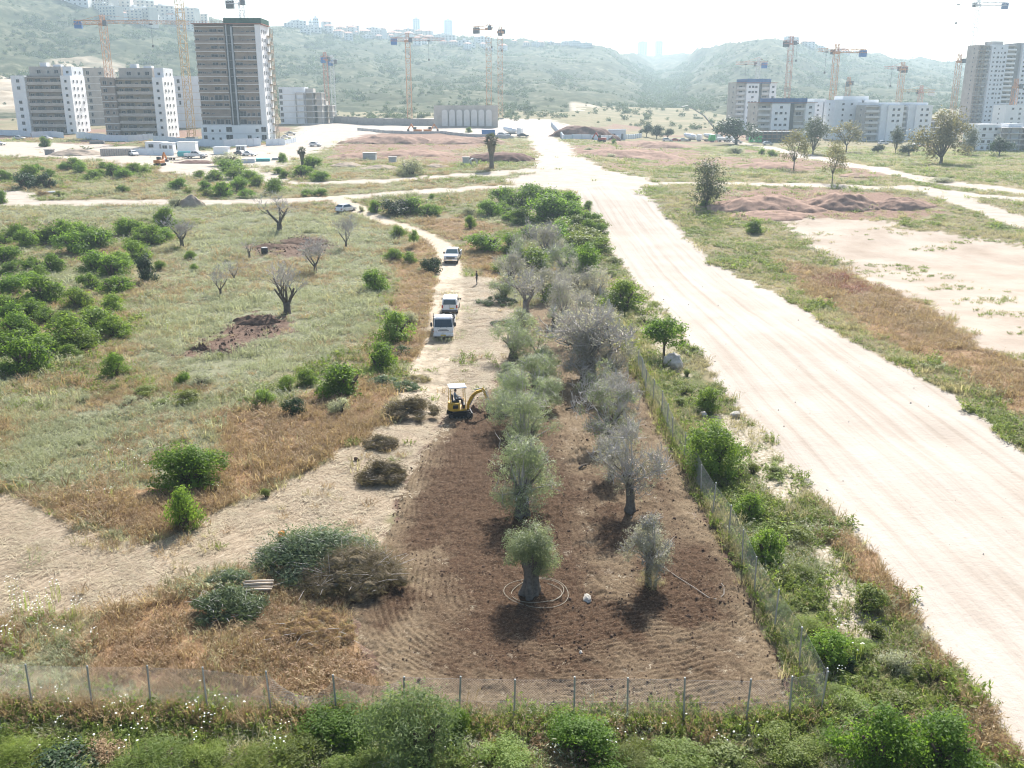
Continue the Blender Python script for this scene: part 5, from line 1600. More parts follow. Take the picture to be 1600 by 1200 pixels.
# ------------------------------------------------------------------ fences
def wire_panel(L, H, cell, top=None, z0=0.05, seg=1, r=0.0023):
    """chain-link wires of one bay between two posts; top(x) is the height of the upper edge"""
    V, F = [], []
    def wire(x0, z0_, x1, z1_):
        n = seg if top else 1
        P_ = []
        for i in range(n + 1):
            t = i / n
            x, z = x0 + (x1 - x0) * t, z0_ + (z1_ - z0_) * t
            if top: z *= top(x) / H
            y = 0.12 * math.sin(x * 2.2) * z / H if top else 0.0
            P_.append((x, y, z0 + z))
        b = len(V)
        for (x, y, z) in P_:
            V.extend([(x - r, y, z), (x + r, y - r, z), (x, y + r, z + r)])
        for i in range(n):
            for k in range(3):
                k2 = (k + 1) % 3
                F.append([b + i * 3 + k, b + i * 3 + k2, b + (i + 1) * 3 + k2, b + (i + 1) * 3 + k])
    s = -H
    while s < L:
        a0, a1 = max(0, s), min(L, s + H)
        if a1 - a0 > 0.01:
            wire(a0, a0 - s, a1, a1 - s)
            wire(a0, H - (a0 - s), a1, H - (a1 - s))
        s += cell
    for z in (0.02, H * 0.5, H - 0.01):
        n = 8 if top else 1
        for i in range(n):
            wire(L * i / n, z, L * (i + 1) / n, z)
    return np_mesh('wire_mesh', np.array(V), np.array(F), [M_wire])

def post_mesh(h, w=0.03):
    mb = MB()
    mb.tube([(0, 0, -0.25), (0, 0, h)], [w, w], 8)
    mb.tube([(0, 0, h), (0, 0, h + 0.02)], [w * 1.15, w * 0.5], 8)
    return mb.mesh('post', M_steel)

def build_fence(name, label, pts, h, dips=(), lean=0.0):
    root = empty(name, pts[0]); tag(root, label, 'fence')
    pm = post_mesh(h, 0.034)
    g = random.Random(len(pts))
    base = Vector(pts[0]); cache = {}
    for i, p in enumerate(pts):
        o = link(bpy.data.objects.new('post', pm), root)
        o.location = p - base
        o.rotation_euler = (g.uniform(-.05, .05), g.uniform(-.06, .06) + lean, 0)
    for i in range(len(pts) - 1):
        a, b = pts[i], pts[i + 1]
        d = Vector((b.x - a.x, b.y - a.y, 0)); L = d.length
        key = round(L, 1)
        dip = dict(dips).get(i)
        if dip:
            me = wire_panel(L, h - 0.1, 0.10, top=lambda x, L=L, dp=dip: (h - 0.1) * (1 - dp * (4 * (x / L) * (1 - x / L)) ** 0.8), seg=6)
        else:
            if key not in cache:
                cache[key] = wire_panel(key, h - 0.1, 0.10)
            me = cache[key]
        o = link(bpy.data.objects.new('wire_mesh', me), root)
        o['kind'] = 'stuff'
        o.location = a - base + Vector((0, 0, 0))
        o.rotation_euler = (0, -math.atan2(b.z - a.z, L), math.atan2(d.y, d.x))
        if not dip: o.scale.x = L / key
    return root

front_px = [(-50,1100),(52,1110),(145,1113),(237,1113),(325,1117),(425,1122),(527,1126),(630,1129),(717,1131),(803,1133),(897,1133),(980,1131),(1068,1133),(1165,1135),(1232,1130),(1281,1120)]
front_pts = [P(u, v) for u, v in front_px]
build_fence('chain_link_fence', 'sagging chain-link fence on steel posts across the front of the tilled plot', front_pts, 1.95, dips=((5, 0.5), (6, 0.22), (4, 0.08)))
A_, B_ = front_pts[-1], P(936, 472)
n_ = 26
right_pts = []
for i in range(n_ + 1):
    q = A_.lerp(B_, i / n_)
    q = Vector((q.x + 0.12 * math.sin(i * 1.7), q.y, 0)); q.z = float(gz(q.x, q.y))
    right_pts.append(q)
right_pts[0] = A_ + Vector((0.07, 0.12, 0))
build_fence('chain_link_fence', 'long chain-link fence between the orchard and the sand road', right_pts, 2.0)

# tall weeds and dry grass growing through the right fence
def fence_weeds():
    g = np.random.default_rng(123)
    n = 1100
    t = g.random(n) ** 0.9
    x = A_.x + (B_.x - A_.x) * t + g.normal(size=n) * 0.32 + 0.28; y = A_.y + (B_.y - A_.y) * t
    s = (0.9 + 0.7 * g.random(n)) * np.interp(y, [28, 71, 107], [0.8, 1.0, 1.2])
    k = g.random(n)
    rot = np.stack([g.normal(size=n) * .1, g.normal(size=n) * .1, g.random(n) * 6.28], 1)
    pt = np.stack([x, y, gz(x, y) - 0.02], 1); sc_ = np.stack([s, s, s * (0.9 + 0.9 * g.random(n))], 1)
    for nm, m, ms in (('green_fence_weeds', k < 0.3, T_green), ('dry_fence_grass', k >= 0.3, T_tan)):
        instanced(nm, pt[m], rot[m], sc_[m], g.integers(0, len(ms), m.sum()), ms)
    n = 900
    t = g.random(n)
    i = np.minimum((t * (len(front_pts) - 1)).astype(int), len(front_pts) - 2); f = t * (len(front_pts) - 1) - i
    fp = np.array([tuple(q) for q in front_pts])
    q = fp[i] + (fp[i + 1] - fp[i]) * f[:, None]
    x, y = q[:, 0], q[:, 1] + g.normal(size=n) * 0.35 - 0.1
    s = 0.8 + 0.6 * g.random(n)
    rot = np.stack([g.normal(size=n) * .1, g.normal(size=n) * .1, g.random(n) * 6.28], 1)
    pt = np.stack([x, y, gz(x, y) - 0.02], 1); sc_ = np.stack([s, s, s * (0.8 + 0.8 * g.random(n))], 1)
    k = g.random(n) + 0.3 * (x < -4)
    for nm, m, ms in (('green_front_weeds', k < 0.55, T_green), ('dry_front_grass', (k >= 0.55) & (k < 0.8), T_tan), ('brown_front_weeds', k >= 0.8, T_dry)):
        instanced(nm, pt[m], rot[m], sc_[m], g.integers(0, len(ms), m.sum()), ms)
fence_weeds()

# ------------------------------------------------------------------ vehicles; nose towards -y, wheels on z = 0
def loft_body(mb, prof, m=0):
    """prof: closed outline of (y, z, half width) in side view"""
    n = len(prof)
    vs = [(-w, y, z) for y, z, w in prof] + [(w, y, z) for y, z, w in prof]
    fs = [list(range(n)), list(range(n, 2 * n))[::-1]]
    for i in range(n):
        j = (i + 1) % n
        fs.append([i, n + i, n + j, j])
    mb.add(vs, fs, m)

def strip_glass(mb, a, b, ins=0.1, out=0.012, m=0, lo=0.06, hi=0.06):
    """pane lying on the sloping face between outline points a and b"""
    (ya, za, wa), (yb, zb, wb) = a, b
    d = Vector((0, yb - ya, zb - za)); n = Vector((0, -d.z, d.y)).normalized()
    if n.z < 0 and abs(n.z) > 0.2: n = -n
    L = d.length; d.normalize()
    def pt(t, sx):
        w = wa + (wb - wa) * t
        return Vector((sx * (w - ins), ya + (yb - ya) * t, za + (zb - za) * t))
    t0, t1 = lo / L, 1 - hi / L
    vs = [pt(t0, -1), pt(t0, 1), pt(t1, 1), pt(t1, -1)]
    vs = [v - n * 0.02 for v in vs] + [v + n * out for v in vs]
    mb.add(vs, [(0, 1, 2, 3), (4, 5, 6, 7), (0, 1, 5, 4), (1, 2, 6, 5), (2, 3, 7, 6), (3, 0, 4, 7)], m)

def side_glass(mb, poly, wz, m=0, out=0.012):
    """poly of (y, z) on the flank; wz(z) is the half width there"""
    n = len(poly)
    for s in (-1, 1):
        vs = [(s * (wz(z) - 0.02), y, z) for y, z in poly] + [(s * (wz(z) + out), y, z) for y, z in poly]
        fs = [list(range(n)), list(range(n, 2 * n))] + [[i, (i + 1) % n, n + (i + 1) % n, n + i] for i in range(n)]
        mb.add(vs, fs, m)

def wheel_meshes(r, w):
    mb = MB(); n = 20
    prof = [(-w / 2, r * 0.62), (-w / 2, r * 0.93), (-w * 0.36, r), (w * 0.36, r), (w / 2, r * 0.93), (w / 2, r * 0.62)]
    vs, fs = [], []
    for k in range(n):
        a = 2 * math.pi * k / n
        for x, q in prof: vs.append((x, q * math.cos(a), q * math.sin(a)))
    m = len(prof)
    for k in range(n):
        k2 = (k + 1) % n
        for i in range(m - 1):
            fs.append([k * m + i, k * m + i + 1, k2 * m + i + 1, k2 * m + i])
    mb.add(vs, fs)
    ty = mb.mesh('tyre', M_tyre, smooth=False)
    mb = MB()
    mb.tube([(-w * 0.38, 0, 0), (-w * 0.34, 0, 0), (w * 0.34, 0, 0), (w * 0.38, 0, 0)], [r * 0.5, r * 0.63, r * 0.63, r * 0.5], 16)
    mb.tube([(-w * 0.46, 0, 0), (w * 0.46, 0, 0)], r * 0.16, 8)
    return ty, mb.mesh('rim', M_rim)

def add_wheels(root, r, w, places):
    ty, ri = wheel_meshes(r, w)
    for x, y in places:
        o = link(bpy.data.objects.new('wheel', ty), root); o.location = (x, y, r)
        link(bpy.data.objects.new('rim', ri), o)

def pair(root, name, mat, box, bevel=0.015):
    x0, x1, y0, y1, z0, z1 = box
    for s in (-1, 1):
        mb = MB(); mb.box(min(s * x0, s * x1), max(s * x0, s * x1), y0, y1, z0, z1)
        mb.obj(name, mat, root, bevel=bevel)

def one(root, name, mat, *boxes, bevel=0.012):
    mb = MB()
    for b in boxes: mb.box(*b)
    return mb.obj(name, mat, root, bevel=bevel)

def flatbed_truck(p, rz, label):
    t = empty('flatbed_truck', p, rz); tag(t, label, 'truck')
    prof = [(0.02, 0.42, 0.93), (0.0, 0.75, 0.95), (0.03, 1.18, 0.95), (0.30, 2.02, 0.86), (0.42, 2.14, 0.82), (1.50, 2.18, 0.82), (1.62, 2.08, 0.86), (1.66, 1.2, 0.95), (1.66, 0.42, 0.95)]
    mb = MB(); loft_body(mb, prof); mb.obj('cab', M_white, t, bevel=0.045, seg=2)
    mb = MB(); strip_glass(mb, prof[2], prof[3], 0.08); mb.obj('windscreen', M_glass, t)
    mb = MB(); side_glass(mb, [(0.25, 1.25), (0.45, 1.92), (1.15, 1.95), (1.15, 1.25)], lambda z: 0.95 - max(0, z - 1.18) * 0.105); mb.obj('side_window', M_glass, t)
    one(t, 'grille', M_black, (-0.52, 0.52, -0.015, 0.03, 0.86, 0.93), (-0.40, 0.40, -0.015, 0.03, 0.99, 1.02))
    pair(t, 'headlight', M_lamp, (0.60, 0.90, -0.02, 0.04, 0.74, 0.92))
    pair(t, 'indicator', M_orange, (0.905, 0.955, -0.01, 0.08, 0.76, 0.90))
    one(t, 'bumper', M_white, (-0.97, 0.97, -0.10, 0.10, 0.36, 0.62), bevel=0.03)
    one(t, 'number_plate', M_plate, (-0.26, 0.26, -0.115, -0.102, 0.43, 0.54))
    for s in (-1, 1):
        mb = MB(); mb.tube([(s * 0.92, 0.15, 1.2), (s * 1.14, -0.02, 1.3), (s * 1.14, -0.02, 1.75), (s * 0.9, 0.2, 1.8)], 0.016, 5)
        mb.box(s * 1.14 - 0.09, s * 1.14 + 0.09, -0.07, 0.02, 1.34, 1.72)
        mb.obj('mirror', M_black, t)
    mb = MB()
    for x in (-0.3, 0.28): mb.tube([(x, -0.0, 1.19), (x + 0.3, 0.08, 1.5)], 0.012, 4)
    mb.obj('wiper', M_black, t)
    one(t, 'chassis', M_dgrey, (-0.42, -0.3, 0.5, 5.3, 0.5, 0.7), (0.3, 0.42, 0.5, 5.3, 0.5, 0.7), (-0.75, 0.75, 1.0, 1.15, 0.4, 0.52), (-0.8, 0.8, 3.9, 4.05, 0.4, 0.5))
    one(t, 'bed_floor', M_wood, (-1.02, 1.02, 1.78, 5.3, 0.88, 0.97))
    one(t, 'headboard', M_greyp, (-1.02, 1.02, 1.74, 1.78, 0.97, 1.75), (-1.05, -0.99, 1.70, 1.80, 0.9, 2.25), (0.99, 1.05, 1.70, 1.80, 0.9, 2.25), (-1.0, 1.0, 1.72, 1.78, 1.9, 1.96))
    for s in (-1, 1):
        one(t, 'drop_side', M_white, (s * 1.03 - 0.02, s * 1.03 + 0.02, 1.82, 5.28, 0.93, 1.36))
    one(t, 'tailgate', M_white, (-1.0, 1.0, 5.28, 5.32, 0.93, 1.36))
    add_wheels(t, 0.39, 0.24, [(-0.80, 0.95), (0.80, 0.95), (-0.80, 4.0), (0.80, 4.0)])
    return t
trk = flatbed_truck(P(693, 531), R(2), 'white cab-over flatbed truck facing the camera on the track')

def coil_load():
    o = empty('hose_coil', trk.location + Vector((0.1, 3.1, 0.98)), 0.2)
    tag(o, 'dark coils of hose loaded upright on the white flatbed truck', 'hose coil')
    for i, (x, y) in enumerate(((-0.35, 0.0), (0.38, 0.1))):
        mb = MB(); g = random.Random(i)
        for k in range(4):
            pts = []
            r = 0.40 + 0.05 * (k % 2) + g.uniform(-.02, .02)
            for a in range(19):
                t = 2 * math.pi * a / 18
                pts.append((x + r * math.cos(t), y + 0.07 * k - 0.1, 0.48 + r * math.sin(t)))
            mb.tube(pts, 0.035, 6, cap=False)
        mb.obj('coil', M_black, o, smooth=True)
coil_load()

def van(p, rz, label):
    """small high-roofed van seen from behind: its tail is at y = 4.3"""
    t = empty('small_van', p, rz); tag(t, label, 'van')
    prof = [(0.0, 0.35, 0.78), (0.0, 0.75, 0.84), (0.12, 0.92, 0.84), (0.95, 1.08, 0.86), (1.65, 1.68, 0.74), (1.95, 1.78, 0.72), (3.9, 1.80, 0.72), (4.22, 1.66, 0.74), (4.32, 1.08, 0.86), (4.36, 0.45, 0.85), (4.3, 0.32, 0.82)]
    mb = MB(); loft_body(mb, prof); mb.obj('body', M_white, t, bevel=0.06, seg=2)
    mb = MB(); strip_glass(mb, prof[3], prof[4], 0.10); mb.obj('windscreen', M_glass, t)
    mb = MB(); strip_glass(mb, prof[7], prof[8], 0.14, -0.012, lo=0.05, hi=0.02)
    (ya, za, wa), (yb, zb, wb) = prof[7], prof[8]
    mb2 = MB(); vs = [(-0.62, 4.245, 1.60), (0.62, 4.245, 1.60), (0.70, 4.325, 1.12), (-0.70, 4.325, 1.12)]
    vs = vs + [(x * 0.99, y + 0.03, z) for x, y, z in vs]
    mb2.add(vs, [(0, 1, 2, 3), (4, 5, 6, 7), (0, 1, 5, 4), (1, 2, 6, 5), (2, 3, 7, 6), (3, 0, 4, 7)])
    mb2.obj('rear_window', M_glass, t, bevel=0.02)
    wz = lambda z: 0.86 - max(0, z - 1.08) * 0.2
    mb = MB(); side_glass(mb, [(1.25, 1.14), (1.78, 1.6), (2.35, 1.62), (2.35, 1.14)], wz); side_glass(mb, [(2.45, 1.14), (2.45, 1.62), (3.3, 1.62), (3.3, 1.14)], wz)
    mb.obj('side_window', M_glass, t)
    pair(t, 'tail_light', M_tail, (0.70, 0.85, 4.26, 4.37, 0.72, 1.06))
    pair(t, 'headlight', M_lamp, (0.5, 0.8, -0.02, 0.12, 0.68, 0.86))
    one(t, 'rear_bumper', M_greyp, (-0.84, 0.84, 4.25, 4.44, 0.34, 0.56), bevel=0.03)
    one(t, 'front_bumper', M_white, (-0.82, 0.82, -0.08, 0.1, 0.32, 0.56), bevel=0.03)
    one(t, 'number_plate', M_plate, (-0.50, -0.02, 4.355, 4.385, 0.66, 0.78))
    one(t, 'door_seam', M_black, (-0.008, 0.008, 4.34, 4.372, 0.58, 1.08))
    pair(t, 'mirror', M_black, (0.88, 1.06, 1.2, 1.3, 1.05, 1.22))
    add_wheels(t, 0.32, 0.2, [(-0.76, 0.8), (0.76, 0.8), (-0.76, 3.5), (0.76, 3.5)])
    return t
pv = P(703, 491)
van(pv + Vector((0, 4.0, 0)), R(180), 'small white van seen from behind in front of the flatbed truck')

def pickup(p, rz, label, paint, name='pickup_truck', cat='pickup'):
    t = empty(name, p, rz); tag(t, label, cat)
    prof = [(0.0, 0.5, 0.92), (-0.02, 1.0, 0.96), (0.10, 1.16, 0.95), (1.45, 1.27, 0.97), (2.15, 1.84, 0.76), (2.4, 1.90, 0.74), (3.75, 1.90, 0.74), (4.0, 1.82, 0.76), (4.12, 1.27, 0.97), (4.12, 0.48, 0.95)]
    mb = MB(); loft_body(mb, prof); mb.obj('body', paint, t, bevel=0.05, seg=2)
    mb = MB(); strip_glass(mb, prof[3], prof[4], 0.10, lo=0.06); mb.obj('windscreen', M_glassg, t)
    mb = MB(); wz = lambda z: 0.97 - max(0, z - 1.27) * 0.37
    side_glass(mb, [(1.85, 1.32), (2.35, 1.78), (2.95, 1.79), (2.95, 1.32)], wz); side_glass(mb, [(3.05, 1.32), (3.05, 1.79), (3.75, 1.79), (3.85, 1.32)], wz)
    mb.obj('side_window', M_glass, t)
    mb = MB()
    mb.box(-0.96, 0.96, 4.12, 6.0, 0.55, 0.75)
    for s in (-1, 1): mb.box(s * 0.96 - 0.06, s * 0.96 + 0.06, 4.12, 6.0, 0.55, 1.28)
    mb.box(-0.96, 0.96, 5.93, 6.02, 0.55, 1.28)
    mb.obj('cargo_bed', paint, t, bevel=0.02)
    one(t, 'grille', M_black, (-0.58, 0.58, -0.05, 0.05, 0.80, 1.06), bevel=0.02)
    one(t, 'grille_bar', M_chrome, (-0.60, 0.60, -0.065, -0.03, 0.91, 0.95))
    pair(t, 'headlight', M_lamp, (0.60, 0.93, -0.045, 0.08, 0.84, 1.04))
    one(t, 'bumper', M_chrome, (-0.97, 0.97, -0.16, 0.08, 0.50, 0.74), bevel=0.03)
    one(t, 'number_plate', M_plate, (-0.26, 0.26, -0.175, -0.162, 0.58, 0.69))
    one(t, 'lower_valance', M_black, (-0.88, 0.88, -0.08, 0.2, 0.32, 0.5))
    pair(t, 'mirror', M_black, (1.0, 1.22, 1.75, 1.86, 1.22, 1.5))
    add_wheels(t, 0.40, 0.27, [(-0.83, 0.95), (0.83, 0.95), (-0.83, 4.85), (0.83, 4.85)])
    return t
pickup(P(704, 413), R(-3), 'silver pickup truck with dark grille facing the camera on the track', M_silver)

def car(p, rz, label, paint, kind=0, group=None, name='parked_car'):
    t = empty(name, p, rz); tag(t, label, 'car', group)
    if kind == 0:      # tall hatchback
        prof = [(0.0, 0.35, 0.78), (-0.02, 0.68, 0.83), (0.15, 0.80, 0.82), (0.95, 0.98, 0.85), (1.7, 1.48, 0.66), (2.1, 1.54, 0.64), (3.45, 1.52, 0.64), (4.05, 1.02, 0.84), (4.15, 0.55, 0.82), (4.1, 0.34, 0.78)]
        gl = [(1.35, 1.02), (1.85, 1.44), (3.3, 1.44), (3.65, 1.02)]; rr, wb = 0.31, (0.8, 3.35)
    else:              # saloon
        prof = [(0.0, 0.32, 0.78), (-0.02, 0.62, 0.83), (0.15, 0.74, 0.82), (1.2, 0.92, 0.85), (1.95, 1.36, 0.66), (2.3, 1.42, 0.64), (3.1, 1.40, 0.64), (3.8, 0.98, 0.83), (4.5, 0.92, 0.82), (4.55, 0.5, 0.82), (4.5, 0.32, 0.78)]
        gl = [(1.6, 0.96), (2.1, 1.32), (3.0, 1.32), (3.45, 0.96)]; rr, wb = 0.31, (0.85, 3.6)
    mb = MB(); loft_body(mb, prof); mb.obj('body', paint, t, bevel=0.05, seg=2)
    mb = MB(); strip_glass(mb, prof[3], prof[4], 0.09); mb.obj('windscreen', M_glass, t)
    mb = MB()
    y0, z0, w0 = prof[6]; y1, z1, w1 = prof[7]
    a, b = 0.12, 0.88
    vs = []
    for tt in (a, b):
        y, z, w = y0 + (y1 - y0) * tt, z0 + (z1 - z0) * tt, w0 + (w1 - w0) * tt - 0.08
        vs += [(-w, y + 0.015, z + 0.015), (w, y + 0.015, z + 0.015)]
    vs = [vs[0], vs[1], vs[3], vs[2]]; vs += [(x, y - 0.04, z - 0.04) for x, y, z in vs]
    mb.add(vs, [(0, 1, 2, 3), (4, 5, 6, 7), (0, 1, 5, 4), (1, 2, 6, 5), (2, 3, 7, 6), (3, 0, 4, 7)]); mb.obj('rear_window', M_glass, t)
    mb = MB(); zt = max(z for y, z in gl)
    side_glass(mb, gl, lambda z: 0.85 - max(0, z - 0.98) * 0.38); mb.obj('side_window', M_glass, t)
    pair(t, 'headlight', M_lamp, (0.48, 0.80, -0.03, 0.12, 0.56, 0.70)); 
    yb = prof[-1][0]
    pair(t, 'tail_light', M_tail, (0.6, 0.83, yb - 0.08, yb + 0.06, 0.66, 0.86))
    add_wheels(t, rr, 0.2, [(-0.74, wb[0]), (0.74, wb[0]), (-0.74, wb[1]), (0.74, wb[1])])
    return t
car(P(546, 333) + Vector((0.2, 3.4, 0)), R(148), 'white hatchback on the bend of the dirt track near the crossing road', M_white)

# ------------------------------------------------------------------ people
def person(p, rz, label, joints, paint, hair=True, name='person', parent=None):
    """one continuous skinned body; joints: name -> (co, radius, parent)"""
    names = list(joints)
    me = bpy.data.meshes.new('body')
    me.from_pydata([joints[n][0] for n in names], [(names.index(joints[n][2]), i) for i, n in enumerate(names) if joints[n][2]], [])
    o = bpy.data.objects.new('body', me); C.objects.link(o)
    o.modifiers.new('s', 'SKIN'); sb = o.modifiers.new('u', 'SUBSURF'); sb.levels = 1; sb.render_levels = 1
    lay = me.skin_vertices[0].data if me.skin_vertices else None
    for i, n in enumerate(names):
        r = joints[n][1]
        lay[i].radius = r if hasattr(r, '__len__') else (r, r)
    lay[0].use_root = True
    dg = bpy.context.evaluated_depsgraph_get()
    bm_ = bpy.data.meshes.new_from_object(o.evaluated_get(dg))
    bpy.data.objects.remove(o)
    bm_.name = 'body'
    mats = [M_skin, paint[0], paint[1], M_black, M_hair]
    bm_.materials.clear()
    for m in mats: bm_.materials.append(m)
    for f in bm_.polygons:
        f.material_index = paint[2](f.center); f.use_smooth = True
    root = empty(name, p, rz); tag(root, label, 'person')
    link(bpy.data.objects.new('body', bm_), root)
    hc = Vector(joints['head'][0])
    mb = MB(); vs, fs = [], []
    for i in range(7):
        th = math.pi * 0.5 * i / 6
        for k in range(12):
            a = 2 * math.pi * k / 12
            vs.append((hc.x - 0.012 + 0.098 * math.sin(th) * math.cos(a), hc.y + 0.092 * math.sin(th) * math.sin(a), hc.z + 0.015 + 0.125 * math.cos(th)))
    for i in range(6):
        for k in range(12):
            fs.append([i * 12 + k, i * 12 + (k + 1) % 12, (i + 1) * 12 + (k + 1) % 12, (i + 1) * 12 + k])
    mb.add(vs, fs); mb.obj('hair', M_hair, root, smooth=True)
    return root

def hand(j, s, wrist, d, pname):
    """palm, thumb and four short fingers"""
    w = Vector(wrist); d = Vector(d).normalized(); side = d.cross(Vector((0, 0, 1)))
    side = side.normalized() if side.length > 0.1 else Vector((0, 1, 0))
    pm = w + d * 0.07
    j['palm' + s] = (tuple(pm), (0.036, 0.02), pname)
    for i in range(4):
        q = pm + d * (0.05 + 0.01 * (i in (1, 2))) + side * (0.018 * (i - 1.5))
        j['f%d%s' % (i, s)] = (tuple(q), 0.009, 'palm' + s)
        j['t%d%s' % (i, s)] = (tuple(q + d * 0.03 + Vector((0, 0, -0.02))), 0.007, 'f%d%s' % (i, s))
    j['th' + s] = (tuple(pm + side * 0.045 + d * 0.01), 0.010, 'palm' + s)

# standing man, facing -x a little towards the camera
J = {'pelvis': ((0, 0, 0.95), (0.15, 0.12), None), 'belly': ((0, 0, 1.12), (0.15, 0.115), 'pelvis'), 'chest': ((0.01, 0, 1.33), (0.18, 0.125), 'belly'),
     'neck': ((0.01, 0, 1.50), 0.06, 'chest'), 'head': ((0.03, 0, 1.645), (0.082, 0.09), 'neck'), 'crown': ((0.025, 0, 1.73), (0.06, 0.065), 'head')}
for s, y in (('L', 0.1), ('R', -0.1)):
    J['hip' + s] = ((0, y, 0.88), 0.095, 'pelvis'); J['knee' + s] = ((0.03 if s == 'L' else -0.02, y * 1.1, 0.50), 0.066, 'hip' + s)
    J['ankle' + s] = ((0.0 if s == 'L' else -0.05, y * 1.3, 0.09), 0.042, 'knee' + s); J['toe' + s] = ((0.15 if s == 'L' else 0.10, y * 1.5, 0.04), (0.04, 0.035), 'ankle' + s)
    J['sh' + s] = ((0.01, y * 1.75, 1.42), 0.068, 'chest'); J['elb' + s] = ((-0.03, y * 2.5, 1.14), 0.048, 'sh' + s)
    J['wr' + s] = ((0.14 if s == 'L' else 0.05, y * 2.3, 0.93), 0.034, 'elb' + s)
    hand(J, s, J['wr' + s][0], (0.4, 0, -0.9), 'wr' + s)
def dress(c):
    if c.z > 1.53: return 0
    if c.z < 0.1: return 3
    if abs(c.y) > 0.17 and c.z < 0.95: return 0
    return 1 if c.z > 0.93 else 2
person(P(745, 445), R(200), 'person in dark clothes standing on the straw beside the brown weeds', J, (M_jacket, M_trouser, dress))

# ------------------------------------------------------------------ yellow mini excavator; arm towards +x
ex_p = P(717, 650)
def mini_excavator(p, rz):
    t = empty('mini_excavator', p, rz); tag(t, 'yellow mini excavator with white canopy digging at the end of the track', 'excavator')
    for s in (-1, 1):
        mb = MB(); prof = []
        for k in range(9):
            a = math.pi / 2 + math.pi * k / 8; prof.append((-0.62 + 0.2 * math.cos(a), 0.2 + 0.2 * math.sin(a)))
        for k in range(9):
            a = -math.pi / 2 + math.pi * k / 8; prof.append((0.62 + 0.2 * math.cos(a), 0.2 + 0.2 * math.sin(a)))
        n = len(prof); y0, y1 = s * 0.52 - 0.12, s * 0.52 + 0.12
        vs = [(x, y0, z) for x, z in prof] + [(x, y1, z) for x, z in prof]
        mb.add(vs, [list(range(n)), list(range(n, 2 * n))[::-1]] + [[i, (i + 1) % n, n + (i + 1) % n, n + i] for i in range(n)])
        for k in range(14):      # grousers
            x = -0.62 + 1.24 * k / 13
            for z in (0.0, 0.4): mb.box(x - 0.02, x + 0.02, y0 - 0.005, y1 + 0.005, z - 0.018, z + 0.018)
        tr = mb.obj('track', M_tyre, t)
        mb = MB()
        for x, r in ((-0.62, 0.13), (0.62, 0.13), (-0.25, 0.07), (0.0, 0.07), (0.25, 0.07)):
            yy = s * 0.52 + s * 0.13
            mb.tube([(x, yy - 0.02, 0.2 if r > 0.1 else 0.09), (x, yy + 0.02, 0.2 if r > 0.1 else 0.09)], r, 12)
        mb.obj('roller', M_dgrey, tr)
    mb = MB(); mb.box(-0.4, 0.4, -0.42, 0.42, 0.2, 0.42); mb.tube([(0, 0, 0.4), (0, 0, 0.52)], 0.32, 16); mb.obj('undercarriage', M_dgrey, t)
    mb = MB(); mb.box(0.86, 0.93, -0.62, 0.62, 0.05, 0.36); mb.box(0.4, 0.88, -0.34, -0.26, 0.16, 0.26); mb.box(0.4, 0.88, 0.26, 0.34, 0.16, 0.26); mb.obj('dozer_blade', M_dgrey, t, bevel=0.01)
    mb = MB()
    pr = []
    for k in range(9):
        a = math.pi / 2 + math.pi * k / 8; pr.append((-0.3 + 0.52 * math.cos(a), 0.52 * math.sin(a)))
    pr += [(0.5, -0.5), (0.56, -0.3), (0.56, 0.3), (0.5, 0.5)]
    n = len(pr)
    mb.add([(x, y, 0.52) for x, y in pr] + [(x, y, 0.66) for x, y in pr], [list(range(n))[::-1], list(range(n, 2 * n))] + [[i, (i + 1) % n, n + (i + 1) % n, n + i] for i in range(n)])
    k = 9
    pb = pr[:k] + [(0.02, -0.52), (0.02, 0.52)]
    n = len(pb)
    mb.add([(x, y, 0.66) for x, y in pb] + [(x * 0.97, y * 0.96, 1.12) for x, y in pb], [list(range(n))[::-1], list(range(n, 2 * n))] + [[i, (i + 1) % n, n + (i + 1) % n, n + i] for i in range(n)])
    mb.obj('house', M_yellow, t, bevel=0.03)
    one(t, 'engine_grille', M_black, (-0.5, -0.12, -0.535, -0.50, 0.74, 1.0), (-0.46, -0.44, -0.545, -0.5, 0.76, 0.98))
    mb = MB()
    for x in (-0.66, 0.42):
        for y in (-0.46, 0.46):
            mb.bar((x, y, 1.08 if x < 0 else 0.66), (x * 0.94, y * 0.98, 2.25), 0.05)
    mb.bar((0.42, -0.46, 1.25), (0.42, 0.46, 1.25), 0.035)
    mb.obj('canopy_frame', M_yellow, t)
    one(t, 'canopy_roof', M_white, (-0.74, 0.52, -0.54, 0.54, 2.24, 2.33), bevel=0.03)
    one(t, 'seat', M_black, (-0.42, 0.02, -0.25, 0.25, 1.12, 1.22), (-0.52, -0.42, -0.24, 0.24, 1.14, 1.68), bevel=0.03)
    mb = MB()
    for y in (-0.22, 0.22): mb.tube([(0.34, y, 0.66), (0.30, y, 1.22)], 0.016, 6); mb.tube([(0.30, y, 1.22), (0.29, y, 1.30)], 0.03, 6)
    mb.box(0.26, 0.44, -0.34, 0.34, 0.66, 0.95); mb.obj('controls', M_black, t)
    def arm(pts, w, name, m):
        mb = MB()
        for (x0, z0, h0), (x1, z1, h1) in zip(pts[:-1], pts[1:]):
            d = Vector((x1 - x0, 0, z1 - z0)).normalized(); nn = Vector((-d.z, 0, d.x))
            a, b = Vector((x0, 0, z0)), Vector((x1, 0, z1))
            c = [a - nn * h0, b - nn * h1, b + nn * h1, a + nn * h0]
            mb.add([(q.x, -w, q.z) for q in c] + [(q.x, w, q.z) for q in c], [(0, 1, 2, 3), (4, 5, 6, 7), (0, 1, 5, 4), (1, 2, 6, 5), (2, 3, 7, 6), (3, 0, 4, 7)])
        return mb.obj(name, m, t, bevel=0.008)
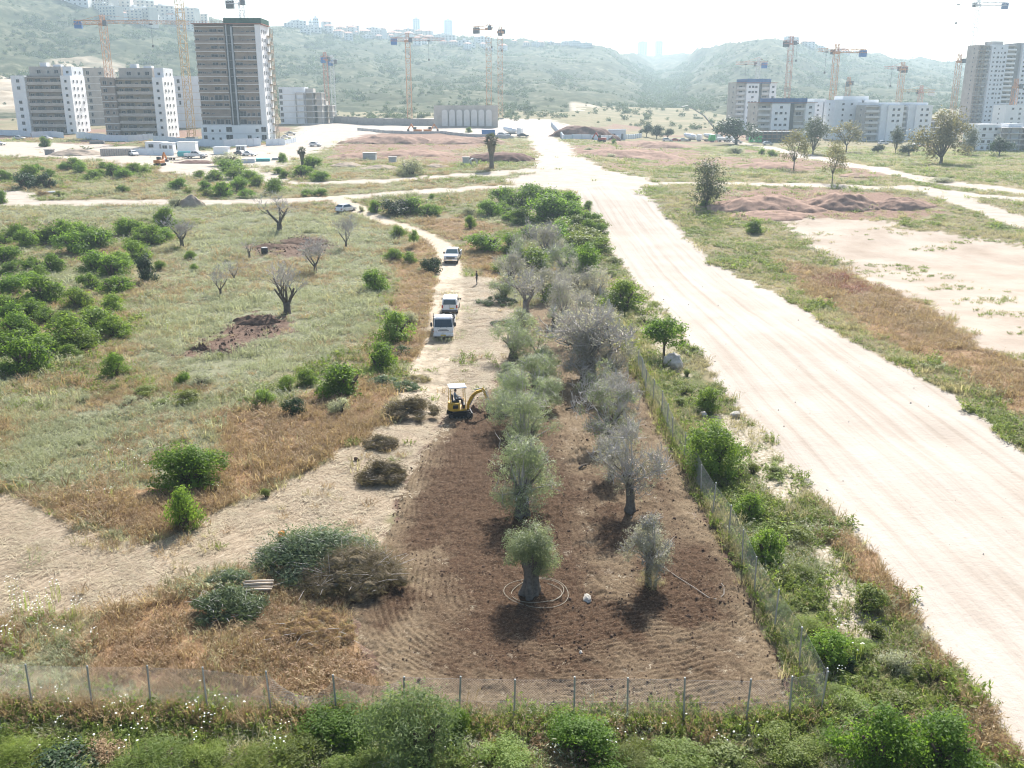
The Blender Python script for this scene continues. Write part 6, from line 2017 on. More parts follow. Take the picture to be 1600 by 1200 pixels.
    mb = MB(); mb.tube([(0.68, 0, 0.5), (0.68, 0, 0.95)], 0.11, 10); mb.obj('swing_post', M_yellow, t)
    arm([(0.68, 0.85, 0.09), (0.98, 1.42, 0.11), (1.30, 1.72, 0.11), (1.82, 1.88, 0.075)], 0.075, 'boom', M_yellow)
    arm([(1.72, 2.02, 0.06), (1.82, 1.88, 0.09), (2.12, 1.15, 0.07), (2.22, 0.78, 0.05)], 0.06, 'stick', M_yellow)
    mb = MB(); mb.tube([(0.82, 0, 0.78), (1.16, 0, 1.48)], [0.05, 0.05], 8); mb.tube([(1.15, 0, 1.94), (1.70, 0, 2.02)], 0.04, 8); mb.tube([(1.98, 0.0, 1.78), (2.26, 0, 1.02)], 0.035, 8)
    mb.obj('hydraulic_ram', M_steel, t)
    pts = [(2.22, 0.80), (2.06, 0.62), (1.98, 0.38), (2.04, 0.18), (2.20, 0.12), (2.30, 0.22)]
    mb = MB(); w = 0.24
    pr2 = pts + [(x * 0.985 + 0.05, z + 0.03) for x, z in pts[::-1]]
    n = len(pr2)
    mb.add([(x, -w, z) for x, z in pr2] + [(x, w, z) for x, z in pr2], [[i, (i + 1) % n, n + (i + 1) % n, n + i] for i in range(n)])
    for s in (-w, w): mb.add([(x, s, z) for x, z in pts], [list(range(len(pts)))])
    for y in (-0.18, 0, 0.18): mb.box(2.26, 2.36, y - 0.03, y + 0.03, 0.20, 0.25)
    mb.obj('bucket', M_dgrey, t)
    return t
EXRZ = R(12)
mini_excavator(ex_p, EXRZ)

# the driver sits facing the arm
J = {'pelvis': ((-0.26, 0, 1.31), (0.15, 0.12), None), 'belly': ((-0.29, 0, 1.46), (0.15, 0.11), 'pelvis'), 'chest': ((-0.27, 0, 1.66), (0.18, 0.12), 'belly'),
     'neck': ((-0.25, 0, 1.81), 0.055, 'chest'), 'head': ((-0.22, 0, 1.94), (0.08, 0.088), 'neck'), 'crown': ((-0.225, 0, 2.02), (0.058, 0.062), 'head')}
for s, y in (('L', 0.1), ('R', -0.1)):
    J['hip' + s] = ((-0.18, y, 1.29), 0.09, 'pelvis'); J['knee' + s] = ((0.22, y * 1.5, 1.33), 0.066, 'hip' + s)
    J['ankle' + s] = ((0.26, y * 1.6, 0.86), 0.042, 'knee' + s); J['toe' + s] = ((0.38, y * 1.7, 0.74), 0.036, 'ankle' + s)
    J['sh' + s] = ((-0.26, y * 1.75, 1.74), 0.066, 'chest'); J['elb' + s] = ((-0.12, y * 2.4, 1.50), 0.048, 'sh' + s)
    J['wr' + s] = ((0.14, y * 2.2, 1.40), 0.034, 'elb' + s)
    hand(J, s, J['wr' + s][0], (1, 0, -0.2), 'wr' + s)
def dress2(c):
    if c.z > 1.84: return 0
    if c.z < 0.88: return 3
    if c.x > 0.12 and c.z > 1.36 and abs(c.y) > 0.17: return 0
    return 2 if (c.z < 1.37) else 1
person(ex_p, EXRZ, 'person in grey-blue shirt sitting at the controls under the excavator canopy', J, (M_shirt, M_trouser, dress2))

M_thatchl = leafy('raked_grass_and_roots', [(0.06, 0.045, 0.028), (0.16, 0.125, 0.08), (0.30, 0.25, 0.165)], 0.3, 0.02, 0.3)
# ------------------------------------------------------------------ heaps, stones, hose and odds and ends
def mound(u, v, w, h, label, mat, seed, depth=None, rough=0.3, cat='earth heap', name='earth_heap', flat=0.0, group=None, n=44):
    """a heap w pixels wide and h pixels high at its foot line; real heightfield sunk into the ground"""
    p = P(u, v); s = scale_at(p)
    W_, H_ = w / s, h / s * 1.05
    D_ = depth or W_ * 0.6
    g = np.linspace(-1, 1, n)
    Xg, Yg = np.meshgrid(g, g, indexing='ij')
    X = Xg * W_ / 2; Y = (Yg + 1) * D_ / 2
    r = np.sqrt(Xg ** 2 + Yg ** 2)
    e = r + 0.22 * fbm(X / (W_ * 0.18) + seed, Y / (D_ * 0.22), seed, 4)
    prof = np.clip(1 - e, 0, 1)
    z = H_ * np.clip(prof / max(0.15, 1 - flat), 0, 1) ** 0.8 * (1 + rough * fbm(X / (W_ * 0.11), Y / (D_ * 0.13) + seed, seed + 5, 4))
    z += H_ * 0.35 * rough * fbm(X / 0.9, Y / 0.9, seed + 9, 4) * (prof > 0)
    wz = gz(p.x + X, p.y + Y) - p.z + z - 0.25 * sst(0.12, 0.0, prof)
    V = np.stack([X, Y, wz], -1).reshape(-1, 3)
    idx = np.arange(n * n).reshape(n, n)
    F = np.stack([idx[:-1, :-1], idx[1:, :-1], idx[1:, 1:], idx[:-1, 1:]], -1)
    keep = (prof > 0)[:-1, :-1] | (prof > 0)[1:, 1:] | (prof > 0)[1:, :-1] | (prof > 0)[:-1, 1:]
    F = F[keep].reshape(-1, 4)
    us = np.unique(F); rm = np.zeros(n * n, np.int64); rm[us] = np.arange(len(us))
    me = np_mesh(name, V[us], rm[F], [mat], smooth=True)
    o = link(bpy.data.objects.new(name, me)); o.location = p
    tag(o, label, cat, group)
    return o

def brush_pile(u, v, w, h, label, leaf, seed, n=2600, ll=0.28, lw=0.06, lumps=12, twigs=50, core=M_thatch, cat='brush pile', name='brush_pile', along=True):
    p = P(u, v); s = scale_at(p); W_, H_ = w / s * 1.3, h / s * 1.0
    lumps = int(lumps * 3.2)
    root = empty(name, p); tag(root, label, cat, 'heaps of cut brush and raked grass')
    g = np.random.default_rng(seed); gg = random.Random(seed)
    cs, rs = [], []
    for i in range(lumps):
        a = gg.uniform(0, 6.28); q = math.sqrt(gg.random()) * 0.98
        x, y = W_ * 0.5 * q * math.cos(a), W_ * 0.40 * q * math.sin(a) + W_ * 0.25
        r = H_ * gg.uniform(0.12, 0.36) * (1.15 - 0.4 * q)
        cs.append((x, y, H_ * (0.6 - 0.5 * q) * gg.uniform(0.45, 1.2))); rs.append(r)
    cs, rs = np.array(cs), np.array(rs)
    # matted core
    bm = bmesh.new()
    for c, r in zip(cs, rs):
        m = bmesh.ops.create_icosphere(bm, subdivisions=2, radius=r * 0.4)
        for vv in m['verts']:
            vv.co = Vector((vv.co.x * 1.35, vv.co.y * 1.1, vv.co.z)) * gg.uniform(0.82, 1.15) + Vector(c)
    me = bpy.data.meshes.new('core'); bm.to_mesh(me); bm.free(); me.materials.append(core)
    link(bpy.data.objects.new('core', me), root)['kind'] = 'stuff'
    n = int(n * 2.6); b = g.integers(0, len(rs), n); d = unit(n, g); d[:, 2] = np.abs(d[:, 2]) * 0.9
    q = cs[b] + d * (rs[b] * (0.45 + 0.95 * g.random(n) ** 1.4))[:, None] * np.array([1.35, 1.1, 1])
    k = q[:, 2] > 0.0
    q, d = q[k], d[k]
    al = np.cross(d, unit(len(d), g) * 0.6 + np.array([0.2, 0.1, 0.8]))
    v1, f1 = leaves_at(q, d, ll, lw, g, 0.5, along=al if along else None)
    link(bpy.data.objects.new('cut_leaves', np_mesh('cut_leaves', v1, f1, [leaf])), root)['kind'] = 'stuff'
    if twigs:
        mb = MB()
        for i in range(twigs * 2):
            c = Vector(cs[gg.randrange(lumps)]); d_ = Vector((gg.uniform(-1, 1), gg.uniform(-.7, .7), gg.uniform(-.1, .45))).normalized()
            L = W_ * gg.uniform(0.08, 0.26)
            mb.tube([c - d_ * L * 0.3, c + d_ * L * 0.4 + Vector((0, 0, 0.08)), c + d_ * L], [0.022, 0.015, 0.006], 4)
        mb.obj('branches', M_twig, root)['kind'] = 'stuff'
    return root
brush_pile(485, 905, 138, 84, 'large pile of cut green branches beside the raked grass heap', M_cut, 1001, 9000, 0.2, 0.05, 18, 200, M_dark)
brush_pile(545, 930, 132, 82, 'big heap of raked brown grass and roots at the edge of the tilled soil', M_thatchl, 1002, 9000, 0.26, 0.016, 26, 90)
brush_pile(345, 972, 86, 60, 'pile of cut grey-green branches left of the bleached poles', M_cut, 1003, 3600, 0.18, 0.045, 12, 60, M_dark)
brush_pile(355, 920, 56, 30, 'smaller heap of cut branches behind the pile by the bleached poles', M_cut, 1013, 1800, 0.18, 0.045, 9, 30, M_dark)
brush_pile(643, 657, 66, 44, 'heap of raked grass left of the mini excavator', M_thatchl, 1004, 4200, 0.30, 0.025, 11, 20)
brush_pile(634, 611, 32, 18, 'small grey-green heap of cuttings above the raked grass heap', M_cut, 1005, 900, 0.25, 0.05, 7, 14)
brush_pile(650, 598, 34, 16, 'low scatter of dry cuttings at the end of the wheel tracks', M_wtan, 1014, 900, 0.28, 0.025, 8, 20)
brush_pile(595, 702, 40, 26, 'upper half of the long windrow of raked weeds', M_thatchl, 1006, 2800, 0.26, 0.03, 10, 14)
brush_pile(596, 757, 54, 46, 'lower tall half of the long windrow of raked weeds', M_thatchl, 1007, 4200, 0.26, 0.03, 12, 20)
brush_pile(622, 555, 40, 16, 'flattened cut green branches beside the track below the truck', M_cut, 1008, 1500, 0.26, 0.06, 8, 20, M_dark)
brush_pile(598, 605, 40, 18, 'cut green branches lying right of the biggest spreading bush', M_cut, 1009, 1500, 0.25, 0.06, 8, 20, M_dark)
brush_pile(778, 478, 50, 18, 'grey cut branches lying on the straw left of the tall dead olive', M_cut, 1010, 1500, 0.3, 0.05, 9, 60)
brush_pile(785, 510, 40, 9, 'dark low cut branches on the straw below the tall dead olive', M_cut, 1011, 800, 0.3, 0.05, 7, 40)
brush_pile(480, 1010, 110, 26, 'matted brown weeds piled at the tilled edge above the front fence', M_wdry, 1012, 3200, 0.34, 0.025, 12, 10)

def rock(u, v, w, h, label, seed, mat=None, name='boulder', cat='rock'):
    p = P(u, v); s = scale_at(p)
    me = stone_mesh(seed, mat or M_lime_rock, 0.5, 3)
    o = link(bpy.data.objects.new(name, me)); k = w / s * 1.15
    o.location = p + Vector((0, k * 0.3, h / s * 0.35)); o.scale = (k, k * 0.8, h / s * 1.2); o.rotation_euler = (0.1, 0.2, seed)
    tag(o, label, cat)
rock(1054, 578, 32, 26, 'big pale boulder on the bank between fence and sand road', 2)
rock(918, 942, 17, 11, 'whitish stone lying alone on the tilled soil between the two rows', 5)
rock(448, 1092, 9, 6, 'small white stone behind the sagging front fence', 7)
rock(489, 1086, 8, 6, 'white stone on the brown weeds right of the sag in the fence', 8)
rock(834, 1112, 12, 7, 'flat white stone in front of the middle front fence posts', 9)
rock(908, 1023, 7, 6, 'small white stone on the furrows below the lone whitish stone', 11)
rock(557, 721, 9, 7, 'brownish block lying on the straw left of the raked windrow', 12, M_clod)
rock(1100, 652, 14, 10, 'pale rock on the rubble behind the large fence bush', 14)
rock(1150, 652, 16, 9, 'flat pale rock on the rubble near the sand road', 15)

def hose(pts, label, mat, r=0.015, name='irrigation_hose'):
    mb = MB(); mb.tube(pts, r, 6)
    o = mb.obj(name, mat, smooth=True); tag(o, label, 'hose')
    return o
def ring():
    c = P(829, 931); pts = []
    g = random.Random(3)
    for k in range(150):
        t = k / 149 * 2 * math.pi * 2.3 - 0.9
        r = 1.22 + 0.2 * math.sin(t * 0.37) + 0.09 * math.sin(t * 2.3 + 0.4 * t)
        x, y = c.x + 0.22 + 0.16 * math.sin(t * 0.21) + r * 1.05 * math.cos(t), c.y + 0.12 + r * 0.95 * math.sin(t)
        pts.append((x, y, float(gz(x, y)) + 0.13 + 0.05 * math.sin(t * 1.1) + 0.02 * (k / 150)))
    hose(pts, 'pale loops of irrigation hose laid round the nearest olive tree', M_hose)
ring()
pp = [P(u, v) for u, v in ((1018, 862), (1030, 885), (1058, 905), (1085, 922), (1108, 938), (1122, 940), (1131, 932), (1131, 920), (1126, 914))]
pts = []
for i in range(len(pp) - 1):
    for k in range(5):
        q = pp[i].lerp(pp[i + 1], k / 5); pts.append((q.x, q.y, q.z + 0.12))
hose(pts, 'grey hose trailing right from the nearest tree of the right row', M_hosed, 0.02)

def poles():
    p = P(402, 934); root = empty('timber_stack', p, 0.12); tag(root, 'small stack of bleached wooden poles beside the cut branches', 'timber')
    g = random.Random(5)
    mb = MB(); mb.tube([(0, 0, 0), (0, 0, 0)], 0.01, 3)
    pl = MB(); pl.tube([(-0.65, 0, 0), (0, 0.01, 0.01), (0.65, 0, 0)], [0.055, 0.06, 0.05], 8); me = pl.mesh('pole', M_wood, smooth=True)
    for i, (y, z, a) in enumerate(((0.0, 0.40, .02), (0.22, 0.42, -.05), (0.45, 0.41, .06), (0.70, 0.40, -.02), (0.33, 0.52, .03), (0.58, 0.52, -.08))):
        o = link(bpy.data.objects.new('pole', me), root); o.location = (g.uniform(-.06, .06), y, z); o.rotation_euler = (0, g.uniform(-.03, .03), a)
    pr = MB(); pr.tube([(0, -0.1, 0.15), (0, 0.85, 0.15)], [0.17, 0.17], 8); me = pr.mesh('bearer', M_deadwood)
    for x in (-0.42, 0.42):
        o = link(bpy.data.objects.new('bearer', me), root); o.location = (x, 0, 0)
poles()

def barrel():
    p = P(413, 398); root = empty('barrel', p + Vector((0, 0.3, 0.0)), 0.3); tag(root, 'black plastic barrel standing among dug earth in the meadow', 'barrel')
    mb = MB(); mb.tube([(0, 0, 0), (0, 0, 0.05), (0, 0, 0.3), (0, 0, 0.34), (0, 0, 0.62), (0, 0, 0.66), (0, 0, 0.95), (0, 0, 1.0)], [0.42, 0.48, 0.5, 0.53, 0.53, 0.5, 0.48, 0.44], 20)
    mb.obj('drum', M_black, root, smooth=False)
    mb = MB(); mb.tube([(0, 0, 1.0), (0, 0, 1.05)], [0.43, 0.40], 20); mb.tube([(0.2, 0, 1.05), (0.2, 0, 1.09)], 0.07, 10); mb.obj('lid', M_conc, root)
barrel()

def orange_can():
    p = P(441, 838); root = empty('petrol_can', p, 0.5); tag(root, 'small orange plastic can at the edge of the cut branch pile', 'petrol can')
    one(root, 'body', M_bag, (-0.2, 0.2, -0.1, 0.1, 0, 0.26), bevel=0.04)
    mb = MB(); mb.tube([(-0.12, 0, 0.25), (-0.1, 0, 0.33), (0.08, 0, 0.33), (0.1, 0, 0.25)], 0.02, 6); mb.obj('handle', M_bag, root)
    mb = MB(); mb.tube([(0.16, 0, 0.25), (0.19, 0, 0.34)], 0.03, 8); mb.obj('spout', M_white, root)
orange_can()

def cut_limb(u, v, L, a, label):
    p = P(u, v); s = scale_at(p); L = L / s
    mb = MB(); d = Vector((math.cos(a), math.sin(a), 0))
    q = p + Vector((0, 0, 0.12))
    mb.tube([q, q + d * L * 0.5 + Vector((0, 0, 0.1)), q + d * L + Vector((0, 0, 0.05))], [0.07, 0.055, 0.03], 6)
    for t, b in ((0.4, 0.8), (0.65, -0.7)):
        e = q + d * L * t
        mb.tube([e, e + Vector((math.cos(a + b), math.sin(a + b), 0.3)) * L * 0.3], [0.04, 0.015], 5)
    tag(mb.obj('cut_limb', M_deadwood, smooth=True), label, 'branch')
cut_limb(884, 642, 30, 0.5, 'bare cut limb lying on the soil between the olive rows')
cut_limb(905, 735, 22, 0.9, 'thin pale branch lying between the broad olive and the twisted one')
# ------------------------------------------------------------------ buildings under construction
M_bwhite = plain('white_stone_cladding', (0.86, 0.86, 0.85), 0.8, 0, 0.05, 0.4, 0.2)
M_bgrey = plain('raw_concrete_wall', (0.47, 0.43, 0.385), 0.9, 0, 0.18, 0.35, 0.1)
M_bbrown = plain('raw_block_wall', (0.33, 0.265, 0.22), 0.9, 0, 0.22, 0.4, 0.1)
M_btan = plain('tan_block_wall', (0.40, 0.33, 0.25), 0.9, 0, 0.22, 0.4, 0.1)
M_parapet = plain('beige_balcony_wall', (0.50, 0.44, 0.385), 0.85, 0, 0.2, 0.5, 0.1)
M_slab = plain('concrete_floor_slab', (0.66, 0.635, 0.60), 0.85, 0, 0.12, 0.5, 0.1)
M_bpale = plain('pale_grey_render', (0.74, 0.76, 0.78), 0.85, 0, 0.08, 0.4, 0.1)
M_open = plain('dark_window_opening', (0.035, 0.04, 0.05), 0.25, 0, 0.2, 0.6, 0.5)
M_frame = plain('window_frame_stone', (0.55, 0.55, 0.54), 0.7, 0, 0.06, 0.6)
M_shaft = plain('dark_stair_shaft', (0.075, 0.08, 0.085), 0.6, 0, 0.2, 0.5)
M_netg = plain('dark_green_safety_net', (0.035, 0.10, 0.075), 0.85, 0, 0.15, 0.6, 0.1)
M_netb = plain('blue_safety_net', (0.05, 0.13, 0.30), 0.85, 0, 0.15, 0.6, 0.1)
M_scaf = plain('rusty_scaffold', (0.34, 0.22, 0.15), 0.8, 0.2, 0.25, 0.8)
M_red = plain('red_oxide_edge', (0.32, 0.13, 0.09), 0.8, 0, 0.2, 0.6)
M_crane = plain('orange_crane_steel', (0.52, 0.26, 0.13), 0.55, 0.1, 0.12, 0.5)
M_craney = plain('yellow_crane_steel', (0.55, 0.38, 0.18), 0.55, 0.1, 0.12, 0.5)
M_craner = plain('red_crane_steel', (0.48, 0.20, 0.14), 0.55, 0.1, 0.12, 0.5)
M_cranew = plain('pale_crane_steel', (0.60, 0.60, 0.60), 0.55, 0.1, 0.08, 0.5)

_win = {}
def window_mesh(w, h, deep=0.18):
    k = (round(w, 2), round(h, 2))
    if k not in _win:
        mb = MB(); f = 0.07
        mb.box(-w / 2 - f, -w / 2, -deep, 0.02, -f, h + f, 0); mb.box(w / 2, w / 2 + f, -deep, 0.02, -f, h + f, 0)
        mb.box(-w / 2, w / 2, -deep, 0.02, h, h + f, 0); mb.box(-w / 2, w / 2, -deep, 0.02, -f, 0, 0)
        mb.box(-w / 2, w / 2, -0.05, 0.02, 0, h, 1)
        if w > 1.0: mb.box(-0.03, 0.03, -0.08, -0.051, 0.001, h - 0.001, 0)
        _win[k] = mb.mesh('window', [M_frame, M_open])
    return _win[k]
_boxes = {}
def boxmesh(name, x, y, z, mat):
    k = (name, round(x, 2), round(y, 2), round(z, 2), mat.name)
    if k not in _boxes:
        mb = MB(); mb.box(-x / 2, x / 2, -y / 2, y / 2, 0, z); _boxes[k] = mb.mesh(name, mat)
    return _boxes[k]

def child(root, name, me, loc, rz=0.0, kind=None):
    o = bpy.data.objects.new(name, me); C.objects.link(o); o.parent = root
    o.location = loc; o.rotation_euler = (0, 0, rz)
    if kind: o['kind'] = kind
    return o

def block(root, x0, x1, y0, y1, nf, fh, mat, front=None, right=None, left=None, z0=0.0, slab=0.35, slab_m=None, top=0.9, bay=None):
    """one wing: walls, floor slabs, window rows. front/right/left: list of (position along face, width, height)
    bay: (depth, parapet material) makes the front a stack of open balconies"""
    W_, D_, H_ = x1 - x0, y1 - y0, nf * fh
    gr = random.Random(int(W_ * 100 + nf * 7 + x0 * 31))
    mb = MB()
    yb = y0 + (bay[0] if bay else 0.0)
    mb.box(x0, x1, yb, y1, z0 - (2.0 if z0 == 0 else 0), z0 + H_ + top)
    mb.obj('wall', mat, root)
    for f in range(nf + 1 if bay else nf):
        z = z0 + f * fh
        if slab:
            sm = slab_m or M_slab
            ex = 0.06 if not bay else 0.02
            me = boxmesh('floor_slab', W_ + 2 * ex if not bay else W_ - 0.02, (yb - y0) + 0.12 if bay else D_ + 2 * ex, slab, sm)
            child(root, 'floor_slab', me, ((x0 + x1) / 2, (y0 + yb) / 2 if bay else (y0 + y1) / 2, z + 0.01 * (f == 0)))
        if f == nf: break
        if bay and f > 0 and gr.random() < 0.85:
            child(root, 'parapet', boxmesh('parapet', W_ - 0.04, 0.15, 1.0, bay[1]), ((x0 + x1) / 2, y0 + 0.06, z + slab))
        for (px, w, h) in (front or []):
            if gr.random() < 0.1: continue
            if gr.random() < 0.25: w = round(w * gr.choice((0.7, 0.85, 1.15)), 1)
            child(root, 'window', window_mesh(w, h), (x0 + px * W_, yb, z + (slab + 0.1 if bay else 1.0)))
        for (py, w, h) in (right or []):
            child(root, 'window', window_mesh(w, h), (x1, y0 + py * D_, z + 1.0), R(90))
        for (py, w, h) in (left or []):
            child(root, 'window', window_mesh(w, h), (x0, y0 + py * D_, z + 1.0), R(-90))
    return z0 + H_ + top

def building(u, v, rz, label, name='apartment_building', group=None):
    p = P(u, v); o = empty(name, p, rz); tag(o, label, 'building', group)
    return o, scale_at(p), p

def scaffold(root, x0, x1, y, z1, name='scaffold', mat=None, step=2.2):
    mb = MB()
    n = max(1, int((x1 - x0) / 2.0))
    for i in range(n + 1):
        x = x0 + (x1 - x0) * i / n
        for yy in (y - 1.0, y - 0.15): mb.bar((x, yy, 0), (x, yy, z1), 0.12)
    z = step
    while z < z1:
        for yy in (y - 1.0, y - 0.15): mb.bar((x0, yy, z), (x1, yy, z), 0.1)
        mb.box(x0, x1, y - 1.0, y - 0.2, z - 0.12, z - 0.06)
        z += step
    return mb.obj(name, mat or M_scaf, root)

def netting(root, x0, x1, y0, y1, z0, z1, mat):
    mb = MB()
    t = 0.12
    mb.box(x0, x1, y0 - t, y0, z0, z1); mb.box(x0, x1, y1, y1 + t, z0, z1); mb.box(x0 - t, x0, y0, y1, z0, z1); mb.box(x1, x1 + t, y0, y1, z0, z1)
    x = x0 + 0.6
    while x < x1:
        mb.bar((x, y0 - t - 0.05, z0), (x, y0 - t - 0.05, z1 + 0.5), 0.12); x += 2.4
    return mb.obj('safety_net', mat, root)

# left group ------------------------------------------------------------
def left_block(u, v, label, sw=1.0, tan=False):
    o, s, p = building(u, v, R(0), label, group='six to eight storey blocks of the left site')
    wm = M_btan if tan else M_bbrown
    fh = 3.05
    # white stair wing on the left
    block(o, -15.5 * sw, -9.5 * sw, -1.0, 10, 8, fh, M_bwhite if not tan else M_bbrown, front=[(0.5, 1.3, 1.3)] if not tan else [(0.3, 1.4, 1.4), (0.75, 1.0, 1.0)], slab=0.0 if not tan else 0.35, z0=0)
    # open bays
    block(o, -9.4 * sw, 7.0, -0.3, 11, 8, fh, wm, front=[(0.10, 1.6, 1.9), (0.3, 3.4, 2.2), (0.52, 1.2, 1.4), (0.73, 3.4, 2.2), (0.92, 1.4, 1.8)], slab=0.3, slab_m=M_parapet, bay=(1.7, M_parapet))
    block(o, -8.4 * sw, 6.0, 2.4, 11, 1, fh, M_bgrey, front=[(0.3, 1.8, 1.4), (0.6, 1.2, 1.2), (0.85, 1.8, 1.4)], z0=8 * fh + 0.92, slab=0)
    # clad right wing
    block(o, 7.05, 11.5, -1.6, 13, 8, fh, M_bwhite, front=[(0.5, 1.0, 1.0)], right=[(0.2, 0.9, 1.1), (0.45, 0.9, 1.1), (0.75, 0.9, 1.1)], slab=0)
    block(o, 7.2, 11.2, 1.5, 13, 1, fh, M_bpale, right=[(0.3, 0.8, 1.0), (0.7, 0.8, 1.0)], front=[(0.5, 1.0, 1.0)], z0=8 * fh + 0.92, slab=0)
    mb = MB(); mb.box(-4, -1, 4, 7, 9 * fh + 1.8, 9 * fh + 3.6); mb.box(1.5, 5, 5, 8, 9 * fh + 1.8, 9 * fh + 2.8); mb.obj('roof_housing', M_bpale, o)
    return fit(o, 97 if not tan else 99)
left_block(84, 209, 'grey and white apartment block with white stair wing, leftmost of the left site', 1.0)
left_block(224, 216, 'apartment block with tan brick bays left of the tall dark tower', 1.0, True)
def slim_block(u, v, W_, D_, nf, label, mat, fr, rt, rz=R(0), z0=0.0, slab=0.3, group=None, vt=None):
    o, s, p = building(u, v, rz, label, group=group)
    block(o, -W_ / 2, W_ / 2, 0, D_, nf, 3.05, mat, front=fr, right=rt, slab=slab)
    return fit(o, vt) if vt else o
o = slim_block(152, 196, 12, 12, 8, 'half hidden concrete block between the two grey and white blocks', M_bgrey, [(0.15, 1.4, 1.6), (0.38, 1.4, 1.6), (0.85, 1.2, 1.2)], [(0.3, 1.0, 1.0)], vt=106)
o = slim_block(296, 200, 15, 12, 7, 'pale unfinished slab block just left of the tall dark tower', M_bpale, [(0.12, 1.2, 1.6), (0.3, 1.2, 1.6)], [(0.3, 1, 1)], vt=119)

def tall_tower():
    o, s, p = building(371, 222, R(1), 'tall dark apartment tower with green roof netting on the left site')
    fh, nf = 3.3, 13
    zp = 2 * fh + 0.4
    block(o, -15, 13.5, -0.2, 14, 2, fh, M_bwhite, front=[(0.06, 1.4, 1.8), (0.17, 0.9, 0.9), (0.28, 0.9, 0.9), (0.42, 2.8, 2.0), (0.72, 1.6, 1.8), (0.84, 1.2, 1.2), (0.94, 2.0, 2.0)], right=[(0.3, 1.0, 1.0)], slab=0.25, top=0.38)
    L_ = [(0.08, 1.5, 1.7), (0.22, 1.4, 1.5), (0.40, 1.1, 1.2), (0.62, 3.0, 2.0), (0.88, 2.0, 1.9)]
    block(o, -14.6, -2.0, 0.3, 13, nf - 1, fh, M_bbrown, front=L_, z0=zp, bay=(0.9, M_bbrown), slab=0.34, top=1.2)
    block(o, 1.7, 11.0, 0.3, 13, nf - 1, fh, M_bbrown, front=[(0.16, 2.6, 2.0), (0.42, 1.1, 1.2), (0.64, 1.2, 1.3), (0.88, 1.4, 1.5)], z0=zp, bay=(0.9, M_bbrown), slab=0.34, top=1.2)
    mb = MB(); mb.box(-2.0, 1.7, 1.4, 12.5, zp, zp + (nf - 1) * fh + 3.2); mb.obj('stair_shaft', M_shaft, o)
    for f in range(nf - 1):
        child(o, 'floor_slab', boxmesh('floor_slab', 3.4, 0.5, 0.25, M_concd), (-0.15, 1.2, zp + f * fh))
    mb = MB(); mb.bar((-1.2, 0.9, zp), (-1.2, 0.9, zp + nf * fh), 0.5); mb.bar((1.0, 0.9, 0), (1.0, 0.9, zp + nf * fh - 3), 0.7); mb.obj('hoist_mast', M_steel, o)
    block(o, 11.05, 13.4, -0.15, 15, nf - 1, fh, M_bwhite, right=[(0.12, 0.9, 1.3), (0.34, 0.9, 1.3), (0.52, 0.9, 1.3)], z0=zp, slab=0, top=1.0)
    zt = zp + (nf - 1) * fh + 1.2
    netting(o, -1.6, 13.8, -0.4, 14.2, zt, zt + 2.3, M_netg)
    mb = MB(); mb.box(-15.2, 14.2, -0.9, 14.8, zt - 0.1, zt + 0.18); mb.obj('roof_deck', M_red, o)
    mb = MB()
    for i in range(12): mb.bar((-15 + i * 1.2, -0.8, zt), (-15 + i * 1.2, -0.8, zt + 1.1), 0.12)
    mb.bar((-15, -0.8, zt + 1.0), (-1.6, -0.8, zt + 1.0), 0.1); mb.obj('guard_rail', M_red, o)
    # scaffolded back corner seen along the right flank
    mb = MB(); 
    for f in range(nf + 1):
        z = f * fh + 0.6
        mb.box(13.5, 15.0, 9.6, 15.2, z, z + 0.35); mb.box(14.7, 14.9, 9.8, 15.0, z + 0.35, z + 1.3)
    for y in (9.8, 12.4, 15.0): mb.bar((14.9, y, 0), (14.9, y, nf * fh + 4), 0.25)
    mb.obj('scaffold', M_btan, o)
    return fit(o, 26)
tall_tower()
def frame_block(u, v, W_, D_, nf, label, rz=R(0), net=None, mat=None, fh=3.1, group=None, vt=None):
    """concrete skeleton: slabs, columns and a closed core"""
    o, s, p = building(u, v, rz, label, name='building_skeleton', group=group)
    for f in range(nf + 1):
        child(o, 'floor_slab', boxmesh('floor_slab', W_, D_, 0.35, M_slab), (0, D_ / 2, f * fh))
    cm = boxmesh('column', 0.5, 0.5, nf * fh + 1.5, M_concd)
    k = max(2, int(W_ / 4.5))
    for i in range(k + 1):
        child(o, 'column', cm, (-W_ / 2 + 0.4 + (W_ - 0.8) * i / k, 0.4, -1.5))
        child(o, 'column', cm, (-W_ / 2 + 0.4 + (W_ - 0.8) * i / k, D_ - 0.4, -1.5))
    mb = MB(); mb.box(-W_ * 0.22, W_ * 0.16, D_ * 0.3, D_ * 0.9, -1, nf * fh + 2.4); mb.box(W_ * 0.30, W_ * 0.46, 1.2, D_ - 1, -1, nf * fh); mb.obj('core_wall', mat or M_bgrey, o)
    if net: netting(o, -W_ / 2, W_ / 2, -0.2, D_ + 0.2, nf * fh + 0.4, nf * fh + 2.2, net)
    return fit(o, vt) if vt else o
o = slim_block(459, 194, 14, 10, 6, 'pale block with red roof edge right behind the tall dark tower', M_bpale, [(0.08, 1.6, 1.8)], [(0.3, 1, 1)], vt=136)
frame_block(484, 194, 14, 10, 5, 'open concrete skeleton right of the pale block behind the tower', vt=138)
frame_block(505, 193, 11, 9, 3, 'lowest open concrete skeleton beside the two slim cranes', vt=158)

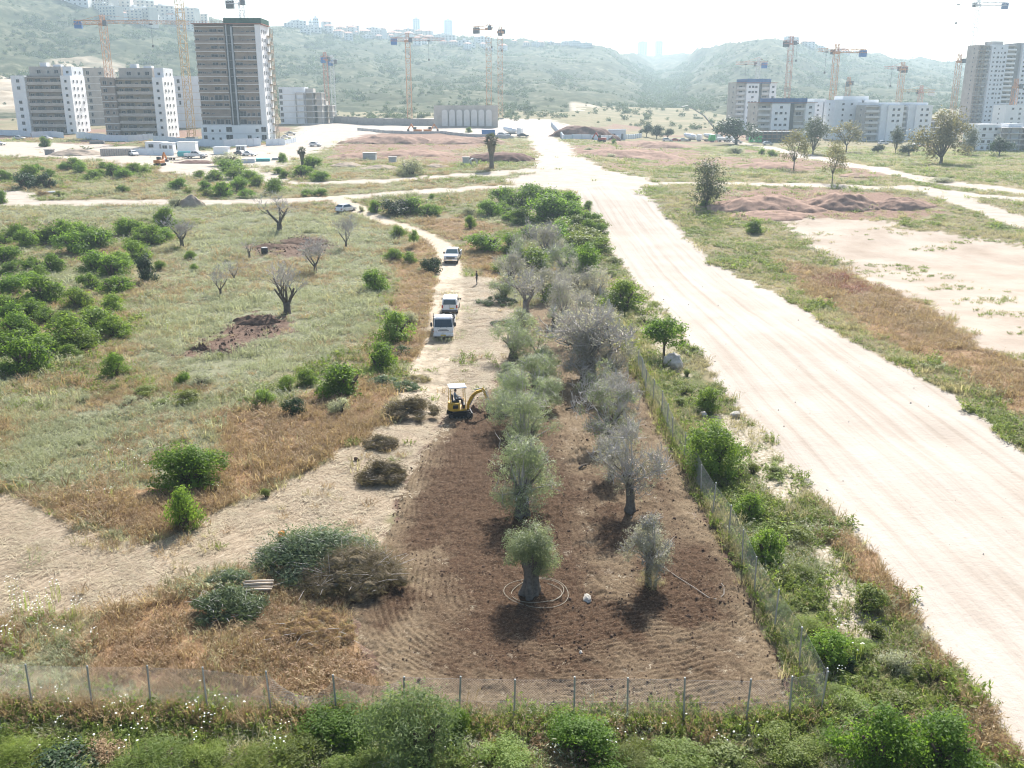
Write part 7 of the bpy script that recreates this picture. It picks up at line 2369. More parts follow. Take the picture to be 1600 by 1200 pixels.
# right group ------------------------------------------------------------
three = [(0.24, 1.5, 1.2), (0.5, 1.5, 1.2), (0.76, 1.5, 1.2)]
def r_tower(u, v, label, nf, W_, rz, net=True, group=None, vt=None):
    o, s, p = building(u, v, rz, label, group=group)
    fh = 3.1
    zt = 0
    block(o, -W_ * 0.5, -W_ * 0.28, 0.6, 14, nf, fh, M_bgrey, front=[(0.5, 2.2, 1.8)], bay=(1.4, M_slab), left=[(0.4, 1, 1)])
    zt = block(o, -W_ * 0.275, W_ * 0.05, -0.4, 14, nf, fh, M_bwhite, front=three[:2] if W_ < 20 else three, slab=0)
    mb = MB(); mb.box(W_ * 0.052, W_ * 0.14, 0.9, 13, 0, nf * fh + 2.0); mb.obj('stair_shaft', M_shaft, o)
    block(o, W_ * 0.142, W_ * 0.33, 0.2, 14, nf, fh, M_bgrey, front=[(0.5, 3.0, 1.8)], bay=(1.4, M_slab))
    block(o, W_ * 0.332, W_ * 0.5, -0.3, 14, nf, fh, M_bwhite, front=[(0.5, 1.5, 1.2)], slab=0, right=[(0.3, 1, 1), (0.7, 1, 1)])
    if net:
        netting(o, -W_ * 0.28, W_ * 0.34, -0.7, 14.2, nf * fh + 0.5, nf * fh + 3.2, M_netb)
        mb = MB(); mb.box(-W_ * 0.5, W_ * 0.53, -1.0, 14.6, nf * fh + 0.92, nf * fh + 1.15); mb.obj('roof_deck', M_red, o)
    return fit(o, vt)
rg = 'apartment blocks of the right site'
r_tower(1178, 204, 'apartment block with blue roof netting standing behind the lower netted block', 9, 26, R(12), group=rg, vt=122)
r_tower(1226, 218, 'lower apartment block with blue roof netting and scaffolded foot', 6, 33, R(12), group=rg, vt=152)
def blank_block(u, v, W_, D_, nf, label, rz, strip=True, group=rg, vt=150):
    o, s, p = building(u, v, rz, label, group=group); fh = 3.1
    block(o, -W_ / 2, W_ * 0.12, 0, D_, nf, fh, M_bpale, front=[(0.3, 1.3, 1.1), (0.62, 1.3, 1.1)], slab=0, left=[(0.5, 1, 1)])
    if strip:
        mb = MB(); mb.box(W_ * 0.122, W_ * 0.17, 0.5, D_, 0, nf * fh); mb.obj('stair_shaft', M_shaft, o)
    block(o, W_ * 0.172, W_ * 0.5, -0.5, D_, nf, fh, M_bpale if not strip else M_bwhite, front=[(0.35, 1.3, 1.1), (0.7, 1.3, 1.1)], slab=0, right=[(0.5, 1, 1)])
    mb = MB(); mb.box(-W_ * 0.3, W_ * 0.3, 1.5, D_ - 1, nf * fh + 0.9, nf * fh + 3.0); mb.obj('roof_housing', M_bwhite, o)
    return fit(o, vt)
blank_block(1278, 212, 16, 12, 7, 'plain pale block half hidden behind the netted block and a crane', R(12), False, vt=154)
blank_block(1333, 218, 27, 13, 7, 'white block with rounded roof housing and a dark vertical slot', R(10))
def stepped_block(u, v, W_, nf, label, rz, group=rg, vt=160):
    o, s, p = building(u, v, rz, label, group=group); fh = 3.1
    block(o, -W_ / 2, -W_ * 0.12, 1.2, 12, nf, fh, M_bgrey, front=[(0.5, 2.4, 1.7)], bay=(1.5, M_slab), left=[(0.5, 1, 1)])
    mb = MB(); mb.box(-W_ * 0.118, W_ * 0.06, 0.0, 12, -1, nf * fh + 1.4); mb.obj('wall', M_bpale, o)
    block(o, W_ * 0.062, W_ * 0.5, -1.0, 12, nf, fh, M_bwhite, front=[(0.35, 1.5, 1.2), (0.68, 1.5, 1.2)], slab=0, right=[(0.4, 1, 1)])
    mb = MB(); mb.box(-W_ * 0.48, W_ * 0.48, 3, 11.5, nf * fh + 0.92, nf * fh + 2.4); mb.obj('roof_housing', M_bpale, o)
    return fit(o, vt)
stepped_block(1378, 220, 22, 6, 'white block with grey balconies, left of a stepped pair', R(12))
stepped_block(1421, 219, 24, 6, 'white block with grey balconies and slanted roof, right of a stepped pair', R(12))
frame_block(1462, 218, 26, 14, 3, 'low open concrete building behind the biggest yellow-green tree', R(10), None, M_btan, group=rg, vt=184)
def right_tower():
    o, s, p = building(1552, 205, R(9), 'tallest apartment tower of the right site with grey balconies')
    fh, nf = 3.05, 19
    block(o, -19, -10.5, 0.8, 15, nf, fh, M_bgrey, front=[(0.3, 1.8, 1.7), (0.75, 1.8, 1.7)], bay=(1.6, M_concd), left=[(0.4, 1, 1)])
    block(o, -10.4, 2.0, -0.6, 16, nf, fh, M_bpale, front=[(0.16, 0.9, 1.0), (0.42, 1.6, 1.2), (0.62, 0.9, 1.0), (0.84, 1.6, 1.2)], slab=0)
    block(o, 2.05, 9.5, 0.2, 15, nf, fh, M_bgrey, front=[(0.5, 4.2, 1.8)], bay=(1.6, M_bwhite))
    mb = MB(); mb.box(9.55, 13.4, 1.6, 15, -1, nf * fh + 2.2); mb.obj('stair_shaft', M_concd, o)
    block(o, 13.5, 24, -0.6, 16, nf, fh, M_bpale, front=three, slab=0, right=[(0.4, 1, 1)])
    mb = MB(); mb.box(-8, 1, 4, 12, nf * fh + 0.9, nf * fh + 3.4); mb.box(14, 20, 3, 10, nf * fh + 0.9, nf * fh + 2.6); mb.obj('roof_housing', M_bgrey, o)
    scaffold(o, -19.2, -15, 0.8, nf * fh + 2.5, 'scaffold', M_scaf)
    return fit(o, 64)
right_tower()
o, s, p = building(1585, 212, R(9), 'white block with red edged base at the right picture edge', group=rg)
block(o, -9, 14, 0, 13, 6, 3.1, M_bwhite, front=[(0.22, 1.5, 1.2), (0.45, 1.5, 1.2), (0.75, 1.5, 1.2)], slab=0, left=[(0.5, 1, 1)]); fit(o, 164)
frame_block(1500, 206, 14, 10, 3, 'low concrete skeleton at the left foot of the tallest right tower', R(9), None, M_bgrey, group=rg, vt=182)
o, s, p = building(1548, 236, R(9), 'low white block with window rows in front of the tallest right tower', group=rg)
block(o, -8, 4, 0, 12, 4, 3.0, M_bwhite, front=three, slab=0.3, left=[(0.5, 1, 1)]); fit(o, 194)
frame_block(1590, 236, 22, 12, 4, 'open balcony skeleton at the lower right edge of the right site', R(9), None, M_bpale, fh=3.0, group=rg, vt=193)
def podium(u, v, W_, D_, H_, label, mat):
    p = P(u, v); o = empty('scaffolded_base', p, R(12)); tag(o, label, 'scaffolding')
    mb = MB(); mb.box(-W_ / 2, W_ / 2, 0, D_, -1, H_); mb.obj('wall', mat, o)
    scaffold(o, -W_ / 2, W_ / 2, 0, H_ + 0.8, step=1.6)
podium(1212, 222, 17, 5, 4.2, 'dark scaffolded base wall below the lower netted block', M_shaft)

# ------------------------------------------------------------------ tower cranes
def lattice(mb, a, b, w, sec, bar, tri=False):
    a, b = Vector(a), Vector(b); d = (b - a); L = d.length; d.normalize()
    s = d.orthogonal().normalized() if abs(d.z) > 0.9 else d.cross(Vector((0, 0, 1))).normalized()
    if abs(d.z) > 0.9: s = Vector((1, 0, 0))
    t = d.cross(s).normalized()
    if tri: offs = [s * w / 2 - t * w * 0.4, -s * w / 2 - t * w * 0.4, t * w * 0.5]
    else: offs = [s * w / 2 + t * w / 2, -s * w / 2 + t * w / 2, -s * w / 2 - t * w / 2, s * w / 2 - t * w / 2]
    n = max(2, int(L / sec)); k = len(offs)
    for o in offs: mb.bar(a + o, b + o, bar)
    for i in range(n):
        p, q = a + d * L * i / n, a + d * L * (i + 1) / n
        for j in range(k):
            j2 = (j + 1) % k
            if i % 2: mb.bar(p + offs[j], q + offs[j2], bar * 0.6)
            else: mb.bar(p + offs[j2], q + offs[j], bar * 0.6)
            if i: mb.bar(p + offs[j], p + offs[j2], bar * 0.6)

def crane(u, v_base, v_top, label, jib_px, counter_px, jang, mat, base=None, w=2.0, box=M_bluebox, jmat=None, rise=0.0, white=False):
    """mast foot at (u, v_base), slewing ring drawn at v_top; jib lengths in pixels, turned by jang"""
    p = base or P(u, v_base); s = scale_at(p)
    top = CAM_H + ray(u, v_top)[2] / ray(u, v_top)[1] * p.y - p.z
    o = empty('tower_crane', p); tag(o, label, 'tower crane', 'tower cranes of the two building sites')
    mb = MB(); lattice(mb, (0, 0, -1), (0, 0, top), w, w * 1.1, 0.18); mb.obj('mast', mat, o)
    mb = MB(); mb.box(-1.8, 1.8, -1.8, 1.8, -1.5, 0.5); mb.obj('foundation', M_concd, o)
    d = Vector((math.cos(jang), math.sin(jang), 0)); sd = Vector((-d.y, d.x, 0))
    mb = MB(); mb.tube([(0, 0, top), (0, 0, top + 1.0)], [w * 0.75, w * 0.75], 12)
    lattice(mb, (0, 0, top + 1), (0, 0, top + 4.5), w * 0.6, 1.4, 0.22); mb.obj('tower_top', mat, o)
    c = d * 1.4 - sd * 1.6 + Vector((0, 0, top + 0.2))
    mb = MB(); mb.box(c.x - 0.9, c.x + 0.9, c.y - 0.8, c.y + 0.8, c.z - 0.4, c.z + 1.8); mb.obj('cab', M_greyp, o, bevel=0.1)
    jm = jmat or mat
    if jib_px:
        L = jib_px / s; e = d * L + Vector((0, 0, top + 1.6 + rise * L))
        mb = MB(); lattice(mb, d * 0.6 + Vector((0, 0, top + 1.6)), e, 1.5, 2.0, 0.15, True)
        mb.bar((0, 0, top + 4.5), tuple(d * L * 0.6 + Vector((0, 0, top + 2.2 + rise * L * 0.6))), 0.12); mb.obj('jib', jm, o)
        q = d * L * 0.55 + Vector((0, 0, top + 1.0 + rise * L * 0.55))
        mb = MB(); mb.box(q.x - 0.7, q.x + 0.7, q.y - 0.7, q.y + 0.7, q.z - 0.5, q.z); mb.bar(q, q + Vector((0, 0, -9)), 0.1); mb.box(q.x - 0.4, q.x + 0.4, q.y - 0.3, q.y + 0.3, q.z - 10, q.z - 9); mb.obj('trolley', M_dgrey, o)
    if counter_px:
        L = counter_px / s; e = -d * L + Vector((0, 0, top + 1.3 - rise * 0.3 * L))
        mb = MB(); lattice(mb, -d * 0.6 + Vector((0, 0, top + 1.3)), e, 1.6, 2.2, 0.22)
        mb.bar((0, 0, top + 4.5), tuple(e), 0.14); mb.obj('counter_jib', jm, o)
        q = e + d * 1.8
        mb = MB(); mb.box(-1.6, 1.6, -0.8, 0.8, -2.6, 0.4)
        cw = mb.obj('counterweight', box, o); cw.location = q; cw.rotation_euler = (0, 0, jang)
    return o
def back(u, v, dist):
    """ground point seen in the direction of pixel column u, dist metres away"""
    dist = dist * KY
    d = ray(u, v); k = dist / d[1]; x = d[0] * k
    return Vector((x, dist, float(gz(x, min(dist, 760)))))
crane(174, 0, 40, 'orange crane with long jib over the left blocks and blue counterweight', 128, 42, R(6), M_crane, base=back(174, 150, 372), w=2.6)
crane(300, 216, -30, 'tallest orange mast rising past the picture top beside the tall dark tower', 0, 0, R(20), M_craney, w=2.4)
crane(388, 0, 8, 'pale slender crane above the tall dark tower, top cut by the picture', 0, 24, R(-5), M_cranew, base=back(388, 150, 345), w=1.8, box=M_dgrey)
crane(512, 0, 95, 'left one of two slim cranes beside the lowest skeleton', 16, 10, R(70), M_craner, base=back(512, 170, 455), w=2.2)
crane(522, 0, 99, 'right one of two slim cranes beside the lowest skeleton', 12, 8, R(60), M_cranew, base=back(522, 170, 470), w=2.0)
crane(640, 0, 66, 'slim crane with red and white jib in front of the middle of the hill', 58, 26, R(8), M_crane, base=back(640, 170, 430), w=2.4, jmat=M_craner)
crane(764, 0, 47, 'left one of a pair of tall cranes, jib end dark against the sky', 10, 26, R(-25), M_crane, base=back(764, 170, 425), w=2.6, rise=0.1, box=M_dgrey)
crane(782, 0, 52, 'right one of a pair of tall cranes before the hill', 12, 6, R(75), M_crane, base=back(782, 170, 440), w=2.6, box=M_dgrey)
crane(1180, 0, 103, 'pale crane with red jib standing on the netted apartment block', 34, 14, R(165), M_cranew, base=back(1180, 170, 455), w=2.0, jmat=M_craner)
crane(1228, 0, 70, 'red-orange crane behind the blue-netted blocks of the right site', 20, 14, R(20), M_craner, base=back(1228, 170, 470), w=2.6, box=M_dgrey)
crane(1299, 0, 84, 'tall orange crane with blue counterweight in front of the right blocks', 30, 48, R(187), M_crane, base=back(1299, 170, 392), w=2.4)
crane(1322, 0, 132, 'short orange crane top behind the white block with the roof housing', 18, 10, R(60), M_crane, base=back(1322, 170, 500), w=2.4, box=M_dgrey)
crane(1403, 0, 110, 'orange crane between the stepped white blocks', 28, 8, R(175), M_crane, base=back(1403, 170, 470), w=2.6, jmat=M_craner, box=M_dgrey)
crane(1436, 0, 146, 'low crane with yellow lattice jib behind the stepped white blocks', 34, 20, R(172), M_craner, base=back(1436, 170, 480), w=2.2, jmat=M_craney, box=M_cranew)
crane(1507, 0, 10, 'white crane above the tallest right tower with dark counterweight', 56, 46, R(182), M_cranew, base=back(1507, 170, 452), w=1.9, box=M_bluep)
crane(1489, 0, 98, 'orange mast climbing the left flank of the tallest right tower', 0, 0, R(20), M_crane, base=back(1489, 170, 420), w=2.2)
crane(1582, 0, 138, 'orange mast right of the tallest tower above the white edge block', 0, 0, R(20), M_crane, base=back(1582, 170, 395), w=2.2)

# ------------------------------------------------------------------ site fences, huts, stores and traffic
def run_of_panels(px, h, mat, label, name='site_hoarding', cat='hoarding', step=2.6, t=0.10, group=None):
    pts = [P(u, v) for u, v in px]
    root = empty(name, pts[0]); tag(root, label, cat, group, 'thing')
    base = pts[0]; g = random.Random(len(px) + int(px[0][0]))
    cache = {}
    for a, b in zip(pts[:-1], pts[1:]):
        d = Vector((b.x - a.x, b.y - a.y, 0)); L = d.length; n = max(1, round(L / step)); w = L / n
        ang = math.atan2(d.y, d.x)
        k = round(w, 2)
        if k not in cache:
            mb = MB(); mb.box(0.02, w - 0.02, -t / 2, t / 2, -0.6, h); mb.box(0.0, 0.08, -t, t, -0.6, h + 0.05); cache[k] = mb.mesh('panel', mat)
        for i in range(n):
            q = a + d * (i / n)
            o = child(root, 'panel', cache[k], Vector((q.x, q.y, float(gz(q.x, q.y)))) - base, ang + g.uniform(-.01, .01))
    return root
run_of_panels([(-30, 211), (20, 212), (48, 214)], 2.2, M_hoard, 'white hoarding at the left picture edge below the leftmost block')
run_of_panels([(50, 215), (80, 214), (100, 216)], 2.2, M_hoard, 'short white hoarding right of the parked white car at the left edge')
run_of_panels([(120, 216), (165, 221), (200, 222), (240, 219)], 2.4, M_hoard, 'blue-white hoarding in front of the two grey and white blocks')
run_of_panels([(240, 224), (300, 229), (350, 231), (408, 228)], 2.6, M_hoard, 'long blue-white hoarding in front of the tall dark tower')
run_of_panels([(416, 228), (445, 227)], 2.2, M_hoard, 'short white hoarding at the right foot of the tall dark tower')
run_of_panels([(445, 226), (462, 222), (478, 212), (490, 205)], 1.6, M_hoard, 'pale curved hoarding bending back behind the tower')
run_of_panels([(208, 243), (240, 243), (272, 243)], 1.9, M_hoard, 'low white panel wall beside the stack of grey panels')
run_of_panels([(560, 204), (600, 208), (690, 209), (740, 214), (800, 217)], 1.1, M_conc, 'long low concrete barrier along the edge of the red pit', cat='barrier', name='concrete_barrier', step=4, t=0.5)
run_of_panels([(862, 197), (880, 218), (936, 219), (962, 219), (1002, 215)], 1.7, M_hoard, 'white barrier wall wrapped round the far red earth bank', cat='barrier', name='concrete_barrier', step=4, t=0.4)
def arched_wall():
    p = P(728, 199); root = empty('retaining_wall', p); tag(root, 'pale retaining wall with seven arched panels before the hill', 'wall', None, 'thing')
    s = scale_at(p); W_ = 100 / s; H_ = 33 / s
    mb = MB(); mb.box(-W_ / 2, W_ / 2, 1.2, 3, -2, H_); mb.obj('wall', M_bgrey, root)
    w = W_ * 0.80 / 7
    mb = MB(); n = 9
    prof = [(-w * 0.4, 0), (w * 0.4, 0)] + [(w * 0.4 * math.cos(math.pi * k / n), H_ * 0.62 + w * 0.4 * math.sin(math.pi * k / n)) for k in range(n + 1)]
    vs = [(x, 0, z) for x, z in prof] + [(x, 0.9, z) for x, z in prof]; m = len(prof)
    mb.add(vs, [list(range(m)), list(range(m, 2 * m))[::-1]] + [[i, (i + 1) % m, m + (i + 1) % m, m + i] for i in range(m)])
    me = mb.mesh('arched_panel', M_slab)
    for i in range(7): child(root, 'arched_panel', me, (-W_ * 0.42 + w * (i + 0.5) + 1, 0.3, 0.5))
arched_wall()
run_of_panels([(520, 192), (600, 196), (690, 197)], 3.2, M_concd, 'long grey wall at the back of the middle site', cat='wall', name='site_wall', step=6, t=0.3)

def hut(u, v, W_, D_, H_, label, mat, rz=0.0, name='site_cabin', cat='cabin', door=True):
    p = P(u, v); o = empty(name, p, rz); tag(o, label, cat)
    mb = MB(); mb.box(-W_ / 2, W_ / 2, 0, D_, -0.3, H_); mb.obj('wall', mat, o, bevel=0.03)
    mb = MB(); mb.box(-W_ / 2 - 0.15, W_ / 2 + 0.15, -0.15, D_ + 0.15, H_, H_ + 0.15); mb.obj('roof', mat, o)
    if door:
        child(o, 'door', boxmesh('door', 0.9, 0.06, 2.0, M_concd), (W_ * 0.3, -0.02, 0.02))
        child(o, 'window', window_mesh(min(1.4, W_ * 0.4), 0.9), (-W_ * 0.2, 0, 1.1))
    return o
hut(243, 236, 6, 3, 2.6, 'pale site cabin left of the white container', M_bpale)
hut(262, 238, 3.4, 2.6, 2.7, 'small grey-white cabin with dark doorway between the cabins', M_bpale)
hut(292, 240, 5.4, 2.6, 3.2, 'tall white container box in front of the long hoarding', M_bwhite, name='container', cat='container', door=False)
hut(345, 241, 4.2, 2.4, 1.9, 'low white box left of the grey feathery bush', M_bwhite, name='container', cat='container', door=False)
hut(376, 240, 2.6, 2.2, 2.2, 'small pale hut behind the dark parked car', M_bpale)
hut(577, 251, 3.4, 2.4, 1.9, 'pale concrete tank with dark covers by the shorter palm road', M_conc, name='concrete_tank', cat='tank', door=False)
hut(613, 254, 1.9, 1.6, 1.3, 'small pale concrete block left of the big twiggy bush', M_conc, name='concrete_block', cat='block', door=False)
hut(728, 257, 1.7, 1.5, 1.7, 'pale concrete cube in front of the dark earth heap', M_conc, name='concrete_block', cat='block', door=False)
hut(763, 214, 5.2, 2.4, 2.6, 'blue container behind the tall fan palm', M_bluebox, name='container', cat='container', door=False)
hut(1181, 222, 5.0, 2.4, 2.4, 'bright green skip at the foot of the scaffolded base', M_greenbox, name='skip', cat='skip', door=False)
hut(964, 217, 7, 3, 3.6, 'grey-green site hut with flat roof by the red earth bank', M_bpale)
hut(76, 242, 2.2, 1.6, 1.4, 'grey concrete block on the scrubby bank of the left site', M_concd, name='concrete_block', cat='block', door=False)
hut(205, 200, 5, 3, 2.6, 'white cabin with dark doorway under the tan brick block', M_bwhite)

def pipe_ring():
    p = P(741, 259); o = empty('concrete_pipe', p, R(20)); tag(o, 'pale concrete pipe ring standing beside the concrete cube', 'pipe')
    mb = MB(); n = 20; vs, fs = [], []
    for k in range(n):
        a = 6.2832 * k / n
        for r, y in ((0.95, 0), (0.95, 1.1), (0.74, 1.1), (0.74, 0)): vs.append((r * math.cos(a), y, 0.95 + r * math.sin(a)))
    for k in range(n):
        k2 = (k + 1) % n
        for i in range(4): fs.append([k * 4 + i, k * 4 + (i + 1) % 4, k2 * 4 + (i + 1) % 4, k2 * 4 + i])
    mb.add(vs, fs); mb.obj('ring', M_conc, o)
pipe_ring()
def panel_stack(u, v, n, w, h, label, mat, gap=0.45, name='panel_stack', cat='panels', lying=False):
    p = P(u, v); o = empty(name, p, R(8)); tag(o, label, cat)
    me = boxmesh('slab', w, 0.18 if not lying else 2.2, h if not lying else 0.22, mat)
    for i in range(n):
        child(o, 'slab', me, ((i - n / 2) * gap, 0, 0) if not lying else (0.1 * (i % 2), 0, i * 0.27), R(80) if not lying else 0.05 * (i % 3))
    return o
panel_stack(186, 244, 14, 2.6, 2.1, 'rack of grey concrete panels standing by the low white wall', M_concd, 0.62)
panel_stack(152, 225, 4, 4.6, 0.2, 'flat stack of boards in front of the blue-white hoarding', M_concd, lying=True)
panel_stack(434, 249, 2, 3.0, 0.2, 'tilted white slab lying beside the small green bush', M_conc, lying=True)
panel_stack(388, 254, 4, 3.4, 0.2, 'pale blue-white boards stacked below the parked saloon cars', M_hoard, lying=True)
panel_stack(411, 252, 3, 3.6, 0.2, 'green-white boards stacked right of the blue-white boards', M_teal, lying=True)

def white_pipe():
    a, b = P(68, 303), P(87, 302); mb = MB(); mb.tube([(a.x, a.y, a.z + .3), (b.x, b.y, b.z + .3)], 0.2, 10)
    tag(mb.obj('pipe', M_bwhite, smooth=True), 'white pipe lying across the edge of the bare patch on the left', 'pipe')
white_pipe()

def digger(u, v, rz, label, k=1.0, mat=None):
    """full-size backhoe loader seen from afar"""
    mat = mat or M_orange
    o = empty('excavator', P(u, v), rz, k); tag(o, label, 'excavator')
    for s in (-1, 1):
        mb = MB(); prof = [(-1.6, 0.1), (1.6, 0.1), (1.9, 0.45), (1.6, 0.85), (-1.6, 0.85), (-1.9, 0.45)]
        y0, y1 = s * 1.1 - 0.3, s * 1.1 + 0.3
        mb.add([(x, y0, z) for x, z in prof] + [(x, y1, z) for x, z in prof], [list(range(6)), list(range(6, 12))] + [[i, (i + 1) % 6, 6 + (i + 1) % 6, 6 + i] for i in range(6)])
        mb.obj('track', M_tyre, o)
    mb = MB(); mb.box(-2.0, 1.5, -1.25, 1.25, 0.95, 2.0); mb.obj('house', mat, o, bevel=0.12)
    mb = MB(); mb.box(0.2, 1.6, 0.25, 1.25, 2.0, 3.0); mb.obj('cab', M_glass, o, bevel=0.08)
    def seg(name, a, b, w):
        m_ = MB(); m_.bar(a, b, w); m_.obj(name, mat, o)
    seg('boom', (1.2, -0.3, 1.6), (2.9, -0.3, 4.3), 0.55); seg('stick', (2.7, -0.3, 4.4), (4.3, -0.3, 2.0), 0.42)
    mb = MB(); mb.box(3.9, 4.8, -0.8, 0.2, 1.1, 2.0); mb.obj('bucket', M_dgrey, o, bevel=0.1)
    return o
digger(250, 259, R(80), 'orange excavator with folded arm on the bare yard of the left site', 0.72)
digger(652, 209, R(170), 'left one of two orange excavators behind the red pit', 0.9)
digger(669, 209, R(10), 'right one of two orange excavators behind the red pit', 0.9)
digger(940, 222, R(160), 'red-brown digger at the end of the dirt road by the white barrier', 0.8, M_redp)

def pump_truck():
    o = empty('concrete_pump_truck', P(1108, 222), R(-80)); tag(o, 'white concrete pump truck with raised grey boom beside the broad dark tree', 'pump truck')
    mb = MB(); loft_body(mb, [(0, 0.6, 1.2), (0, 1.6, 1.25), (0.3, 2.9, 1.15), (2.1, 3.0, 1.15), (2.2, 0.6, 1.2)]); mb.obj('cab', M_greenbox, o, bevel=0.05)
    one(o, 'chassis', M_dgrey, (-0.6, 0.6, 2, 10, 0.6, 0.95)); one(o, 'hopper', M_white, (-1.1, 1.1, 7.5, 10.2, 0.95, 2.3), (-1.0, 1.0, 2.6, 7.0, 0.95, 1.8))
    mb = MB(); mb.bar((0, 3.0, 1.8), (0, 3.2, 4.2), 0.6); mb.bar((0, 3.2, 4.2), (3.0, -4, 10.5), 0.45); mb.bar((3.0, -4, 10.5), (6.5, -12.5, 14.5), 0.35); mb.bar((6.5, -12.5, 14.5), (8.0, -15.5, 14.0), 0.25); mb.obj('boom', M_steel, o)
    for s in (-1, 1): one(o, 'outrigger', M_white, (min(s * 1.1, s * 2.6), max(s * 1.1, s * 2.6), 3.0, 3.3, 0.5, 0.8), (min(s * 2.4, s * 2.6), max(s * 2.4, s * 2.6), 3.0, 3.3, 0, 0.6))
    add_wheels(o, 0.5, 0.35, [(-1.0, 1.2), (1.0, 1.2), (-1.0, 7.2), (1.0, 7.2), (-1.0, 8.5), (1.0, 8.5)])
pump_truck()
def mixer(u, v, rz, label):
    o = empty('mixer_truck', P(u, v), rz); tag(o, label, 'mixer truck')
    mb = MB(); loft_body(mb, [(0, 0.6, 1.2), (0, 1.6, 1.25), (0.2, 2.9, 1.15), (1.9, 3.0, 1.15), (2.0, 0.6, 1.2)]); mb.obj('cab', M_white, o, bevel=0.05)
    one(o, 'chassis', M_dgrey, (-0.6, 0.6, 2, 8.4, 0.6, 0.95))
    mb = MB(); mb.tube([(0, 2.4, 1.8), (0, 3.2, 1.9), (0, 5.2, 2.1), (0, 7.4, 2.7), (0, 8.0, 2.9)], [0.5, 1.0, 1.2, 0.8, 0.5], 12); mb.obj('drum', M_white, o, smooth=True)
    add_wheels(o, 0.5, 0.35, [(-1.0, 1.1), (1.0, 1.1), (-1.0, 5.6), (1.0, 5.6), (-1.0, 6.9), (1.0, 6.9)])
mixer(1128, 221, R(95), 'white mixer truck right of the concrete pump truck')
mixer(1096, 221, R(60), 'white mixer truck left of the concrete pump truck')
mixer(816, 212, R(70), 'white mixer truck among vehicles right of the blue container')
def trailer(u, v, label):
    o = empty('flat_trailer', P(u, v), R(78)); tag(o, label, 'trailer')
    one(o, 'deck', M_wood, (-1.1, 1.1, 0, 5.5, 0.6, 0.75)); one(o, 'drawbar', M_dgrey, (-0.08, 0.08, -1.4, 0.0, 0.55, 0.68))
    add_wheels(o, 0.35, 0.22, [(-0.9, 3.0), (0.9, 3.0), (-0.9, 3.9), (0.9, 3.9)])
trailer(285, 250, 'flat trailer standing left of the white pickup on the left yard')
def tarp():
    o = empty('covered_load', P(291, 245), R(10)); tag(o, 'load covered with teal tarpaulin behind the flat trailer', 'tarpaulin')
    one(o, 'tarpaulin', M_teal, (-2.4, 2.4, 0, 2, 0, 1.5), bevel=0.3)
tarp()
pickup(P(322, 247), R(80), 'white pickup parked beside the flat trailer on the left yard', M_white)
gcar = 'cars parked on the building sites'
for i, (u, v, rz, lab, m, k) in enumerate((
    (40, 218, 95, 'white saloon before the hoarding at the left edge', M_white, 1),
    (82, 219, 85, 'white hatchback half behind the single round bush', M_white, 0),
    (8, 227, 80, 'grey saloon on the sandy ground at the left picture edge', M_silver, 1),
    (218, 220, 95, 'white saloon behind the low white panel wall', M_white, 1),
    (213, 244, 40, 'white hatchback next to the rack of concrete panels', M_white, 0),
    (268, 228, 88, 'pale saloon under the long hoarding', M_silver, 1),
    (386, 243, 60, 'dark saloon parked beside the small pale hut', M_greyp, 1),
    (400, 244, 65, 'white saloon right of the dark saloon', M_white, 1),
    (308, 232, 92, 'white hatchback behind the white container box', M_white, 0),
    (502, 229, 75, 'white car on the red ground right of the tall tower', M_white, 0),
    (456, 217, 88, 'white car behind the pale curved hoarding', M_white, 1),
    (463, 211, 92, 'silver car behind the pale curved hoarding', M_silver, 1),
    (793, 213, 85, 'white car left of the mixer truck by the blue container', M_white, 0),
    (826, 214, 95, 'dark car at the end of the vehicle row by the dirt road', M_greyp, 1),
    (804, 216, 85, 'silver car in front of the mixer truck', M_silver, 1),
    (1050, 221, 88, 'white car at the left end of the row before the broad dark tree', M_white, 0),
    (1063, 221, 92, 'red car in the row before the broad dark tree', M_redp, 1),
    (1076, 221, 85, 'silver car in the row before the broad dark tree', M_silver, 1),
    (1160, 224, 90, 'white van-like car under the broad dark tree', M_white, 0),
    (1208, 227, 90, 'silver car below the scaffolded base', M_silver, 0),
    (1388, 226, 90, 'white car in front of the stepped pair of blocks', M_white, 0),
    (1445, 228, 85, 'white car left behind the biggest yellow-green tree', M_white, 1),
    (1410, 224, 95, 'blue car in front of the stepped pair of blocks', M_bluep, 1))):
    car(P(u, v), R(rz), lab, m, k, gcar)

mound(295, 324, 46, 16.0, 'pale pointed earth mound at the edge of the left meadow', M_pale_earth, 21)
mound(778, 254, 118, 11.0, 'dark flat-topped earth heap behind the tall fan palm', M_darkheap, 22, flat=0.55, rough=0.12)
mound(915, 216, 118, 14.3, 'far dark red earth bank behind the white barrier', M_darkheap, 23, flat=0.5, rough=0.15)
mound(1210, 337, 190, 18.7, 'broad red earth mound right of the tall eucalyptus', M_soilm, 24, flat=0.3)
mound(1330, 331, 150, 17.6, 'middle red earth mound beyond the sandy lot', M_soilm, 25, flat=0.3)
mound(1420, 330, 110, 13.2, 'right red earth mound beyond the sandy lot', M_soilm, 26, flat=0.2)
mound(1215, 347, 150, 7.7, 'low red spoil bank in front of the broad red mound', M_soilm, 27, flat=0.2)
mound(1000, 250, 190, 9.9, 'long red earth bank beside the dirt road', M_soilm, 28, flat=0.4, rough=0.2)
mound(1030, 232, 150, 7.7, 'grey-red bank in front of the parked cars', M_soilm, 29, flat=0.4)
mound(1210, 266, 150, 7.7, 'low red bank left of the thin forked tree', M_soilm, 30, flat=0.3)
mound(1350, 278, 70, 5.0, 'small red bank at the edge of the right dirt road', M_soilm, 31)
mound(550, 250, 110, 8.8, 'left red spoil heap by the shorter palm', M_soilm, 32, flat=0.2)
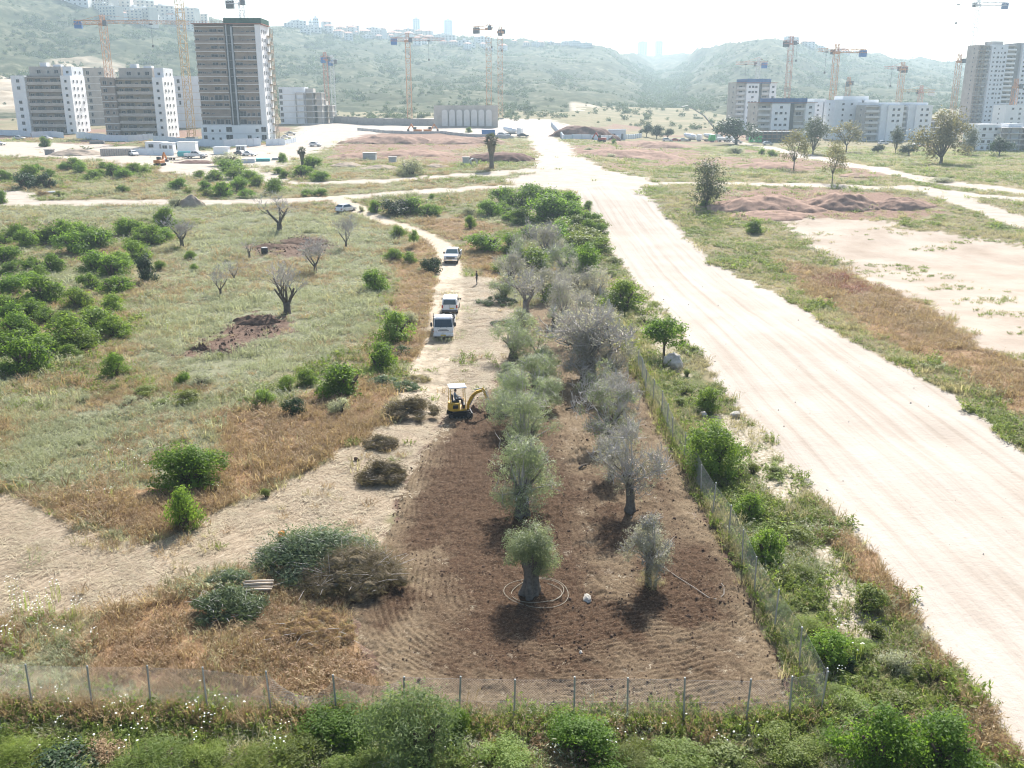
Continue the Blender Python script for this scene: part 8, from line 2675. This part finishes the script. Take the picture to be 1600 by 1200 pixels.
mound(640, 246, 150, 7.2, 'middle red spoil heap left of the dark heap', M_soilm, 33, flat=0.3)
mound(600, 226, 160, 9.9, 'red side of the pit below the long low barrier', M_soilm, 34, flat=0.5)
mound(720, 226, 140, 8.2, 'scrubby red bank below the long low barrier', M_soilm, 35, flat=0.5)
mound(110, 244, 100, 7.2, 'scrubby low bank in the middle of the left yard', M_pale_earth, 36, flat=0.3)
mound(590, 266, 70, 5.0, 'grey earth ridge behind the shorter palm road', M_pale_earth, 37, flat=0.2)
mound(680, 262, 46, 4.4, 'low pale ridge right of the big twiggy bush', M_pale_earth, 38)
mound(540, 262, 60, 6.4, 'low greyish ridge right of the dark round bush', M_pale_earth, 39)
mound(300, 256, 70, 4.0, 'dark dirt line along the bare yard right of the excavator', M_darkheap, 40, flat=0.3)
mound(740, 648, 40, 8.8, 'fresh dark earth turned up under the digging arm', M_clod, 41, rough=0.6)
mound(418, 389, 60, 4.8, 'loose dark earth dug up beside the black barrel', M_clod, 42, rough=0.7)
mound(470, 384, 90, 6.4, 'bank of dug red-brown earth right of the black barrel', M_clod, 43, rough=0.7)
mound(310, 550, 34, 9.6, 'lump of upturned red earth in the strip of bare earth', M_clod, 44, rough=0.8)
mound(395, 510, 90, 12.8, 'ridge of upturned red earth at the burnt-looking tree', M_clod, 45, rough=0.8)
mound(340, 556, 60, 8.0, 'low ridge of red earth at the left end of the bare strip', M_clod, 46, rough=0.8)

# ------------------------------------------------------------------ the town on the ridge
def ridge_point(u, v):
    """where the line of sight meets the hillside"""
    d = ray(u, v); best = None
    t = np.linspace(530, 2650, 900)
    x, y, z = d[0] * t, d[1] * t, CAM_H + d[2] * t
    h = hill_z(x, y)
    k = np.argmax(z < h)
    if z[k] >= h[k]:      # just over the crest: stand on the crest
        k = int(np.argmin(z - h))
    return Vector((x[k], y[k], float(h[k])))
HK = []
M_roofr = plain('red_tile_roof', (0.42, 0.20, 0.13), 0.8, 0, 0.2, 0.3)
M_hw = [plain('ridge_house_white', (0.66, 0.65, 0.62), 0.8, 0, 0.1, 0.3), plain('ridge_house_cream', (0.58, 0.53, 0.45), 0.8, 0, 0.1, 0.3)]
def house_kind(W_, D_, nf, mat, red):
    H_ = nf * 3.0; parts = []
    mb = MB(); mb.box(-W_ / 2, W_ / 2, 0, D_, -5, H_); parts.append(('wall', mb.mesh('wall', mat)))
    if red:
        mb = MB(); a, b = W_ / 2 + 0.5, D_ + 0.5
        mb.add([(-a, -0.5, H_), (a, -0.5, H_), (a, b, H_), (-a, b, H_), (-a * 0.4, D_ / 2, H_ + 2.4), (a * 0.4, D_ / 2, H_ + 2.4)], [(0, 1, 5, 4), (1, 2, 5), (2, 3, 4, 5), (3, 0, 4), (3, 2, 1, 0)])
        parts.append(('roof', mb.mesh('roof', M_roofr)))
    else:
        mb = MB(); mb.box(-W_ / 2 - 0.2, W_ / 2 + 0.2, -0.2, D_ + 0.2, H_, H_ + 0.5); mb.box(-1.5, 1.5, D_ * 0.4, D_ * 0.7, H_ + 0.5, H_ + 2.4); parts.append(('roof', mb.mesh('roof', M_hw[0])))
    k = max(2, int(W_ / 4))
    for f in range(nf):
        for i in range(k):
            parts.append(('window', window_mesh(1.7, 1.5), None, (-W_ / 2 + W_ * (i + 0.5) / k, 0, f * 3 + 0.9)))
    return Proto(parts)
HK = [house_kind(14, 10, 2, M_hw[0], False), house_kind(12, 9, 2, M_hw[1], True), house_kind(18, 11, 3, M_hw[0], False), house_kind(11, 9, 3, M_hw[0], True), house_kind(22, 12, 4, M_hw[1], False)]
def town():
    g = random.Random(42); i = 0
    rows = {'on the left hilltop': (12, 100, 320, lambda u: np.interp(u, _hu, _hv) + 4, 9, (4, 2, 4, 2, 0), 1.1),
            'on the slope under the left hilltop': (10, 150, 300, lambda u: np.interp(u, _hu, _hv) + 14, 9, (2, 0, 4, 3), 1.0),
            'on the crest right of the tall tower': (14, 445, 700, lambda u: np.interp(u, _hu, _hv) + 1, 7, (0, 1, 2, 3), 1.0),
            'in the second row below the ridge crest': (18, 470, 760, lambda u: np.interp(u, _hu, _hv) + 7, 6, (0, 1, 2, 3, 1), 1.0),
            'in the third row below the ridge crest': (14, 520, 800, lambda u: np.interp(u, _hu, _hv) + 13, 5, (1, 3, 0, 1), 0.9),
            'on the far ridge crest above the gorge': (10, 800, 930, lambda u: np.interp(u, _hu, _hv) + 1, 4, (0, 1, 2), 0.8),
            'on the shoulder of the right hill': (9, 1228, 1330, lambda u: np.interp(u, _hu, _hv) + 3, 5, (1, 3, 0), 0.9)}
    for where, (n, u0, u1, vf, jit, ks, sc_) in rows.items():
        us = sorted(u0 + (u1 - u0) * (k + 0.5 + g.uniform(-.35, .35)) / n for k in range(n))
        for k, u in enumerate(us):
            q = ridge_point(u, float(vf(u)) + g.uniform(0, jit))
            kd = g.choice(ks)
            o = put('house', HK[kd], q - Vector((0, 0, 0.5)), R(g.uniform(-35, 35)), sc_ * g.uniform(0.8, 1.2))
            col = ('white flat-roofed house', 'cream red-roofed house', 'long white flat-roofed house', 'white red-roofed house', 'broad cream apartment house')[kd]
            od = ORD[k] if k < len(ORD) else {14: 'fifteenth from the left', 15: 'sixteenth from the left', 16: 'seventeenth from the left', 17: 'eighteenth from the left'}[k]
            tag(o, '%s, %s %s' % (col, od, where), 'house', 'houses of the town on the ridge')
    for u, vt, vb, w, dist, lab in ((494, 28, 46, 9, 1250, 'grey high-rise on the ridge right of the tall dark tower'), (486, 32, 46, 7, 1260, 'lower slab beside the grey high-rise on the ridge'),
                             (651, 29, 50, 11, 1700, 'left one of two pale towers beyond the ridge'), (701, 31, 56, 13, 1750, 'right one of two pale towers beyond the ridge'),
                             (1005, 65, 84, 13, 2150, 'left one of two faint towers above the gorge'), (1030, 64, 84, 11, 2150, 'right one of two faint towers above the gorge'),
                             (149, 0, 20, 8, 1000, 'slender tower on the left hilltop'), (212, 2, 18, 22, 1000, 'long slab building on the left hilltop'), (172, 3, 16, 15, 1000, 'broad block left of the long slab on the left hilltop')):
        dist = dist * KY; d = ray(u, vb); k = dist / d[1]; x, y = d[0] * k, dist
        h = float(hill_z(np.array([x]), np.array([y]))[0])
        zt = CAM_H + ray(u, vt)[2] / ray(u, vt)[1] * dist
        s = FPX / (dist * 0.958)
        wd = w / s; H_ = max(8, zt - h)
        o = empty('high_rise', (x, y, h), R(10)); tag(o, lab, 'high-rise')
        mb = MB(); mb.box(-wd / 2, wd / 2, 0, wd * 0.7, -8, H_); mb.obj('wall', M_bpale, o)
        mb = MB(); mb.box(-wd * 0.2, wd * 0.2, wd * 0.2, wd * 0.5, H_, H_ + 3); mb.obj('roof_housing', M_bpale, o)
        nf = int(H_ / 4)
        for f in range(nf):
            for q in (-0.3, 0.0, 0.3): child(o, 'window', window_mesh(round(wd * 0.16, 1), 1.8), (q * wd, 0, f * 4 + 1.2))
town()
